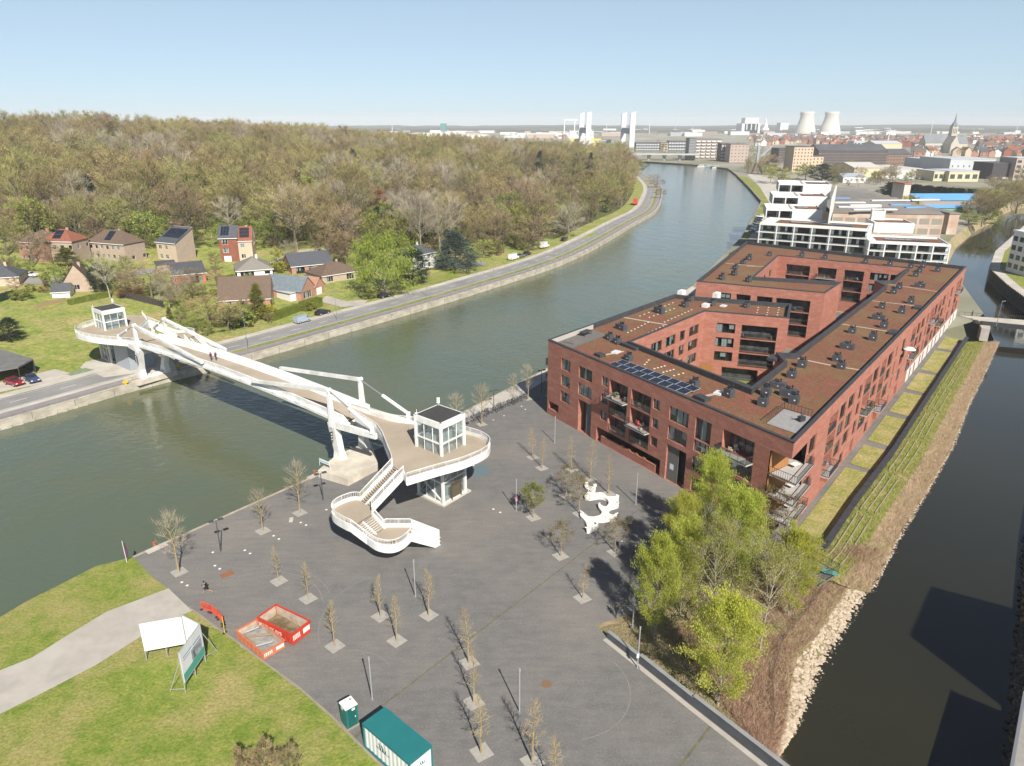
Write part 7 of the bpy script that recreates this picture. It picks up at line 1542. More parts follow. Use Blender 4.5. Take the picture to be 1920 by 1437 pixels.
# ---- site notice boards on the lawn
ZB = lambda a, b, z=0: G(a / 3.2875, 1000 + b / 3.2875, z)
sb = root('site_board', G(340, 1240), 'large white two winged site hoarding on a steel frame, printed right wing', 'billboard'); M_BWHITE = mat('board_white', (.74, .75, .75), (.70, .71, .71), scale=1.0, rough=.6); M_GALV = mat('galv', (.45, .46, .46), rough=.5, metal=.4)
def board(pl, pr, z0, z1, back, face_m, nb=2, name='board'):
 u = (pr - pl); u.z = 0; L_ = u.length; u.normalize(); n = Vector((u.y, -u.x, 0)); 
 for k in range(nb):
  a, b = pl + u * (L_ * k / nb + .02), pl + u * (L_ * (k + 1) / nb - .02); mb = MB(); mb.beam(Vector((a.x, a.y, (z0 + z1) / 2)), Vector((b.x, b.y, (z0 + z1) / 2)), .05, z1 - z0); mb.build(name, face_m, sb)
 mb = MB()
 for k in range(nb + 1):
  p = pl + u * (L_ * k / nb) - n * .08; mb.tube(p, p + Vector((0, 0, z1 + .05)), .045, n=6); q = p - n * 1.5; mb.tube(Vector((q.x, q.y, 0)), p + Vector((0, 0, z1 * .8)), .04, n=6); mb.tube(p + Vector((0, 0, .5)), Vector((q.x, q.y, .3)), .03, n=5)
 for z_ in (z0 - .05, z1 + .03): mb.tube(pl + Vector((0, 0, z_)), pr + Vector((0, 0, z_)), .045, n=6)
 mb.build('steel_frame', M_GALV, sb)
 return u, n
b1l, b1r = ZB(905, 790), ZB(1160, 742)
board(b1l, b1r, 1.3, 4.4, True, M_BWHITE, 2)
b2l, b2r = ZB(1150, 985), ZB(1275, 795)
u2, n2 = board(b2l, b2r, 1.2, 4.6, False, mat('board_grey', (.60, .63, .65), (.66, .68, .69), scale=.6), 2)
board(ZB(1165, 740), ZB(1262, 792), 1.6, 4.6, False, M_BWHITE, 1)
# printed band and picture on the right wing
Lb = (b2r - b2l).length
def decal(s0, s1, z0, z1, m, name, k=.032): p = lambda s_, z_: b2l + u2 * (s_ * Lb) + n2 * k + Vector((0, 0, z_)); mb = MB(); mb.quad(p(s0, z0), p(s1, z0), p(s1, z1), p(s0, z1)); return mb.build(name, m, sb)
decal(.02, .98, 1.22, 2.05, mat('print_green', (.07, .33, .25)), 'printed_band'); decal(.45, .92, 2.05, 3.3, mat('print_photo', (.16, .20, .26), (.42, .44, .46), scale=1.6), 'printed_picture', .034); decal(.52, .6, 2.2, 3.0, mat('print_tower', (.12, .13, .14)), 'printed_tower', .038); decal(.55, .9, 3.5, 3.62, mat('print_blue', (.15, .22, .42)), 'printed_line', .034); decal(.1, .5, 3.6, 3.7, mat('print_blue', (.15, .22, .42)), 'printed_line', .034); decal(.1, .4, 3.3, 3.38, mat('print_blue', (.15, .22, .42)), 'printed_line', .034)
# ---- portable toilet
tq = root('portable_toilet', ZS(985, 985), 'green portable toilet with white roof beside the container', 'toilet', rz=math.radians(40)); M_TGR = mat('toilet_green', (.015, .115, .105), (.02, .14, .125), scale=2, rough=.45, world_co=False)
mb = MB(); mb.box((0, 0, 1.15), (1.12, 1.12, 2.1)); mb.build('cabin', M_TGR).parent = tq
for s in (-1, 1):
 for k in range(5): mb = MB(); mb.box((s * .565, -.42 + k * .21, 1.1), (.02, .1, 1.7)); mb.build('wall_rib', M_TGR).parent = tq
mb = MB(); mb.prism([(-.6, -.6), (.6, -.6), (.6, .6), (-.6, .6)], 2.2, 2.3); mb.prism([(-.5, -.5), (.5, -.5), (.5, .5), (-.5, .5)], 2.3, 2.42); mb.build('roof', M_WHITE).parent = tq
mb = MB(); mb.tube((.25, .1, 2.4), (.25, .1, 2.55), .05, n=8); mb.build('vent_pipe', M_DKMETAL).parent = tq
mb = MB(); mb.box((0, -.575, 1.1), (.72, .03, 1.85)); d_ = mb.build('door', mat('toilet_door', (.012, .095, .088), rough=.4)); d_.parent = tq; mb = MB(); mb.box((.28, -.6, 1.1), (.06, .04, .16)); mb.build('handle', M_WHITE).parent = d_
for x_, w_ in ((.15, .3), (-.55, 0)): mb = MB(); mb.box((x_ if w_ else -.575, -.592 if w_ else .1, 1.95), (w_ or .02, .02 if w_ else .3, .22)); mb.build('white_panel', M_WHITE).parent = tq
mb = MB(); mb.box((0, -.0, .05), (1.25, 1.35, .1)); mb.build('skid_base', M_DIRT).parent = tq
# ---- green and white site container
ca, cb_, cc_ = ZS(1070, 985, 2.6), ZS(1405, 1275, 2.6), ZS(1210, 875, 2.6)
u = (cb_ - ca); u.z = 0; Lc = 6.06; u.normalize(); n = Vector((-u.y, u.x, 0)); Wc = 2.44; ctr = ca + u * Lc / 2 + n * Wc / 2; ctr.z = 0
ct = root('site_container', ctr, 'white site container with dark green roof and frame', 'container', rz=math.atan2(u.y, u.x)); M_CWHITE = mat('container_white', (.68, .70, .69), (.62, .64, .63), scale=1.2, rough=.5, world_co=False); M_CGREEN = mat('container_green', (.018, .145, .150), (.022, .165, .168), scale=.7, rough=.45, world_co=False)
hx, hy = Lc / 2, Wc / 2
mb = MB(); mb.box((0, 0, 2.56), (Lc, Wc, .1)); mb.build('roof', M_CGREEN).parent = ct
for sx in (-1, 1):
 for sy in (-1, 1): mb = MB(); mb.box((sx * (hx - .07), sy * (hy - .07), 1.26), (.14, .14, 2.5)); mb.build('corner_post', M_CGREEN).parent = ct
for sy in (-1, 1):
 for z_ in (.1, 2.45): mb = MB(); mb.box((0, sy * (hy - .05), z_), (Lc - .28, .1, .16)); mb.build('side_rail', M_CGREEN).parent = ct
for sx in (-1, 1):
 for z_ in (.1, 2.45): mb = MB(); mb.box((sx * (hx - .05), 0, z_), (.1, Wc - .28, .16)); mb.build('end_rail', M_CGREEN).parent = ct
for sy in (-1, 1):
 mb = MB(); nn_ = 44
 for k in range(nn_): x0 = lerp(-hx + .14, hx - .14, k / nn_); x1 = lerp(-hx + .14, hx - .14, (k + 1) / nn_); d = .035 * (k % 4 in (1, 2)); d2 = .035 * ((k + 1) % 4 in (1, 2)); mb.quad((x0, sy * (hy - .1 + d), .18), (x1, sy * (hy - .1 + d2), .18), (x1, sy * (hy - .1 + d2), 2.37), (x0, sy * (hy - .1 + d), 2.37))
 mb.build('side_panel', M_CWHITE).parent = ct
for sx in (-1, 1): mb = MB(); mb.box((sx * (hx - .09), 0, 1.27), (.04, Wc - .28, 2.2)); mb.build('end_panel', M_CWHITE).parent = ct
M_LOGO = mat('logo_green', (.02, .10, .09)); M_LOGOD = mat('logo_dark', (.03, .04, .05))
def logo(c, right, s, sub=True):
 M_ = face_mat(c, right, (0, 0, 1)); mb = MB()
 for x0, x1, h0 in ((-.55, -.25, 0), (-.05, .25, 0)): mb.poly([(x0, .55, 0), (x0 + .22, .55, 0), (x1 + .22, -.35, 0), (x1, -.35, 0)])
 for x0 in (.02, .5): mb.poly([(x0 - .02, -.35, .001), (x0 + .16, -.35, .001), (x0 + .34, .25, .001), (x0 + .2, .25, .001)])
 mb.v = [(x * s, y * s, z) for x, y, z in mb.v]; mb.xf(M_); mb.build('logo_mark', M_LOGO).parent = ct
 if sub:
  rn = random.Random(5); x = -.95
  mb = MB()
  for k in range(16):
   if k == 7: x += .55
   w_ = rn.uniform(.05, .09); h_ = rn.choice((.13, .13, .2)); mb.add([(x * s, -.12 * s - .2 * s, .001), ((x + w_) * s, -.12 * s - .2 * s, .001), ((x + w_) * s, (-.32 + h_) * s, .001), (x * s, (-.32 + h_) * s, .001)], ((0, 1, 2, 3),)); x += w_ + .045
  mb.xf(M_); mb.build('name_lettering', M_LOGOD).parent = ct
logo((-.6, -hy + .052, 1.45), (1, 0, 0), .75); logo((hx - .06, .1, 1.55), (0, 1, 0), .38)
# ---- runner
M_SKIN = mat('skin', (.42, .24, .16), rough=.6); M_BLACKC = mat('black_cloth', (.015, .015, .018), rough=.9); M_HAIR = mat('dark_hair', (.02, .014, .01))
def person(loc, rz, joints, label, mats, radii, hair=None, scale=1.0):
 """one continuous skinned figure; mats picks material by height bands"""
 names = list(joints); vs_ = [joints[k] for k in names]; ed = [(names.index(a), names.index(b)) for a, b in LINKS if a in names and b in names]
 me = bpy.data.meshes.new('body'); me.from_pydata(vs_, ed, []); o = bpy.data.objects.new('person', me); COL.objects.link(o); m = o.modifiers.new('skin', 'SKIN'); m.use_smooth_shade = True
 for k, sv in zip(names, me.skin_vertices[0].data): r_ = radii.get(k.rstrip('LR'), .05); sv.radius = (r_, r_) if not isinstance(r_, tuple) else r_
 me.skin_vertices[0].data[names.index('pelvis')].use_root = True; o.modifiers.new('sub', 'SUBSURF').levels = 2
 dg = bpy.context.evaluated_depsgraph_get(); nm = bpy.data.meshes.new_from_object(o.evaluated_get(dg)); bpy.data.objects.remove(o); o = bpy.data.objects.new('person', nm); COL.objects.link(o)
 for mt in mats[1]: nm.materials.append(mt)
 for p in nm.polygons: p.material_index = mats[0](p.center); p.use_smooth = True
 o.location = loc; o.rotation_euler = (0, 0, rz); o.scale = (scale,) * 3; tag(o, label, 'person')
 hd = joints['head']; mb = MB(); mb.lathe((hd[0], hd[1] + .015, hd[2] + .02), [(.105, -.03), (.112, .03), (.085, .09), (.02, .125)], 10); hh = mb.build('hair', hair or M_HAIR); hh.parent = o
 return o
LINKS = [('pelvis', 'spine'), ('spine', 'chest'), ('chest', 'neck'), ('neck', 'head'), ('head', 'crown'), ('chest', 'shoulderL'), ('shoulderL', 'elbowL'), ('elbowL', 'wristL'), ('wristL', 'handL'), ('chest', 'shoulderR'), ('shoulderR', 'elbowR'), ('elbowR', 'wristR'), ('wristR', 'handR'), ('pelvis', 'hipL'), ('hipL', 'kneeL'), ('kneeL', 'ankleL'), ('ankleL', 'toeL'), ('pelvis', 'hipR'), ('hipR', 'kneeR'), ('kneeR', 'ankleR'), ('ankleR', 'toeR')]
RAD = {'pelvis': (.15, .11), 'spine': (.135, .10), 'chest': (.16, .11), 'neck': .055, 'head': .095, 'crown': .08, 'shoulder': .062, 'elbow': .045, 'wrist': .032, 'hand': .036, 'hip': .095, 'knee': .062, 'ankle': .04, 'toe': .035}
run = dict(pelvis=(0, 0, .95), spine=(0, -.05, 1.12), chest=(0, -.12, 1.36), neck=(0, -.17, 1.5), head=(0, -.2, 1.62), crown=(0, -.2, 1.70), shoulderL=(-.19, -.13, 1.42), elbowL=(-.27, .12, 1.22), wristL=(-.22, -.10, 1.12), handL=(-.2, -.18, 1.13), shoulderR=(.19, -.13, 1.42), elbowR=(.26, -.25, 1.17), wristR=(.17, -.42, 1.30), handR=(.14, -.48, 1.34),
   hipL=(-.1, 0, .9), kneeL=(-.1, -.36, .66), ankleL=(-.09, -.28, .26), toeL=(-.09, -.43, .20), hipR=(.1, .02, .9), kneeR=(.1, .20, .50), ankleR=(.1, .55, .26), toeR=(.1, .62, .12))
rp = G(389, 1113); rp.z = -.05
person(rp, math.radians(-50 - 20), run, 'person in black shirt and shorts running across the plaza', (lambda c: 1 if (c[2] > 1.02 and abs(c[0]) < .24 and c[2] < 1.47) or (.62 < c[2] <= 1.02 and abs(c[0]) < .22) else (2 if c[2] < .17 else 0), [M_SKIN, M_BLACKC, mat('shoe', (.03, .03, .03))]), RAD)
stand = dict(pelvis=(0, 0, .95), spine=(0, -.01, 1.12), chest=(0, -.02, 1.36), neck=(0, -.02, 1.5), head=(0, -.03, 1.62), crown=(0, -.03, 1.70), shoulderL=(-.19, -.02, 1.42), elbowL=(-.24, .02, 1.13), wristL=(-.22, -.1, .90), handL=(-.22, -.13, .82), shoulderR=(.19, -.02, 1.42), elbowR=(.24, .05, 1.13), wristR=(.22, -.04, .90), handR=(.22, -.08, .82), hipL=(-.1, 0, .9), kneeL=(-.1, -.12, .5), ankleL=(-.09, -.08, .1), toeL=(-.09, -.22, .05), hipR=(.1, 0, .9), kneeR=(.1, .06, .5), ankleR=(.1, .2, .12), toeR=(.1, .1, .05))
M_DKRED = mat('dark_red_coat', (.16, .02, .03)); M_JEAN = mat('jeans', (.05, .07, .12))
def walker(loc, rz, label, top, legs): return person(loc, rz, stand, label, (lambda c: 1 if c[2] > .88 and c[2] < 1.5 else (2 if .12 < c[2] <= .88 else (3 if c[2] <= .12 else 0)), [M_SKIN, top, legs, M_BLACKC]), RAD)
pz = fz(38); walker(W(38.6, 2.3, pz), math.atan2(BE.y, BE.x) + 1.57, 'person in dark red coat walking on the bridge deck, left of a pair', M_DKRED, M_JEAN); walker(W(38.0, 2.9, pz), math.atan2(BE.y, BE.x) + 1.57, 'person in dark coat walking on the bridge deck, right of a pair', mat('dark_coat', (.06, .03, .04)), M_JEAN)
walker(G(1155, 1158), .5, 'person in dark clothes with white bag in the willow shade', M_BLACKC, M_BLACKC); walker(G(1822, 594), 1.2, 'person walking where the path meets the small bridge', M_BLACKC, M_JEAN); walker(G(1876, 500), .4, 'person walking on the curved right quay', M_BLACKC, M_JEAN)
# ---- banner, bollards, hatches, bin
bn = root('beach_flag', G(238, 1055), 'dark purple furled banner on a pole at the quay corner', 'flag'); mb = MB(); mb.tube((0, 0, 0), (-.05, 0, 3.0), .035, n=6); mb.build('pole', M_WHITE).parent = bn; mb = MB(); mb.add([(-.02, 0, .6), (.34, .06, .8), (.40, .02, 1.6), (.22, .05, 2.6), (-.05, 0, 3.0), (-.04, .1, 1.6)], ((0, 1, 2, 5), (5, 2, 3, 4))); mb.build('cloth', mat('banner_purple', (.07, .03, .06), (.10, .045, .085), scale=3)).parent = bn
for px, py, lab in ((290, 1024, 'rusty mooring bollard nearest the lawn'), (590, 889, 'rusty mooring bollard beside the bridge pier')):
 b = G(px, py); mb = MB(); mb.lathe(b, [(.26, 0), (.2, .12), (.17, .45), (.3, .5), (.3, .6), (.1, .66)], 12); mb.build('mooring_bollard', mat('rust', (.28, .12, .05), (.2, .085, .04), scale=4), label=lab, cat='bollard', group='rusty bollards on the quay')
for px, py, px2, py2, lab in ((275, 1037, 312, 1020, 'pale stone strip beside the rusty bollard at the lawn end'), (578, 898, 598, 888, 'pale stone strip beside the rusty bollard by the pier')):
 p, q = G(px, py), G(px2, py2); mb = MB(); mb.beam(p + Vector((0, 0, .04)), q + Vector((0, 0, .04)), .9, .1); mb.build('mooring_stone', M_PALE, label=lab, cat='kerb stone')
for px, py, lab, c in ((426, 1077, 'rust brown metal cover on the plaza near the runner', (.28, .12, .06)), (1025, 1283, 'round rust brown manhole cover on the front plaza', (.22, .13, .08))):
 b = G(px, py); mb = MB()
 if 'round' in lab: mb.lathe((b.x, b.y, .0), [(.5, 0), (.5, .015), (.02, .02)], 16)
 else: mb.box(b + Vector((0, 0, .008)), (1.5, 1.0, .016), .75)
 mb.build('manhole_cover', mat('cover_%d' % int(c[0] * 100), c, (c[0] * .8, c[1] * .8, c[2] * .8), scale=5), label=lab, cat='manhole cover')
wd_ = MB(); wd_.lathe((0, 0, 0), [(.16, 0), (.16, .012), (.02, .014)], 10); wdm = wd_.mesh('ground_light', mat('ground_light', (.7, .68, .62)))
for i, (px, py) in enumerate([(341, 1092), (351, 1098), (403, 1061), (412, 1067), (459, 1032), (469, 1038), (513, 1005), (523, 1011), (564, 980), (574, 985), (612, 956), (399, 1036), (888, 873), (925, 788), (945, 780), (978, 762), (985, 768), (938, 961), (925, 955)]):
 o = bpy.data.objects.new('ground_light', wdm); COL.objects.link(o); o.location = G(px, py, 0.0); tag(o, 'small round white ground light set in the paving', 'ground light', 'ground lights in the paving')
b = G(1164, 1026); mb = MB(); mb.lathe(b, [(.28, 0), (.3, .05), (.3, .95), (.2, 1.05)], 12); mb.build('litter_bin', M_STEEL, label='grey round litter bin right of the olive young tree', cat='bin')
b = G(546, 975); mb = MB(); mb.box(b + Vector((0, 0, .02)), (.5, 1.2, .04), .2); mb.build('floor_plate', M_PALE, label='narrow pale plate on the paving near the quay tree', cat='floor plate')
b = G(1101, 797); t = root('sandwich_board', b, 'orange pavement sign at the brick block gateway', 'sign'); mb = MB(); mb.add([(-.4, -.3, 0), (.4, -.3, 0), (.4, 0, 1.0), (-.4, 0, 1.0), (-.4, .3, 0), (.4, .3, 0)], ((0, 1, 2, 3), (5, 4, 3, 2))); mb.build('panel', mat('sign_orange', (.7, .28, .02))).parent = t
# ---- bicycles along the quay
def bike():
 t = bpy.data.objects.new('bicycle', None); COL.objects.link(t); M_BK = mat('bike_frame', (.05, .06, .08), (.16, .17, .19), scale=3, rough=.4, world_co=False, rnd=.5)
 for x in (-.52, .52):
  mb = MB(); n_ = 14
  for k in range(n_): a, b = 6.283 * k / n_, 6.283 * (k + 1) / n_; mb.beam((x + .33 * math.cos(a), 0, .34 + .33 * math.sin(a)), (x + .33 * math.cos(b), 0, .34 + .33 * math.sin(b)), .045, .045)
  for k in range(3): a = 3.1416 * k / 3; mb.beam((x + .31 * math.cos(a), 0, .34 + .31 * math.sin(a)), (x - .31 * math.cos(a), 0, .34 - .31 * math.sin(a)), .012, .012)
  mb.build('wheel', mat('tyre', (.02, .02, .02))).parent = t
 mb = MB()
 for p, q in (((-.52, 0, .34), (-.18, 0, .85)), ((-.18, 0, .85), (-.05, 0, .30)), ((-.05, 0, .30), (.42, 0, .82)), ((-.18, 0, .80), (.40, 0, .86)), ((-.52, 0, .34), (-.05, 0, .30)), ((.42, 0, .95), (.52, 0, .34))): mb.tube(p, q, .022, n=5)
 mb.build('frame', M_BK).parent = t; mb = MB(); mb.tube((.38, -.28, 1.0), (.38, .28, 1.0), .018, n=5); mb.build('handlebar', M_STEEL).parent = t; mb = MB(); mb.box((-.2, 0, .93), (.26, .14, .07)); mb.build('saddle', M_DKMETAL).parent = t
 return t
bp0 = bike(); p0, p1 = G(869, 795), G(982, 747); nb_k = 24
for i in range(nb_k):
 f = (i + R.uniform(-.2, .2)) / (nb_k - 1); p = lerp(p0, p1, f) + Vector((R.uniform(-.3, .3), R.uniform(-.3, .3), 0)); o = bp0 if i == 0 else copy_tree(bp0); o.location = p; d = (p1 - p0); o.rotation_euler = (R.uniform(-.1, .1), 0, math.atan2(d.y, d.x) + 1.57 + R.uniform(-.25, .25))
 tag(o, 'parked bicycle in the row along the quay', 'bicycle', 'bicycles parked along the quay')
# bike stands
for i in range(9):
 p = lerp(p0, p1, (i + .5) / 9); mb = MB(); d = (p1 - p0).normalized(); n = Vector((-d.y, d.x, 0)) * .4; mb.tube(p - n, p - n + Vector((0, 0, .8)), .03, n=5); mb.tube(p + n, p + n + Vector((0, 0, .8)), .03, n=5); mb.tube(p - n + Vector((0, 0, .8)), p + n + Vector((0, 0, .8)), .03, n=5); mb.build('bike_stand', M_STEEL, label='steel bicycle stand in the row along the quay', cat='bike stand', group='bike stands along the quay')
# ---- low dark wall at the plaza edge
M_DWALL = mat('dark_wall', (.085, .09, .095), (.11, .115, .12), scale=.8, rough=.8); M_DCAP = mat('dark_wall_cap', (.26, .265, .265), (.22, .225, .225), scale=1)
pw = root('plaza_wall', (WL[1].x, WL[1].y, 0), 'low dark concrete wall with pale coping along the plaza edge', 'wall')
for i in range(len(WL) - 1):
 a, b = WL[i], WL[i + 1]; h = lerp(.75, 1.1, min(1, i / 2)); mb = MB(); mb.beam((a.x, a.y, h / 2 - .6), (b.x, b.y, h / 2 - .6), .35, h + 1.2); mb.build('wall_segment', M_DWALL, pw); mb = MB(); mb.beam((a.x, a.y, h + .03), (b.x, b.y, h + .03), .42, .07); mb.build('coping', M_DCAP, pw)
mb = MB()
for i in range(len(WL) - 1): a, b = WL[i], WL[i + 1]; t_ = (b - a).normalized(); n = Vector((t_.y, -t_.x)); n = n if n.dot(Vector((-1, -1))) > 0 else -n; mb.quad((*(a + n * .25), .012), (*(b + n * .25), .012), (*(b + n * .75), .012), (*(a + n * .75), .012))
struct('plaza_wall_kerb', mb, M_PATH)
# ---- dark balustrade along the river path
rb = root('path_balustrade', (DW[2].x, DW[2].y, 0), 'dark steel balustrade with close bars along the river path', 'balustrade')
mb = MB(); DW3 = [Vector((p.x, p.y, 0)) for p in DW]
for i in range(len(DW3) - 1): mb.beam(DW3[i] + Vector((0, 0, -.3)), DW3[i + 1] + Vector((0, 0, -.3)), .5, 1.0)
mb.build('retaining_wall', M_DKMETAL, rb)
mb = MB()
for i in range(len(DW3) - 1): mb.beam(DW3[i] + Vector((.25, -.2, 1.05)), DW3[i + 1] + Vector((.25, -.2, 1.05)), .75, .1)
mb.build('top_rail', M_DKMETAL, rb)
bar = MB(); bar.box((0, 0, .62), (.05, .3, .9)); barm = bar.mesh('bar', mat('bar_grey', (.075, .078, .085), rough=.5))
for i, p in enumerate(resample(DW3, .5)[:295]): o = bpy.data.objects.new('bar', barm); COL.objects.link(o); o.location = p; o.rotation_euler = (0, 0, .9); adopt(o, rb)
# small viewing terrace with fence at the end of the path
vt = root('viewing_terrace', G(1520, 1080, -.5), 'small timber viewing terrace with dark wire fence by the river', 'terrace'); q = [G(1470, 1050, -.1), G(1508, 1040, -.1), G(1572, 1075, -.1), G(1535, 1098, -.1)]
mb = MB(); mb.prism([(p.x, p.y) for p in q], -.35, -.08); mb.build('deck', M_WOODG, vt)
mb = MB()
for a, b in ((q[1], q[2]), (q[2], q[3])):
 for h in (.1, 1.2): mb.beam(a + Vector((0, 0, h)), b + Vector((0, 0, h)), .05, .05)
 n_ = int((b - a).length / .18)
 for k in range(n_ + 1): mb.beam(lerp(a, b, k / n_), lerp(a, b, k / n_) + Vector((0, 0, 1.2)), .025, .025, up=(1, 0, 0))
mb.build('wire_fence', M_DKMETAL, vt); mb = MB(); c = G(1556, 1073, .5); mb.box(c, (1.6, .1, .5), -.5); mb.build('information_panel', mat('panel_green', (.10, .32, .26)), vt)
# fallen fence line above the stones
fl = root('rusty_fence', pit(.5, .74), 'low rusty wire fence above the river stones', 'fence'); P_ = [pit(.14 + .1 * k, .74) for k in range(8)]
for i, p in enumerate(P_):
 mb = MB(); mb.beam(p, p + Vector((.1, 0, 1.2)), .06, .06, up=(1, 0, 0)); mb.build('fence_post', mat('rusty_dark', (.09, .065, .055)), fl)
 if i: mb = MB(); [mb.beam(P_[i - 1] + Vector((0, 0, h)), p + Vector((0, 0, h)), .025, .03) for h in (.2, .45, .7, .95, 1.15)]; mb.build('wire', mat('rusty_dark', (.09, .065, .055)), fl)
# ---- small river bridge
sbz = .05; sa, sb_, sc_, sd_ = G(1797, 592, 0), G(1960, 604, 0), G(1960, 616, 0), G(1838, 604, 0)
rbr = root('river_bridge', (sa + sb_) / 2, 'small concrete bridge over the river at the right edge', 'bridge'); mb = MB(); mb.prism([(p.x, p.y) for p in (sa, sb_, sc_, sd_)], -.7, .12); mb.build('deck', M_PALE, rbr)
mb = MB(); mb.beam(sd_ + Vector((0, 0, -.3)), sc_ + Vector((0, 0, -.3)), .3, 1.2); mb.build('edge_beam', M_DKMETAL, rbr); mb = MB(); mb.beam(sa + Vector((0, 0, 1.05)), sb_ + Vector((0, 0, 1.05)), .06, .06); [mb.beam(lerp(sa, sb_, k / 14), lerp(sa, sb_, k / 14) + Vector((0, 0, 1.05)), .05, .05, up=(1, 0, 0)) for k in range(15)]; mb.build('railing', M_DKMETAL, rbr)
mb = MB(); mb.prism([(p.x, p.y) for p in (G(1838, 604), G(1858, 606), G(1858, 612), G(1842, 610))], RIVER, -.75); mb.build('abutment', M_PALE, rbr)
st_l = street_lamp(1868, 612, 566, 'solar lamp with tilted panel on the small river bridge', group=None, arm=.5); mb = MB(); mb.box((0, 0, 5.3), (1.3, .06, .9)); mb.build('solar_panel', M_SOLAR).parent = st_l

# faint tyre arcs on the paving
mb = MB()
for (px, py, r_, a0, a1, w_) in ((470, 1150, 7.5, .3, 2.4, .1), (470, 1150, 8.4, .4, 2.2, .08), (1060, 1290, 6.0, -1.4, .6, .1), (640, 1290, 5.0, .6, 2.3, .08), (760, 1160, 9.0, 2.2, 3.6, .08)):
 c = G(px, py); n_ = 24
 for k in range(n_):
  a, b = lerp(a0, a1, k / n_), lerp(a0, a1, (k + 1) / n_); P_ = lambda a_, rr: (c.x + math.cos(a_) * rr, c.y + math.sin(a_) * rr, .009); mb.quad(P_(a, r_), P_(b, r_), P_(b, r_ + w_), P_(a, r_ + w_))
struct('tyre_marks', mb, mat('tyre_mark', (.23, .22, .205), (.18, .17, .16), scale=1.5))
# leafless bushes at the lower edge of the lawn
for px, py, yt, lab in ((455, 1452, 1404, 'leafless brown bush at the lower lawn edge, left of three'), (500, 1462, 1395, 'leafless brown bush at the lower lawn edge, middle of three'), (545, 1458, 1402, 'leafless brown bush at the lower lawn edge, right of three')):
 b = G(px, py); o = plant('s1', b, Hgt(b, yt) / 7.0, label=lab); o.scale = (o.scale[0] * .6, o.scale[1] * .6, o.scale[2]); o['group'] = 'leafless bushes at the lawn edge'
# ================================================================ white stepped apartment building
M_APT = mat('apartment_white', (.70, .69, .66), (.64, .63, .60), scale=.3, rough=.8); M_APTG = mat('apartment_grey', (.52, .55, .57), (.48, .51, .53), scale=.4, rough=.8); M_APTGL = mat('apartment_glass', (.035, .055, .055), (.06, .085, .08), scale=.4, rough=.08, spec=.6)
apt = root('stepped_apartment_building', G(1600, 480), 'white stepped apartment building with framed balconies and terraces', 'building')
def apt_block(fl, fr, ztop, zbot, depth, bays, storey=3.1, frame=2.2, solid=False, solar=True, rd=None):
 A, B = G(*fl, ztop), G(*fr, ztop); A.z = B.z = 0; u = (B - A).normalized(); n = Vector((-u.y, u.x, 0)); L_ = (B - A).length; rz = math.atan2(u.y, u.x); nf = max(1, round((ztop - zbot) / storey)); st = (ztop - zbot) / nf
 at = lambda s_, d, z: Vector((*(A + u * s_ + n * d).to_2d(), z))
 if solid: frame = 0.0
 # core volume with windows on the front
 w = Wall(at(0, frame, 0), at(L_, frame, 0), zbot, ztop - .3, apt, M_APT if solid else M_APTG, .15)
 if not solid:
  for k in range(nf):
   for b in range(bays):
    s0, s1 = lerp(0, L_, (b + .16) / bays), lerp(0, L_, (b + .84) / bays); z0 = zbot + k * st
    if (b + k) % 3 == 2: w.window(s0, lerp(s0, s1, .4), z0 + .15, z0 + st - .6, 1, 0); w.window(lerp(s0, s1, .6), s1, z0 + .15, z0 + st - .6, 1, 0)
    else: w.window(s0, s1, z0 + .15, z0 + st - .7, 3, .1)
 w.done()
 for a, b in ((at(L_, frame, 0), at(L_, depth, 0)), (at(L_, depth, 0), at(0, depth, 0)), (at(0, depth, 0), at(0, frame, 0))): Wall(a, b, zbot, ztop - .3, apt, M_APT).done()
 mb = MB(); mb.prism([(p.x, p.y) for p in (at(-.1, 0, 0), at(L_ + .1, 0, 0), at(L_ + .1, depth, 0), at(-.1, depth, 0))], ztop - .32, ztop + .02); rf = mb.build('roof_slab', M_APT, apt)
 for a, b in ((at(0, .2, ztop + .2), at(L_, .2, ztop + .2)), (at(L_ - .2, .5, ztop + .2), at(L_ - .2, depth, ztop + .2)), (at(0, depth - .2, ztop + .2), at(L_ - .5, depth - .2, ztop + .2)), (at(.2, .5, ztop + .2), at(.2, depth - .5, ztop + .2))): mb = MB(); mb.beam(a, b, .35, .4); mb.build('parapet', M_APT, rf)
 mb = MB(); mb.poly([at(L_ * .12, depth * .3, ztop + .05), at(L_ * .97, depth * .3, ztop + .05), at(L_ * .97, depth * .85, ztop + .05), at(L_ * .12, depth * .85, ztop + .05)]); mb.build('roof_deck', rd or M_SEDUM, rf)
 if solar:
  for k in range(int(L_ * .6 / 2.2)): mb = MB(); mb.box(at(L_ * .28 + k * 2.2, depth * .5, ztop + .3), (2.0, 3.4, .08), rz); mb.build('solar_panel', M_SOLAR, rf)
 if not solid:
  for k in range(nf):
   z = zbot + k * st
   if k: mb = MB(); mb.box(at(L_ / 2, frame / 2, z - .12), (L_, frame, .26), rz); mb.build('balcony_slab', M_APT, apt)
   mb = MB(); mb.quad(at(0, .1, z + .1), at(L_, .1, z + .1), at(L_, .1, z + 1.0), at(0, .1, z + 1.0)); mb.build('balcony_glass', M_RAILGLASS, apt)
  for b in range(bays + 1): mb = MB(); mb.box(at(lerp(.15, L_ - .15, b / bays), .16, (zbot + ztop) / 2 - .15), (.36, .3, ztop - zbot - .3), rz); mb.build('column', M_APT, apt)
 return at
apt_block((1630, 455), (1783, 461.5), 10.9, 0, 17, 5)
apt_block((1424.5, 420), (1629, 433), 14.1, 0, 19, 6)
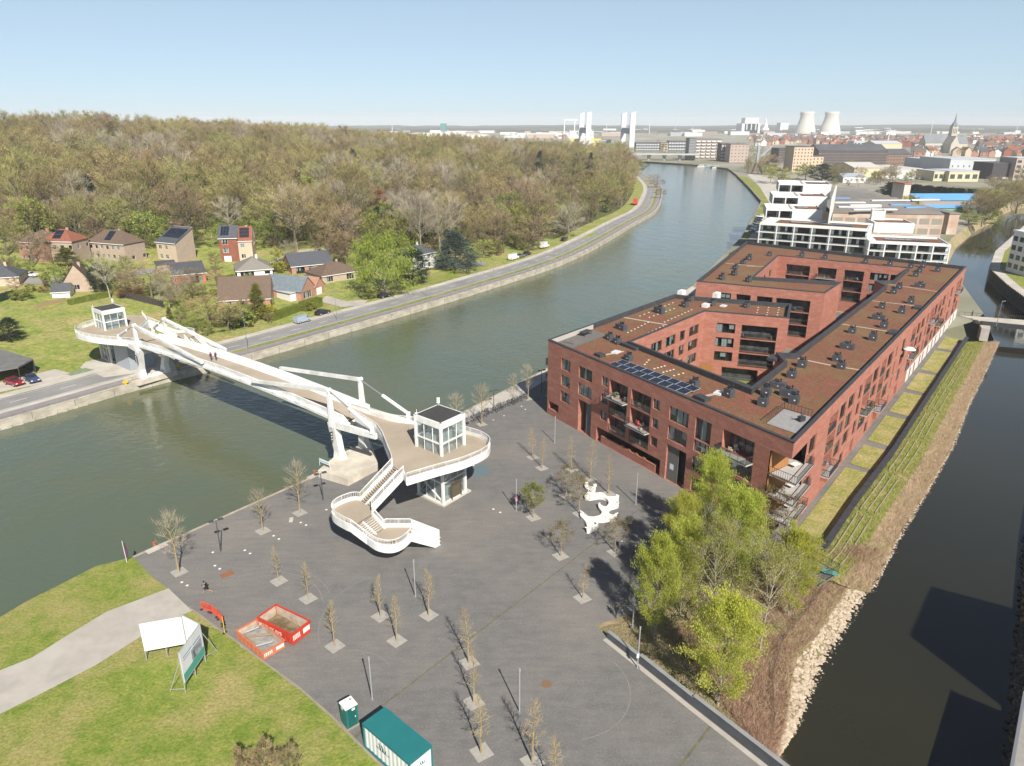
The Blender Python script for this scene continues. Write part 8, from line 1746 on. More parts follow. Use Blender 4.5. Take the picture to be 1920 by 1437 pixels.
for (xa, ya), (xb, yb_), zt in (((1437, 393.4), (1543, 396.5), 17.3), ((1449.5, 369), (1552, 371.5), 20.5), ((1460.5, 345.8), (1559, 348), 23.7)):
 f = .48; xm, ym = lerp(xa, xb, f), lerp(ya, yb_, f); apt_block((xa, ya), (xm, ym), zt, zt - 3.3, 20, 2, solar=False, frame=4.0, rd=M_APT); apt_block((xm + .3, ym), (xb, yb_), zt, zt - 6.2, 20, 1, solid=True)
apt_block((1640, 419.5), (1715, 421.5), 14.1, 10.8, 14, 1, solid=True, solar=False); apt_block((1636, 397), (1661, 398), 17.3, 10.8, 8, 1, solid=True, solar=False)
for z_, a, b in ((13.9, (1545, 424), (1580, 426)),): pass
# white side wall of the terrace tower
A, B = G(1547, 397, 17.2), G(1563, 348, 23.6)
mb = MB(); p = [G(1546, 420, 14.1), G(1560, 348.2, 23.7)]; q = Vector((p[0].x, p[0].y, 0)); r_ = Vector((p[1].x, p[1].y, 0)); mb.beam(Vector((q.x + 1.5, q.y, 18.8)), Vector((r_.x + 2.0, r_.y, 18.8)), .5, 9.7); mb.build('side_wall', M_APT, apt)
# ================================================================ other buildings of the middle distance
def cluster_windows(t, w, rows_, cols, z0, z1, m, ww=.62, wh=.55):
 L_ = w.L; me = None
 for r in range(rows_):
  for c in range(cols):
   s = L_ * (c + .5) / cols; z = lerp(z0, z1, (r + .5) / rows_); a = L_ / cols * ww; h = (z1 - z0) / rows_ * wh
   if me is None: mb = MB(); mb.box((0, 0, 0), (a, .12, h)); mb.add([(-a / 2 - .12, -.07, -h / 2 - .14), (a / 2 + .12, -.07, -h / 2 - .14), (a / 2 + .12, -.07, -h / 2), (-a / 2 - .12, -.07, -h / 2)], ((0, 1, 2, 3),), 1); me = mb.mesh('window', [m, M_WINW])
   o = bpy.data.objects.new('window', me); COL.objects.link(o); p = w.P(s, z, .03); o.location = p; o.rotation_euler = (0, 0, math.atan2(w.u.y, w.u.x)); adopt(o, t)
def far_block(name, xl, xr, yb, yt, depth, wallm, roofm, label, cat='building', roof='flat', rh=0, win=None, winm=None, yb2=None, zb=0.0, group=None, swin=None, h=None):
 A, B = G(xl, yb, zb), G(xr, yb2 or yb, zb); h = h or Hgt(A, yt); t = root(name, (A + B) / 2, label, cat, group); u = (B - A).normalized(); n = Vector((-u.y, u.x, 0)); C4 = [A, B, B + n * depth, A + n * depth]; L_ = (B - A).length; zt = zb + h
 mb = MB()
 for i in range(4): a, b = C4[i], C4[(i + 1) % 4]; mb.quad(a, b, Vector((b.x, b.y, zt)), Vector((a.x, a.y, zt)))
 mb.build('wall', wallm, t); P3 = lambda s_, d, z: A + u * s_ + n * d + Vector((0, 0, z)); mb = MB()
 if roof == 'flat':
  mb.prism([(p.x, p.y) for p in (P3(-.3, -.3, 0), P3(L_ + .3, -.3, 0), P3(L_ + .3, depth + .3, 0), P3(-.3, depth + .3, 0))], zt - .1, zt + .5)
 elif roof == 'gable':
  r0, r1 = P3(-.4, depth / 2, h + rh), P3(L_ + .4, depth / 2, h + rh); mb.quad(P3(-.4, -.5, h), P3(L_ + .4, -.5, h), r1, r0); mb.quad(P3(L_ + .4, depth + .5, h), P3(-.4, depth + .5, h), r0, r1); mb.add((P3(0, 0, h), P3(0, depth, h), P3(0, depth / 2, h + rh)), ((0, 2, 1),), 1); mb.add((P3(L_, 0, h), P3(L_, depth, h), P3(L_, depth / 2, h + rh)), ((0, 1, 2),), 1)
 elif roof == 'saw':
  k = int(depth / 12)
  for i in range(k):
   d0, d1 = depth * i / k, depth * (i + 1) / k; mb.quad(P3(0, d0, h + .2), P3(L_, d0, h + .2), P3(L_, d1, h + rh), P3(0, d1, h + rh)); mb.quad(P3(0, d1, h + rh), P3(L_, d1, h + rh), P3(L_, d1, h + .2), P3(0, d1, h + .2))
 mb.build('roof', [roofm, wallm], t)
 if win: cluster_windows(t, Wall(C4[0], C4[1], zb, zt, t, wallm), win[0], win[1], zb + .8, zt - .8, winm or M_APTGL, *(win[2:]))
 if swin: cluster_windows(t, Wall(C4[1], C4[2], zb, zt, t, wallm), swin[0], swin[1], zb + .8, zt - .8, winm or M_APTGL)
 return t
M_OLDB = mat('old_brick', (.40, .26, .19), (.46, .36, .28), scale=.15, c3=(.55, .52, .46), scale3=.06, rough=.9); M_OLDR = mat('old_roof', (.14, .13, .12), (.19, .175, .16), scale=.08, c3=(.24, .22, .2), scale3=.03, rough=.95)
fac = far_block('old_factory', 1555, 1762, 444, 398, 120, M_OLDB, M_OLDR, 'derelict pink brick factory with grey roofs behind the white apartments', 'factory', 'saw', 2.2, (2, 9, .8, .62), mat('dirty_glass', (.22, .25, .22), (.3, .2, .15), scale=.2), yb2=448, h=10.5, swin=(2, 5))
far_block('factory_wing', 1773, 1792, 440, 402, 60, M_OLDB, M_OLDR, 'separate tall brick gable wing right of the derelict factory', 'factory', 'flat', h=9.5, swin=(2, 3))
M_BLUER = mat('blue_sheet_roof', (.12, .32, .62), (.14, .36, .66), scale=.1, rough=.5)
far_block('blue_roof_shed', 1722, 1846, 389, 375, 26, mat('shed_grey', (.30, .27, .25)), M_BLUER, 'long shed with bright blue roof, farther one', 'shed', 'gable', 3.0, h=4.2)
far_block('blue_roof_shed', 1715, 1838, 399, 390, 10, mat('shed_green', (.20, .30, .16)), M_BLUER, 'long shed with bright blue roof, nearer one', 'shed', 'gable', 1.4, h=2.6)
t = far_block('roof_house', 1688, 1700, 394, 368, 14, M_OLDB, mat('terracotta_sheet', (.36, .12, .07)), 'brick lift housing standing on the factory roof', 'building', h=15)
for i in range(9):
 p = G(1575 + (i * 47) % 170, 372 + (i * 13) % 22, 12.6); mb = MB(); mb.box(p, (10 + 5 * (i % 3), 2.2, .5), .03 * (i % 4)); mb.build('roof_light', M_WPLAS if i % 3 else M_BLUER, fac)
for i in range(26):
 x, y = 1600 + (i * 53) % 300, 330 + (i * 7) % 14; b = G(x, y); b.z = .1; c, cn = ((.7, .7, .7), 'white') if i % 3 else ((.45, .05, .03), 'brick red'); mb = MB(); mb.prism([(-2.2, -.9), (2.2, -.9), (2.2, .9), (-2.2, .9)], .3, .95); mb.prism([(-1.2, -.8), (1.3, -.8), (1.1, .8), (-1.0, .8)], .95, 1.5); o = mb.build('parked_car', paint(cn, c), label='small %s car parked among the distant halls' % ('white' if i % 3 else 'red'), cat='car', group='cars parked among the halls'); o.location = b; o.rotation_euler = (0, 0, i * .8); o.scale = (1.4, 1.4, 1.4)
# tall evergreen hedge row behind
for i in range(16):
 x = 1662 + i * 11.6; pt('c1', x, 372 + i * .55, 340 + i * 1.0, 'dark conifer in the tall evergreen row behind the blue roof', wpx=24).__setitem__('group', 'evergreen row behind the blue roof')
# riverside white building at the right edge
rh_ = far_block('white_river_house', 1931, 2040, 522, 424, 13, M_WPLAS, M_APT, 'white river house at the right edge of the view', win=(4, 6), h=14); A = G(1931, 522); cluster_windows(rh_, Wall(A + Vector((0, 13, 0)), A, 0, 14, rh_, M_WPLAS), 4, 4, .8, 13.2, M_APTGL)
# quayside and town blocks
M_BEIGET = mat('beige_tower', (.58, .44, .31), (.54, .41, .29), scale=.1); M_DARKB = mat('dark_block', (.085, .06, .055), (.12, .085, .075), scale=.1); M_PINKT = mat('pink_block', (.42, .33, .28), (.38, .30, .26), scale=.1); M_LGREY = mat('light_metal', (.46, .48, .5), (.42, .44, .46), scale=.05); M_YEL = mat('yellow_facade', (.58, .52, .10)); M_YHALL = mat('yellow_hall', (.56, .49, .32)); M_DRF = mat('dark_flat_roof', (.075, .08, .09), (.10, .105, .115), scale=.05)
far_block('beige_tower_block', 1484, 1520, 323, 276, 26, M_BEIGET, M_DRF, 'beige tower block with small dark windows', win=(7, 6, .35, .5), winm=M_DARKB); far_block('beige_low_block', 1520, 1541, 321, 294, 30, M_BEIGET, M_DRF, 'lower beige block beside the tower block', win=(4, 3, .35, .5), winm=M_DARKB)
far_block('dark_warehouse_block', 1532, 1660, 311, 283, 40, M_DARKB, M_DRF, 'long dark brick block with black pitched roof', roof='gable', rh=7, win=(5, 22, .5, .5)); far_block('brick_warehouse_block', 1660, 1706, 311, 290, 40, mat('mid_brick', (.22, .13, .09)), M_DRF, 'brown brick block with white dormers at the end of the dark block', roof='gable', rh=6, win=(3, 8, .4, .5)); far_block('dark_block_left', 1458, 1485, 306, 279, 30, M_DARKB, M_DRF, 'dark block left of the beige tower', win=(5, 6, .5, .5))
far_block('brick_gable_house', 1628, 1644, 309, 293, 14, M_PINKB, M_RTILE, 'small pink brick front before the dark block', win=(2, 3))
far_block('balcony_block', 1302, 1350, 299, 262, 22, M_PINKT, M_DRF, 'quayside apartment block with rows of white balconies', win=(6, 6, .8, .5)); bb = [o for o in bpy.data.objects if o.get('label') == 'quayside apartment block with rows of white balconies'][0]
A, B = G(1302, 299), G(1350, 299); hb = Hgt(A, 262)
for r in range(6):
 for c in range(5): p = lerp(A, B, (c + .5) / 5); mb = MB(); mb.box((p.x, p.y - 1.0, hb * (r + .75) / 6.4), ((B - A).length / 5 * .8, 2.0, 1.2)); mb.build('balcony', M_WPLAS, bb)
far_block('grey_tower_block', 1290, 1302.5, 301, 260, 22, mat('slate_tower', (.20, .20, .21)), M_DRF, 'dark grey tower at the left end of the balcony block', win=(7, 3, .3, .4)); far_block('dark_balcony_block', 1350, 1367, 303, 270, 20, M_DARKB, M_DRF, 'dark apartment block with white posts on the quay', win=(5, 3, .6, .5), winm=M_LGREY); far_block('pink_quay_block', 1367, 1401, 305, 271, 22, M_PINKT, M_DRF, 'pinkish brick apartment block on the quay corner', win=(5, 5, .3, .35), winm=M_DARKB)
far_block('yellow_building', 1066, 1127, 281, 261, 20, M_YEL, M_YEL, 'bright yellow building behind the lift bridge', win=(4, 9, .9, .4), winm=M_LGREY); far_block('glass_office', 1128, 1146, 281, 263, 18, M_LGREY, M_DRF, 'grey glass office right of the yellow building', win=(3, 4)); far_block('dark_office', 1192, 1236, 284, 268, 20, M_DRF, M_DRF, 'low dark office behind the road viaduct', win=(3, 9, .8, .4), winm=M_LGREY); far_block('beige_office', 1238, 1252, 284, 268, 18, M_BEIGE, M_DRF, 'small beige office behind the road viaduct', win=(3, 2)); far_block('dark_office_two', 1253, 1288, 284, 265, 20, M_DRF, M_DRF, 'dark office right of the beige office', win=(3, 7, .8, .4), winm=M_LGREY)
far_block('beige_hall', 1600, 1650, 333, 315, 50, M_YHALL, mat('pale_hall_roof', (.5, .47, .43)), 'pale hall with low gable roof', roof='gable', rh=4); far_block('white_hall', 1650, 1726, 333, 317, 60, mat('hall_white', (.52, .5, .47)), mat('pale_hall_roof', (.5, .47, .43)), 'long white hall among parked cars'); far_block('yellow_hall', 1749, 1776, 340, 322, 30, M_YHALL, M_LGREY, 'pale yellow hall, left of two', win=(1, 3)); far_block('yellow_hall', 1777, 1833, 341, 322, 34, M_YHALL, M_LGREY, 'pale yellow hall, right of two', win=(1, 4)); far_block('grey_hall', 1728, 1778, 318, 299, 40, M_LGREY, M_LGREY, 'light grey metal hall, left half', win=(1, 4, .2, .2)); far_block('large_grey_hall', 1778, 1862, 325, 299, 60, M_LGREY, M_LGREY, 'large light grey metal hall with long roof', win=(1, 8, .2, .15)); far_block('black_ribbed_hall', 1857, 1898, 337, 307, 30, mat('ribbed_black', (.045, .04, .042), (.07, .065, .065), scale=.6, stretch=(6, 1, .1)), M_DRF, 'black ribbed hall at the right edge'); far_block('concrete_office', 1898, 1960, 338, 297, 24, M_PINKT, M_LGREY, 'concrete office block at the right edge', win=(4, 5)); far_block('grey_shed', 1580, 1622, 343, 332, 24, M_WPLAS, mat('grey_shed_roof', (.33, .37, .40)), 'small white shed with grey roof behind the apartments', roof='gable', rh=2.5, win=(1, 4, .4, .3))
far_block('school_block', 1600, 1632, 277, 265, 30, M_LGREY, M_LGREY, 'pale low school block in the town', win=(1, 5)); far_block('long_pale_hall', 1640, 1690, 282, 270, 50, M_YHALL, mat('curved_roof_grey', (.45, .46, .47)), 'pale hall with broad roof in the town', roof='gable', rh=5)
# church
cb0 = G(1735, 286); ch = root('church', cb0, 'stone church with tall dark spire in the distant town', 'church'); M_STN = mat('church_stone', (.50, .46, .37), (.42, .39, .32), scale=.08); M_CRF = mat('church_roof', (.19, .205, .215), (.15, .165, .175), scale=.05)
def cbox(name, xl, xr, yb, hh, depth, m, rm, rh): A, B = G(xl, yb), G(xr, yb); mb = MB(); u = (B - A).normalized(); n = Vector((-u.y, u.x, 0)); L_ = (B - A).length; mb.prism([(p.x, p.y) for p in (A, B, B + n * depth, A + n * depth)], 0, hh); mb.build(name, m, ch); mb = MB(); P3 = lambda s_, d, z: A + u * s_ + n * d + Vector((0, 0, z)); r0, r1 = P3(-.5, depth / 2, hh + rh), P3(L_ + .5, depth / 2, hh + rh); mb.quad(P3(-.5, -.5, hh), P3(L_ + .5, -.5, hh), r1, r0); mb.quad(P3(L_ + .5, depth + .5, hh), P3(-.5, depth + .5, hh), r0, r1); mb.add((P3(0, 0, hh), P3(0, depth, hh), P3(0, depth / 2, hh + rh)), ((0, 2, 1),), 1); mb.add((P3(L_, 0, hh), P3(L_, depth, hh), P3(L_, depth / 2, hh + rh)), ((0, 1, 2),), 1); return mb.build(name + '_roof', [rm, m], ch)
cbox('nave', 1733, 1777, 284, 14, 22, M_STN, M_CRF, 14); cbox('aisle', 1738, 1780, 287, 8, 12, M_STN, M_CRF, 4); cbox('choir', 1792, 1812, 284, 13, 20, M_STN, M_CRF, 13)
A, B = G(1780, 288), G(1795, 288); mb = MB(); d = (B - A).length; mb.prism([(A.x, A.y), (B.x, B.y), (B.x, B.y + 26), (A.x, A.y + 26)], 0, 15); mb.add([(A.x, A.y, 15), (B.x, B.y, 15), ((A.x + B.x) / 2, A.y, 28), (A.x, A.y + 26, 15), (B.x, B.y + 26, 15), ((A.x + B.x) / 2, A.y + 26, 28)], ((0, 1, 2), (3, 5, 4), (1, 4, 5, 2), (0, 2, 5, 3))); mb.build('transept', M_STN, ch)
A = G(1785, 282); sA = 5.2; mb = MB(); mb.box((A.x, A.y + 8, 21), (sA * 2, sA * 2, 42)); tw_ = mb.build('tower', M_STN, ch); mb = MB(); mb.lathe((A.x, A.y + 8, 42), [(6.6, 0), (5.0, 4), (2.2, 9), (1.2, 14), (.1, 24)], 8); mb.build('spire', M_CRF, ch)
for k in (-1, 0, 1): mb = MB(); mb.box((A.x + k * 3, A.y + 8 - sA - .05, 34), (1.4, .2, 9)); mb.build('belfry_window', M_DARKB, tw_)
# cooling towers
M_COOL = mat('cooling_concrete', (.55, .53, .47), (.49, .47, .42), scale=.02, c3=(.60, .58, .53), scale3=.008)
for xl, xr, lab in ((1492.5, 1525.5, 'left cooling tower on the horizon'), (1538.5, 1571.5, 'right cooling tower on the horizon')):
 b = G((xl + xr) / 2, 251); rad = (xr - xl) / 2 / FPX * b.length; h = Hgt(b, 210); mb = MB(); prof = [(rad * (1 - .36 * sstep(0, .8, k / 14) + .03 * max(0, k / 14 - .8) * 5), h * k / 14) for k in range(15)]; prof += [(prof[-1][0] * .96, h), (prof[-1][0] * .9, h * .9)]; t = root('cooling_tower', b, lab, 'cooling tower', 'cooling towers on the horizon'); mb.lathe(b, prof, 28); mb.build('shell', M_COOL, t, smooth=True); mb = MB(); [mb.tube(b + Vector((math.cos(a) * rad * 1.01, math.sin(a) * rad * 1.01, 0)), b + Vector((math.cos(a) * rad * .99, math.sin(a) * rad * .99, h * .05)), 1.2, n=4) for a in [i * .3 for i in range(21)]]; mb.build('leg_ring', M_COOL, t)
# lift bridge
lb_ = root('lift_bridge', G(1135, 292), 'road lift bridge with four tall white towers over the canal', 'bridge'); M_LBW = mat('lift_white', (.58, .60, .63), (.50, .53, .57), scale=.03)
COLS = [(1084.5, 1093.5, 281, 214), (1097, 1106.5, 289, 213), (1162.5, 1171.5, 283, 213.5), (1178, 1187.5, 293, 213)]; tops = []
for xl, xr, yb, yt in COLS:
 A, B = G(xl, yb), G(xr, yb); h = Hgt(A, yt); c = (A + B) / 2; wd2 = (B - A).length; mb = MB(); mb.box((c.x, c.y, h * .5), (wd2, wd2 * .75, h)); mb.add([(c.x - wd2 / 2, c.y - wd2 * .375, h), (c.x + wd2 / 2, c.y - wd2 * .375, h), (c.x + wd2 / 2, c.y - wd2 * .375, h + 3), (c.x - wd2 / 2, c.y + wd2 * .375, h), (c.x + wd2 / 2, c.y + wd2 * .375, h), (c.x + wd2 / 2, c.y + wd2 * .375, h + 3)], ((0, 1, 2), (3, 5, 4), (0, 2, 5, 3), (1, 4, 5, 2))); mb.build('tower', M_LBW, lb_); tops.append((c, h))
for i, j in ((0, 1), (2, 3)): a, b = tops[i][0], tops[j][0]; mb = MB(); mb.beam(Vector((a.x, a.y, 36)), Vector((b.x, b.y, 36)), 5, 9); mb.build('cross_beam', mat('lift_grey', (.30, .33, .38)), lb_)
M_DECKB = mat('viaduct', (.45, .46, .46), (.38, .39, .39), scale=.05); a, b = G(1070, 288, 8), G(1310, 290, 8); mb = MB(); mb.beam(a, b, 14, 1.8); mb.build('road_deck', M_DECKB, lb_)
for f in (.62, .74, .86): p = lerp(a, b, f); mb = MB(); mb.add([(p.x - 3, p.y - 2, 7.2), (p.x + 3, p.y - 2, 7.2), (p.x + 1.2, p.y - 1, 0), (p.x - 1.2, p.y - 1, 0), (p.x - 3, p.y + 2, 7.2), (p.x + 3, p.y + 2, 7.2), (p.x + 1.2, p.y + 1, 0), (p.x - 1.2, p.y + 1, 0)], ((0, 3, 2, 1), (4, 5, 6, 7), (0, 4, 7, 3), (1, 2, 6, 5))); mb.build('pier', M_DECKB, lb_)
# harbour crane and boats
cr0 = G(1419, 326); t = root('harbour_crane', cr0, 'old grey harbour crane on the right canal bank', 'crane'); M_CRG = mat('crane_grey', (.30, .32, .34)); k = cr0.length / FPX
for sx in (-1, 1): mb = MB(); mb.beam(cr0 + Vector((sx * 9 * k, 0, 0)), cr0 + Vector((sx * 2 * k, 4, 18 * k)), 1.6, 1.6); mb.build('leg', mat('crane_wood', (.22, .14, .08)), t)
mb = MB(); mb.beam(cr0 + Vector((0, 3, 16 * k)), cr0 + Vector((0, 3, 46 * k)), 2.2, 2.2); [mb.beam(cr0 + Vector((-3, 3, (18 + i * 5) * k)), cr0 + Vector((3, 3, (21 + i * 5) * k)), .6, .6) for i in range(5)]; mb.build('mast', M_CRG, t); mb = MB(); mb.beam(cr0 + Vector((0, 3, 24 * k)), cr0 + Vector((24 * k, 6, 44 * k)), 1.0, 1.4); mb.beam(cr0 + Vector((0, 3, 45 * k)), cr0 + Vector((24 * k, 6, 44 * k)), .3, .3); mb.build('jib', M_CRG, t)
for px, py, lab, c in ((1317, 313.5, 'small white boat moored at the far quay, left of three', (.7, .72, .74)), (1331, 314.5, 'blue cabin boat moored at the far quay, middle of three', (.16, .3, .42)), (1345, 316, 'white boat moored at the far quay, right of three', (.66, .68, .7))):
 b = G(px, py, WATER); s = 1.0; t = root('moored_boat', b, lab, 'boat', 'boats moored at the far quay', rz=math.radians(-35)); mb = MB(); mb.prism([(-6, -1.5), (4, -1.6), (7, 0), (4, 1.6), (-6, 1.5)], -.3, 1.2); mb.build('hull', mat('hull_%d' % int(c[0] * 100), c)).parent = t; mb = MB(); mb.box((-1.5, 0, 2.0), (5.5, 2.4, 1.6)); mb.build('cabin', M_WPLAS).parent = t; mb = MB(); mb.box((-1.5, 0, 2.1), (5.52, 2.42, .5)); mb.build('cabin_window', M_APTGL).parent = t
# landmark industry on the horizon
far_block('white_process_plant', 1395, 1420, 250, 221.5, 60, M_WPLAS, M_WPLAS, 'tall white process plant on the horizon', win=(1, 3, .3, .6), winm=M_LGREY); far_block('white_plant_annex', 1390, 1424, 250, 232, 90, M_WPLAS, M_WPLAS, 'broad white base of the process plant'); far_block('white_silo', 1462, 1477, 248, 231, 60, M_WPLAS, M_WPLAS, 'white square silo left of the cooling towers'); far_block('teal_tower', 826, 837, 251, 232, 25, mat('teal', (.04, .20, .19)), mat('teal', (.04, .20, .19)), 'teal square tower in the distant industry'); b = G(1434, 249); h = Hgt(b, 222); mb = MB(); mb.lathe(b, [(25, 0), (18, h * .3), (12, h * .35), (10, h * .6), (5, h * .65), (3, h * .9), (.2, h)], 8); mb.build('white_spire', M_WPLAS, label='white stepped spire on the horizon', cat='tower')
gr = G(1060, 252); t = root('gantry_crane', gr, 'white gantry crane beside the lift bridge', 'crane'); kk = gr.length / FPX
for x in (-2, 16): mb = MB(); mb.beam(gr + Vector((x * kk, 0, 0)), gr + Vector((x * kk, 0, 24 * kk)), 4, 4); mb.build('leg', M_WPLAS, t)
mb = MB(); mb.beam(gr + Vector((-3 * kk, 0, 24 * kk)), gr + Vector((22 * kk, 0, 24 * kk)), 4, 5); mb.build('girder', M_WPLAS, t)
# pylons / chimneys thin on the horizon
for i, (x, yb, yt) in enumerate(((736, 252, 228), (1137, 250, 226), (1217, 252, 222), (1265, 248, 218), (1298, 248, 226), (1663, 276, 240), (1745, 252, 219), (1905, 250, 222))):
 b = G(x, yb); h = Hgt(b, yt); mb = MB(); mb.tube(b, b + Vector((0, 0, h)), 1.6, .8, n=6); mb.box(b + Vector((0, 0, h * .8)), (9, 1, 1)); mb.build('mast', M_LBW, label='thin pale mast on the horizon', cat='mast', group='thin masts on the horizon')
# warehouses near the horizon
fr_ = random.Random(31); nW = 0
for (x0, x1, y0, y1, n_) in ((690, 1070, 246, 262, 46), (1070, 1500, 243, 256, 44), (1500, 1930, 241, 254, 46)):
 for i in range(n_):
  yb = fr_.uniform(y0, y1); xl = fr_.uniform(x0, x1); d = G(0, yb).y; wpx = fr_.uniform(14, 60) * 1300 / d * 1.6; hh = fr_.uniform(8, 14); c = fr_.choice([M_WPLAS, M_WPLAS, M_LGREY, M_APT, M_APTG, M_BEIGE]); A, B = G(xl, yb), G(xl + wpx, yb + fr_.uniform(-.4, .4)); dp = fr_.uniform(30, 80); mb = MB(); mb.prism([(A.x, A.y), (B.x, B.y), (B.x + 5, B.y + dp), (A.x + 5, A.y + dp)], 0, hh, 0, 1); mb.build('warehouse', [c, fr_.choice([M_LGREY, M_WPLAS, M_APT])], label='%s flat warehouse in the %s industry %s' % ('wide' if wpx > 40 else 'short', 'nearer' if yb > 250 else 'farther', next(w_ for m_, w_ in ((800, 'above the wood crest'), (900, 'beside the teal tower'), (1080, 'left of the lift bridge'), (1200, 'behind the lift bridge'), (1390, 'left of the process plant'), (1490, 'by the process plant'), (1600, 'by the cooling towers'), (1770, 'left of the spire'), (9999, 'right of the spire')) if xl < m_)), cat='warehouse', group='warehouses near the horizon')
# town houses
HM = []
for wmt in (M_WPLAS, M_PINKB, M_CREAM, M_REDB):
 for rmt in (M_RTILE, M_SLATE, M_BTILE):
  mb = MB(); mb.box((0, 0, 3.2), (8, 9, 6.4)); mb.add([(-4.3, -4.8, 6.3), (4.3, -4.8, 6.3), (4.3, 4.8, 6.3), (-4.3, 4.8, 6.3), (-4.3, 0, 10), (4.3, 0, 10)], ((0, 1, 5, 4), (2, 3, 4, 5)), 1); mb.add([(-4, -4.5, 6.4), (-4, 4.5, 6.4), (-4, 0, 9.7)], ((0, 2, 1),)); mb.add([(4, -4.5, 6.4), (4, 4.5, 6.4), (4, 0, 9.7)], ((0, 1, 2),))
  for x in (-2.2, 2.2):
   for z in (1.8, 4.8): mb.add([(x - .7, -4.53, z - .7), (x + .7, -4.53, z - .7), (x + .7, -4.53, z + .7), (x - .7, -4.53, z + .7)], ((0, 1, 2, 3),), 2)
  mb.box((2, 1, 10), (.8, .8, 1.6)); HM.append((mb.mesh('town_house', [wmt, rmt, M_APTGL]), rmt.name.split('_')[0], {'white_render': 'white', 'pink_brick': 'pink brick', 'cream_render': 'cream', 'house_red_brick': 'red brick'}[wmt.name]))
nH = 0
OCC = [(1066, 1290, 258, 290), (1288, 1405, 256, 308), (1455, 1545, 272, 325), (1530, 1715, 279, 314), (1725, 1830, 272, 292), (1725, 1900, 296, 345), (1595, 1730, 308, 336)]
cells = []
for (x0, x1, y0, y1, dx, dy) in ((1190, 1420, 256, 268, 13, 3.2), (1420, 1600, 256, 276, 12, 3.0), (1600, 1730, 257, 284, 12, 3.2), (1800, 1935, 258, 302, 11, 3.0), (1715, 1800, 288, 300, 12, 3.2), (1040, 1190, 255, 262, 14, 3)):
 y = y0
 while y < y1:
  x = x0 + fr_.random() * dx; k_ = 45.0 / (y - 229) * 1.0
  while x < x1: cells.append((x, y)); x += dx * max(.55, (y - 229) / 45) * fr_.uniform(.65, 1.25)
  y += dy
cells = [c for c in cells if not any(a < c[0] < b and e < c[1] < f for a, b, e, f in OCC)]; fr_.shuffle(cells); cells = sorted(cells[:420], key=lambda c: -c[1])[:298]
for x, y in cells:
 me, rn_, wn_ = fr_.choice(HM); o = bpy.data.objects.new('town_house', me); COL.objects.link(o); o.location = G(x, y); o.rotation_euler = (0, 0, fr_.choice([0, .3, -.35, 1.57, 1.2, .1])); o.scale = (fr_.uniform(1.1, 2.2), fr_.uniform(1, 1.3), fr_.uniform(.9, 1.5)); tag(o, '%s house with %s roof in the %s row, %s' % (wn_, rn_, 'near' if y > 278 else ('middle' if y > 264 else 'far'), next(w_ for m_, w_ in ((1290, 'behind the road viaduct'), (1420, 'behind the quayside blocks'), (1492, 'left of the cooling towers'), (1580, 'below the cooling towers'), (1660, 'above the dark block'), (1735, 'left of the church'), (1812, 'before the church'), (1870, 'right of the church'), (9999, 'at the right edge')) if x < m_)), 'house', 'houses of the distant town'); nH += 1
# vegetation on the right bank and in the town
tp = {'s1': [], 'n2': [], 'b2': [], 'o1': []}
for (x0, x1, y0, y1, n_) in ((1200, 1930, 252, 300, 300), (1420, 1930, 318, 345, 90), (1400, 1450, 300, 330, 26), (700, 1190, 250, 290, 160), (1850, 1935, 350, 395, 50), (1560, 1680, 326, 352, 36), (1800, 1870, 395, 415, 26)):
 for i in range(n_):
  x, y = fr_.uniform(x0, x1), fr_.uniform(y0, y1)
  if any(a < x < b and e < y < f for a, b, e, f in OCC) and fr_.random() < .85: continue
  p = G(x, y); tp[fr_.choice(list(tp))].append(tuple(p))
scatter_mass('town_greenery', tp, 'scattered brown and green trees between the distant town buildings', 'trees', .4, .8)
for k, px, py, yt, lab, w_ in [('n1', 1458, 345, 308, 'dark green bushy tree left of the white apartments', 44), ('pin', 1540, 342, 303, 'dark round evergreen behind the white apartments', 36), ('n2', 1510, 338, 304, 'pale green tree before the beige tower block', 30), ('b2', 1440, 328, 286, 'brown weeping tree beside the harbour crane', 34), ('n1', 1700, 400, 360, 'pale green tree on the derelict factory roof edge', 32), ('o1', 1868, 405, 352, 'olive tree clump beside the river bend', 46), ('o2', 1850, 400, 345, 'tall olive tree by the blue roofed shed', 40), ('b2', 1905, 400, 352, 'brown tree clump over the river bend', 50), ('n1', 1815, 420, 398, 'green bush on the river bank right of the factory', 40), ('n2', 1840, 425, 402, 'low green bush near the river bend', 40), ('n1', 1770, 335, 318, 'pale green tree before the yellow halls', 22), ('b1', 1570, 345, 306, 'bare tree behind the white apartments', 26), ('bsh', 1674, 419, 406, 'small round shrub on the apartment terrace, left of two', 14), ('bsh', 1692, 419, 407, 'small round shrub on the apartment terrace, right of two', 14)]: pt(k, px, py, yt, lab, wpx=w_)
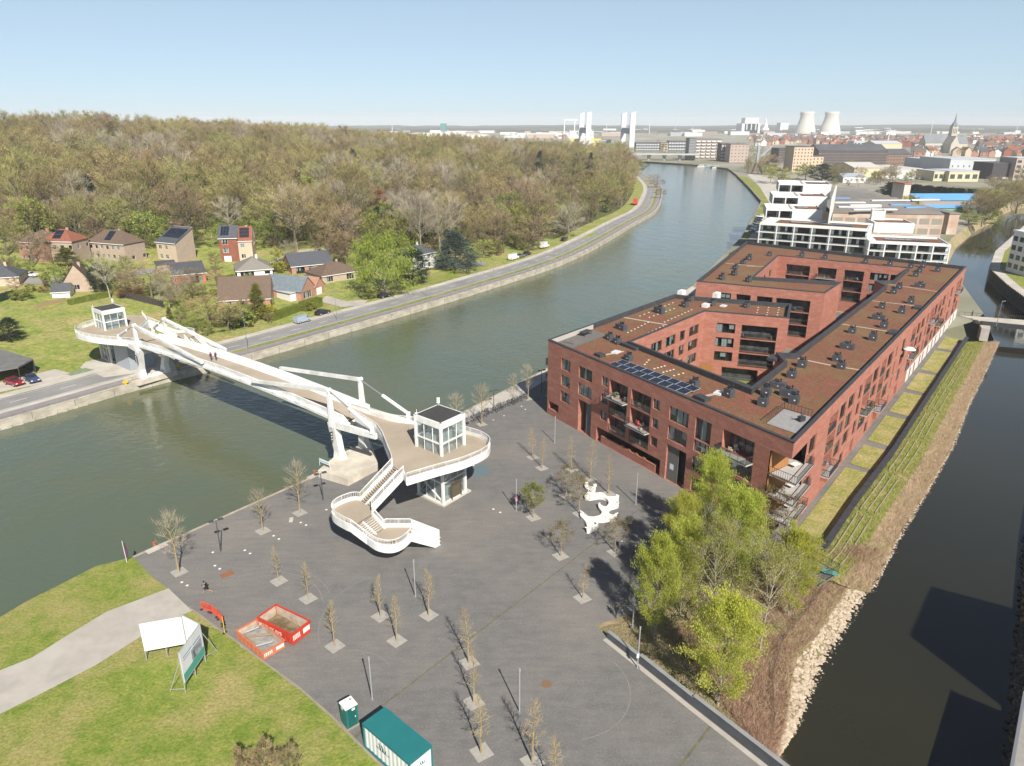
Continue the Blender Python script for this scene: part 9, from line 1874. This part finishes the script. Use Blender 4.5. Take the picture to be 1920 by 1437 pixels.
# canal side lawn, paths and parked cars by the apartments
mb = MB(); mb.poly([(*G(*p).to_2d(), .05) for p in [(1382, 330), (1408, 353), (1430, 378), (1420, 400), (1394, 446), (1402, 448), (1428, 405), (1442, 380), (1425, 352), (1400, 332)]][::-1]); struct('canal_side_lawn', mb, M_LAWN)
mb = MB(); mb.poly([(*G(*p).to_2d(), .05) for p in [(1400, 326), (1424, 350), (1442, 380), (1428, 405), (1404, 448), (1430, 448), (1455, 392), (1470, 352), (1440, 330)]][::-1]); struct('canal_side_path', mb, M_PALE)
for i in range(7):
 b = lerp(G(1412, 436), G(1424, 408), i / 6); b.z = .06; c, cn = R.choice([((.7, .7, .7), 'white'), ((.012, .013, .02), 'black'), ((.04, .055, .12), 'navy'), ((.12, .13, .14), 'grey')]); t = car_proto('parked_car', 4.3, 1.8, 1.5, paint(cn, c)); t.location = b; t.rotation_euler = (0, 0, .4); tag(t, 'parked car in the row beside the white apartments, %s from the front' % ['first', 'second', 'third', 'fourth', 'fifth', 'sixth', 'seventh'][i], 'car', 'cars parked beside the white apartments')
# far woods along the horizon
mb = MB()
for (yy0, h0, n_) in ((3600, 16, 90), (4700, 22, 90), (5800, 34, 90)):
 prev = None
 for i in range(n_ + 1):
  x = -5200 + 10400 * i / n_; h = h0 * (.7 + .6 * noise.noise(Vector((x * .0011, yy0 * .01, 3))) + .25 * noise.noise(Vector((x * .008, yy0, 1))))
  cur = ((x, yy0, 0), (x, yy0 + 120, max(4, h)), (x, yy0 + 420, max(4, h)), (x, yy0 + 520, 0))
  if prev:
   for k in range(3): mb.quad(prev[k], cur[k], cur[k + 1], prev[k + 1])
  prev = cur
mb.build('horizon_woods', mat('far_wood', (.05, .06, .04), (.075, .075, .05), scale=.01, rough=.95), label='dark wooded ridges along the horizon', cat='wood', kind='stuff')
# large building outside the view whose shadow falls on the river, and the roof edge at the right
ob = root('riverside_tower', (62, 25, -.6), 'tall brick building beside the right river bank', 'building'); sh = [G(1745, 1100, RIVER), G(1705, 1192, RIVER), G(1905, 1142, RIVER)]; hT = 26.0; off = Vector((math.cos(SUN_AZ), math.sin(SUN_AZ), 0)) * ((hT - RIVER) / math.tan(SUN_EL)); c1, c2, c3 = [s_ + off for s_ in sh]; mb = MB(); c4 = c2 + (c3 - c1); mb.prism([(p.x, p.y) for p in (c1, c2, c4, c3)], -.6, hT); mb.build('wall', M_BRICK, ob)
rr0 = [G(1897, 1437, 1.0), G(1921, 1300, 1.0)]; t = root('quay_deck', rr0[0], 'pale paved deck edge at the lower right corner', 'deck'); d_ = (rr0[1] - rr0[0]).normalized(); nrm = Vector((d_.y, -d_.x, 0)); mb = MB(); a, b = rr0[0] - d_ * 25, rr0[1]; mb.prism([(p.x, p.y) for p in (a, b, b + nrm * 14, a + nrm * 14)], -.6, 1.0); mb.build('slab', mat('deck_pavers', (.30, .285, .26), (.25, .24, .22), scale=2), t); mb = MB(); mb.beam(a + Vector((0, 0, .08)), b + Vector((0, 0, .08)), .25, .16); mb.build('edge_rail', M_STEEL, t)
# ---- haze: even, pale air around everything
hz = bpy.data.materials.new('haze_air'); hz.use_nodes = True; N = hz.node_tree.nodes; L = hz.node_tree.links; N.remove(N['Principled BSDF']); pv = N.new('ShaderNodeVolumePrincipled'); pv.inputs['Color'].default_value = (.96, .98, 1.0, 1); pv.inputs['Density'].default_value = 1.15e-4; pv.inputs['Anisotropy'].default_value = -.12; L.new(pv.outputs[0], N['Material Output'].inputs['Volume'])
mb = MB(); mb.box((0, 4700, 48), (19000, 12000, 118)); hzo = mb.build('haze', hz, kind='stuff', label='pale thin haze filling the air', cat='haze')
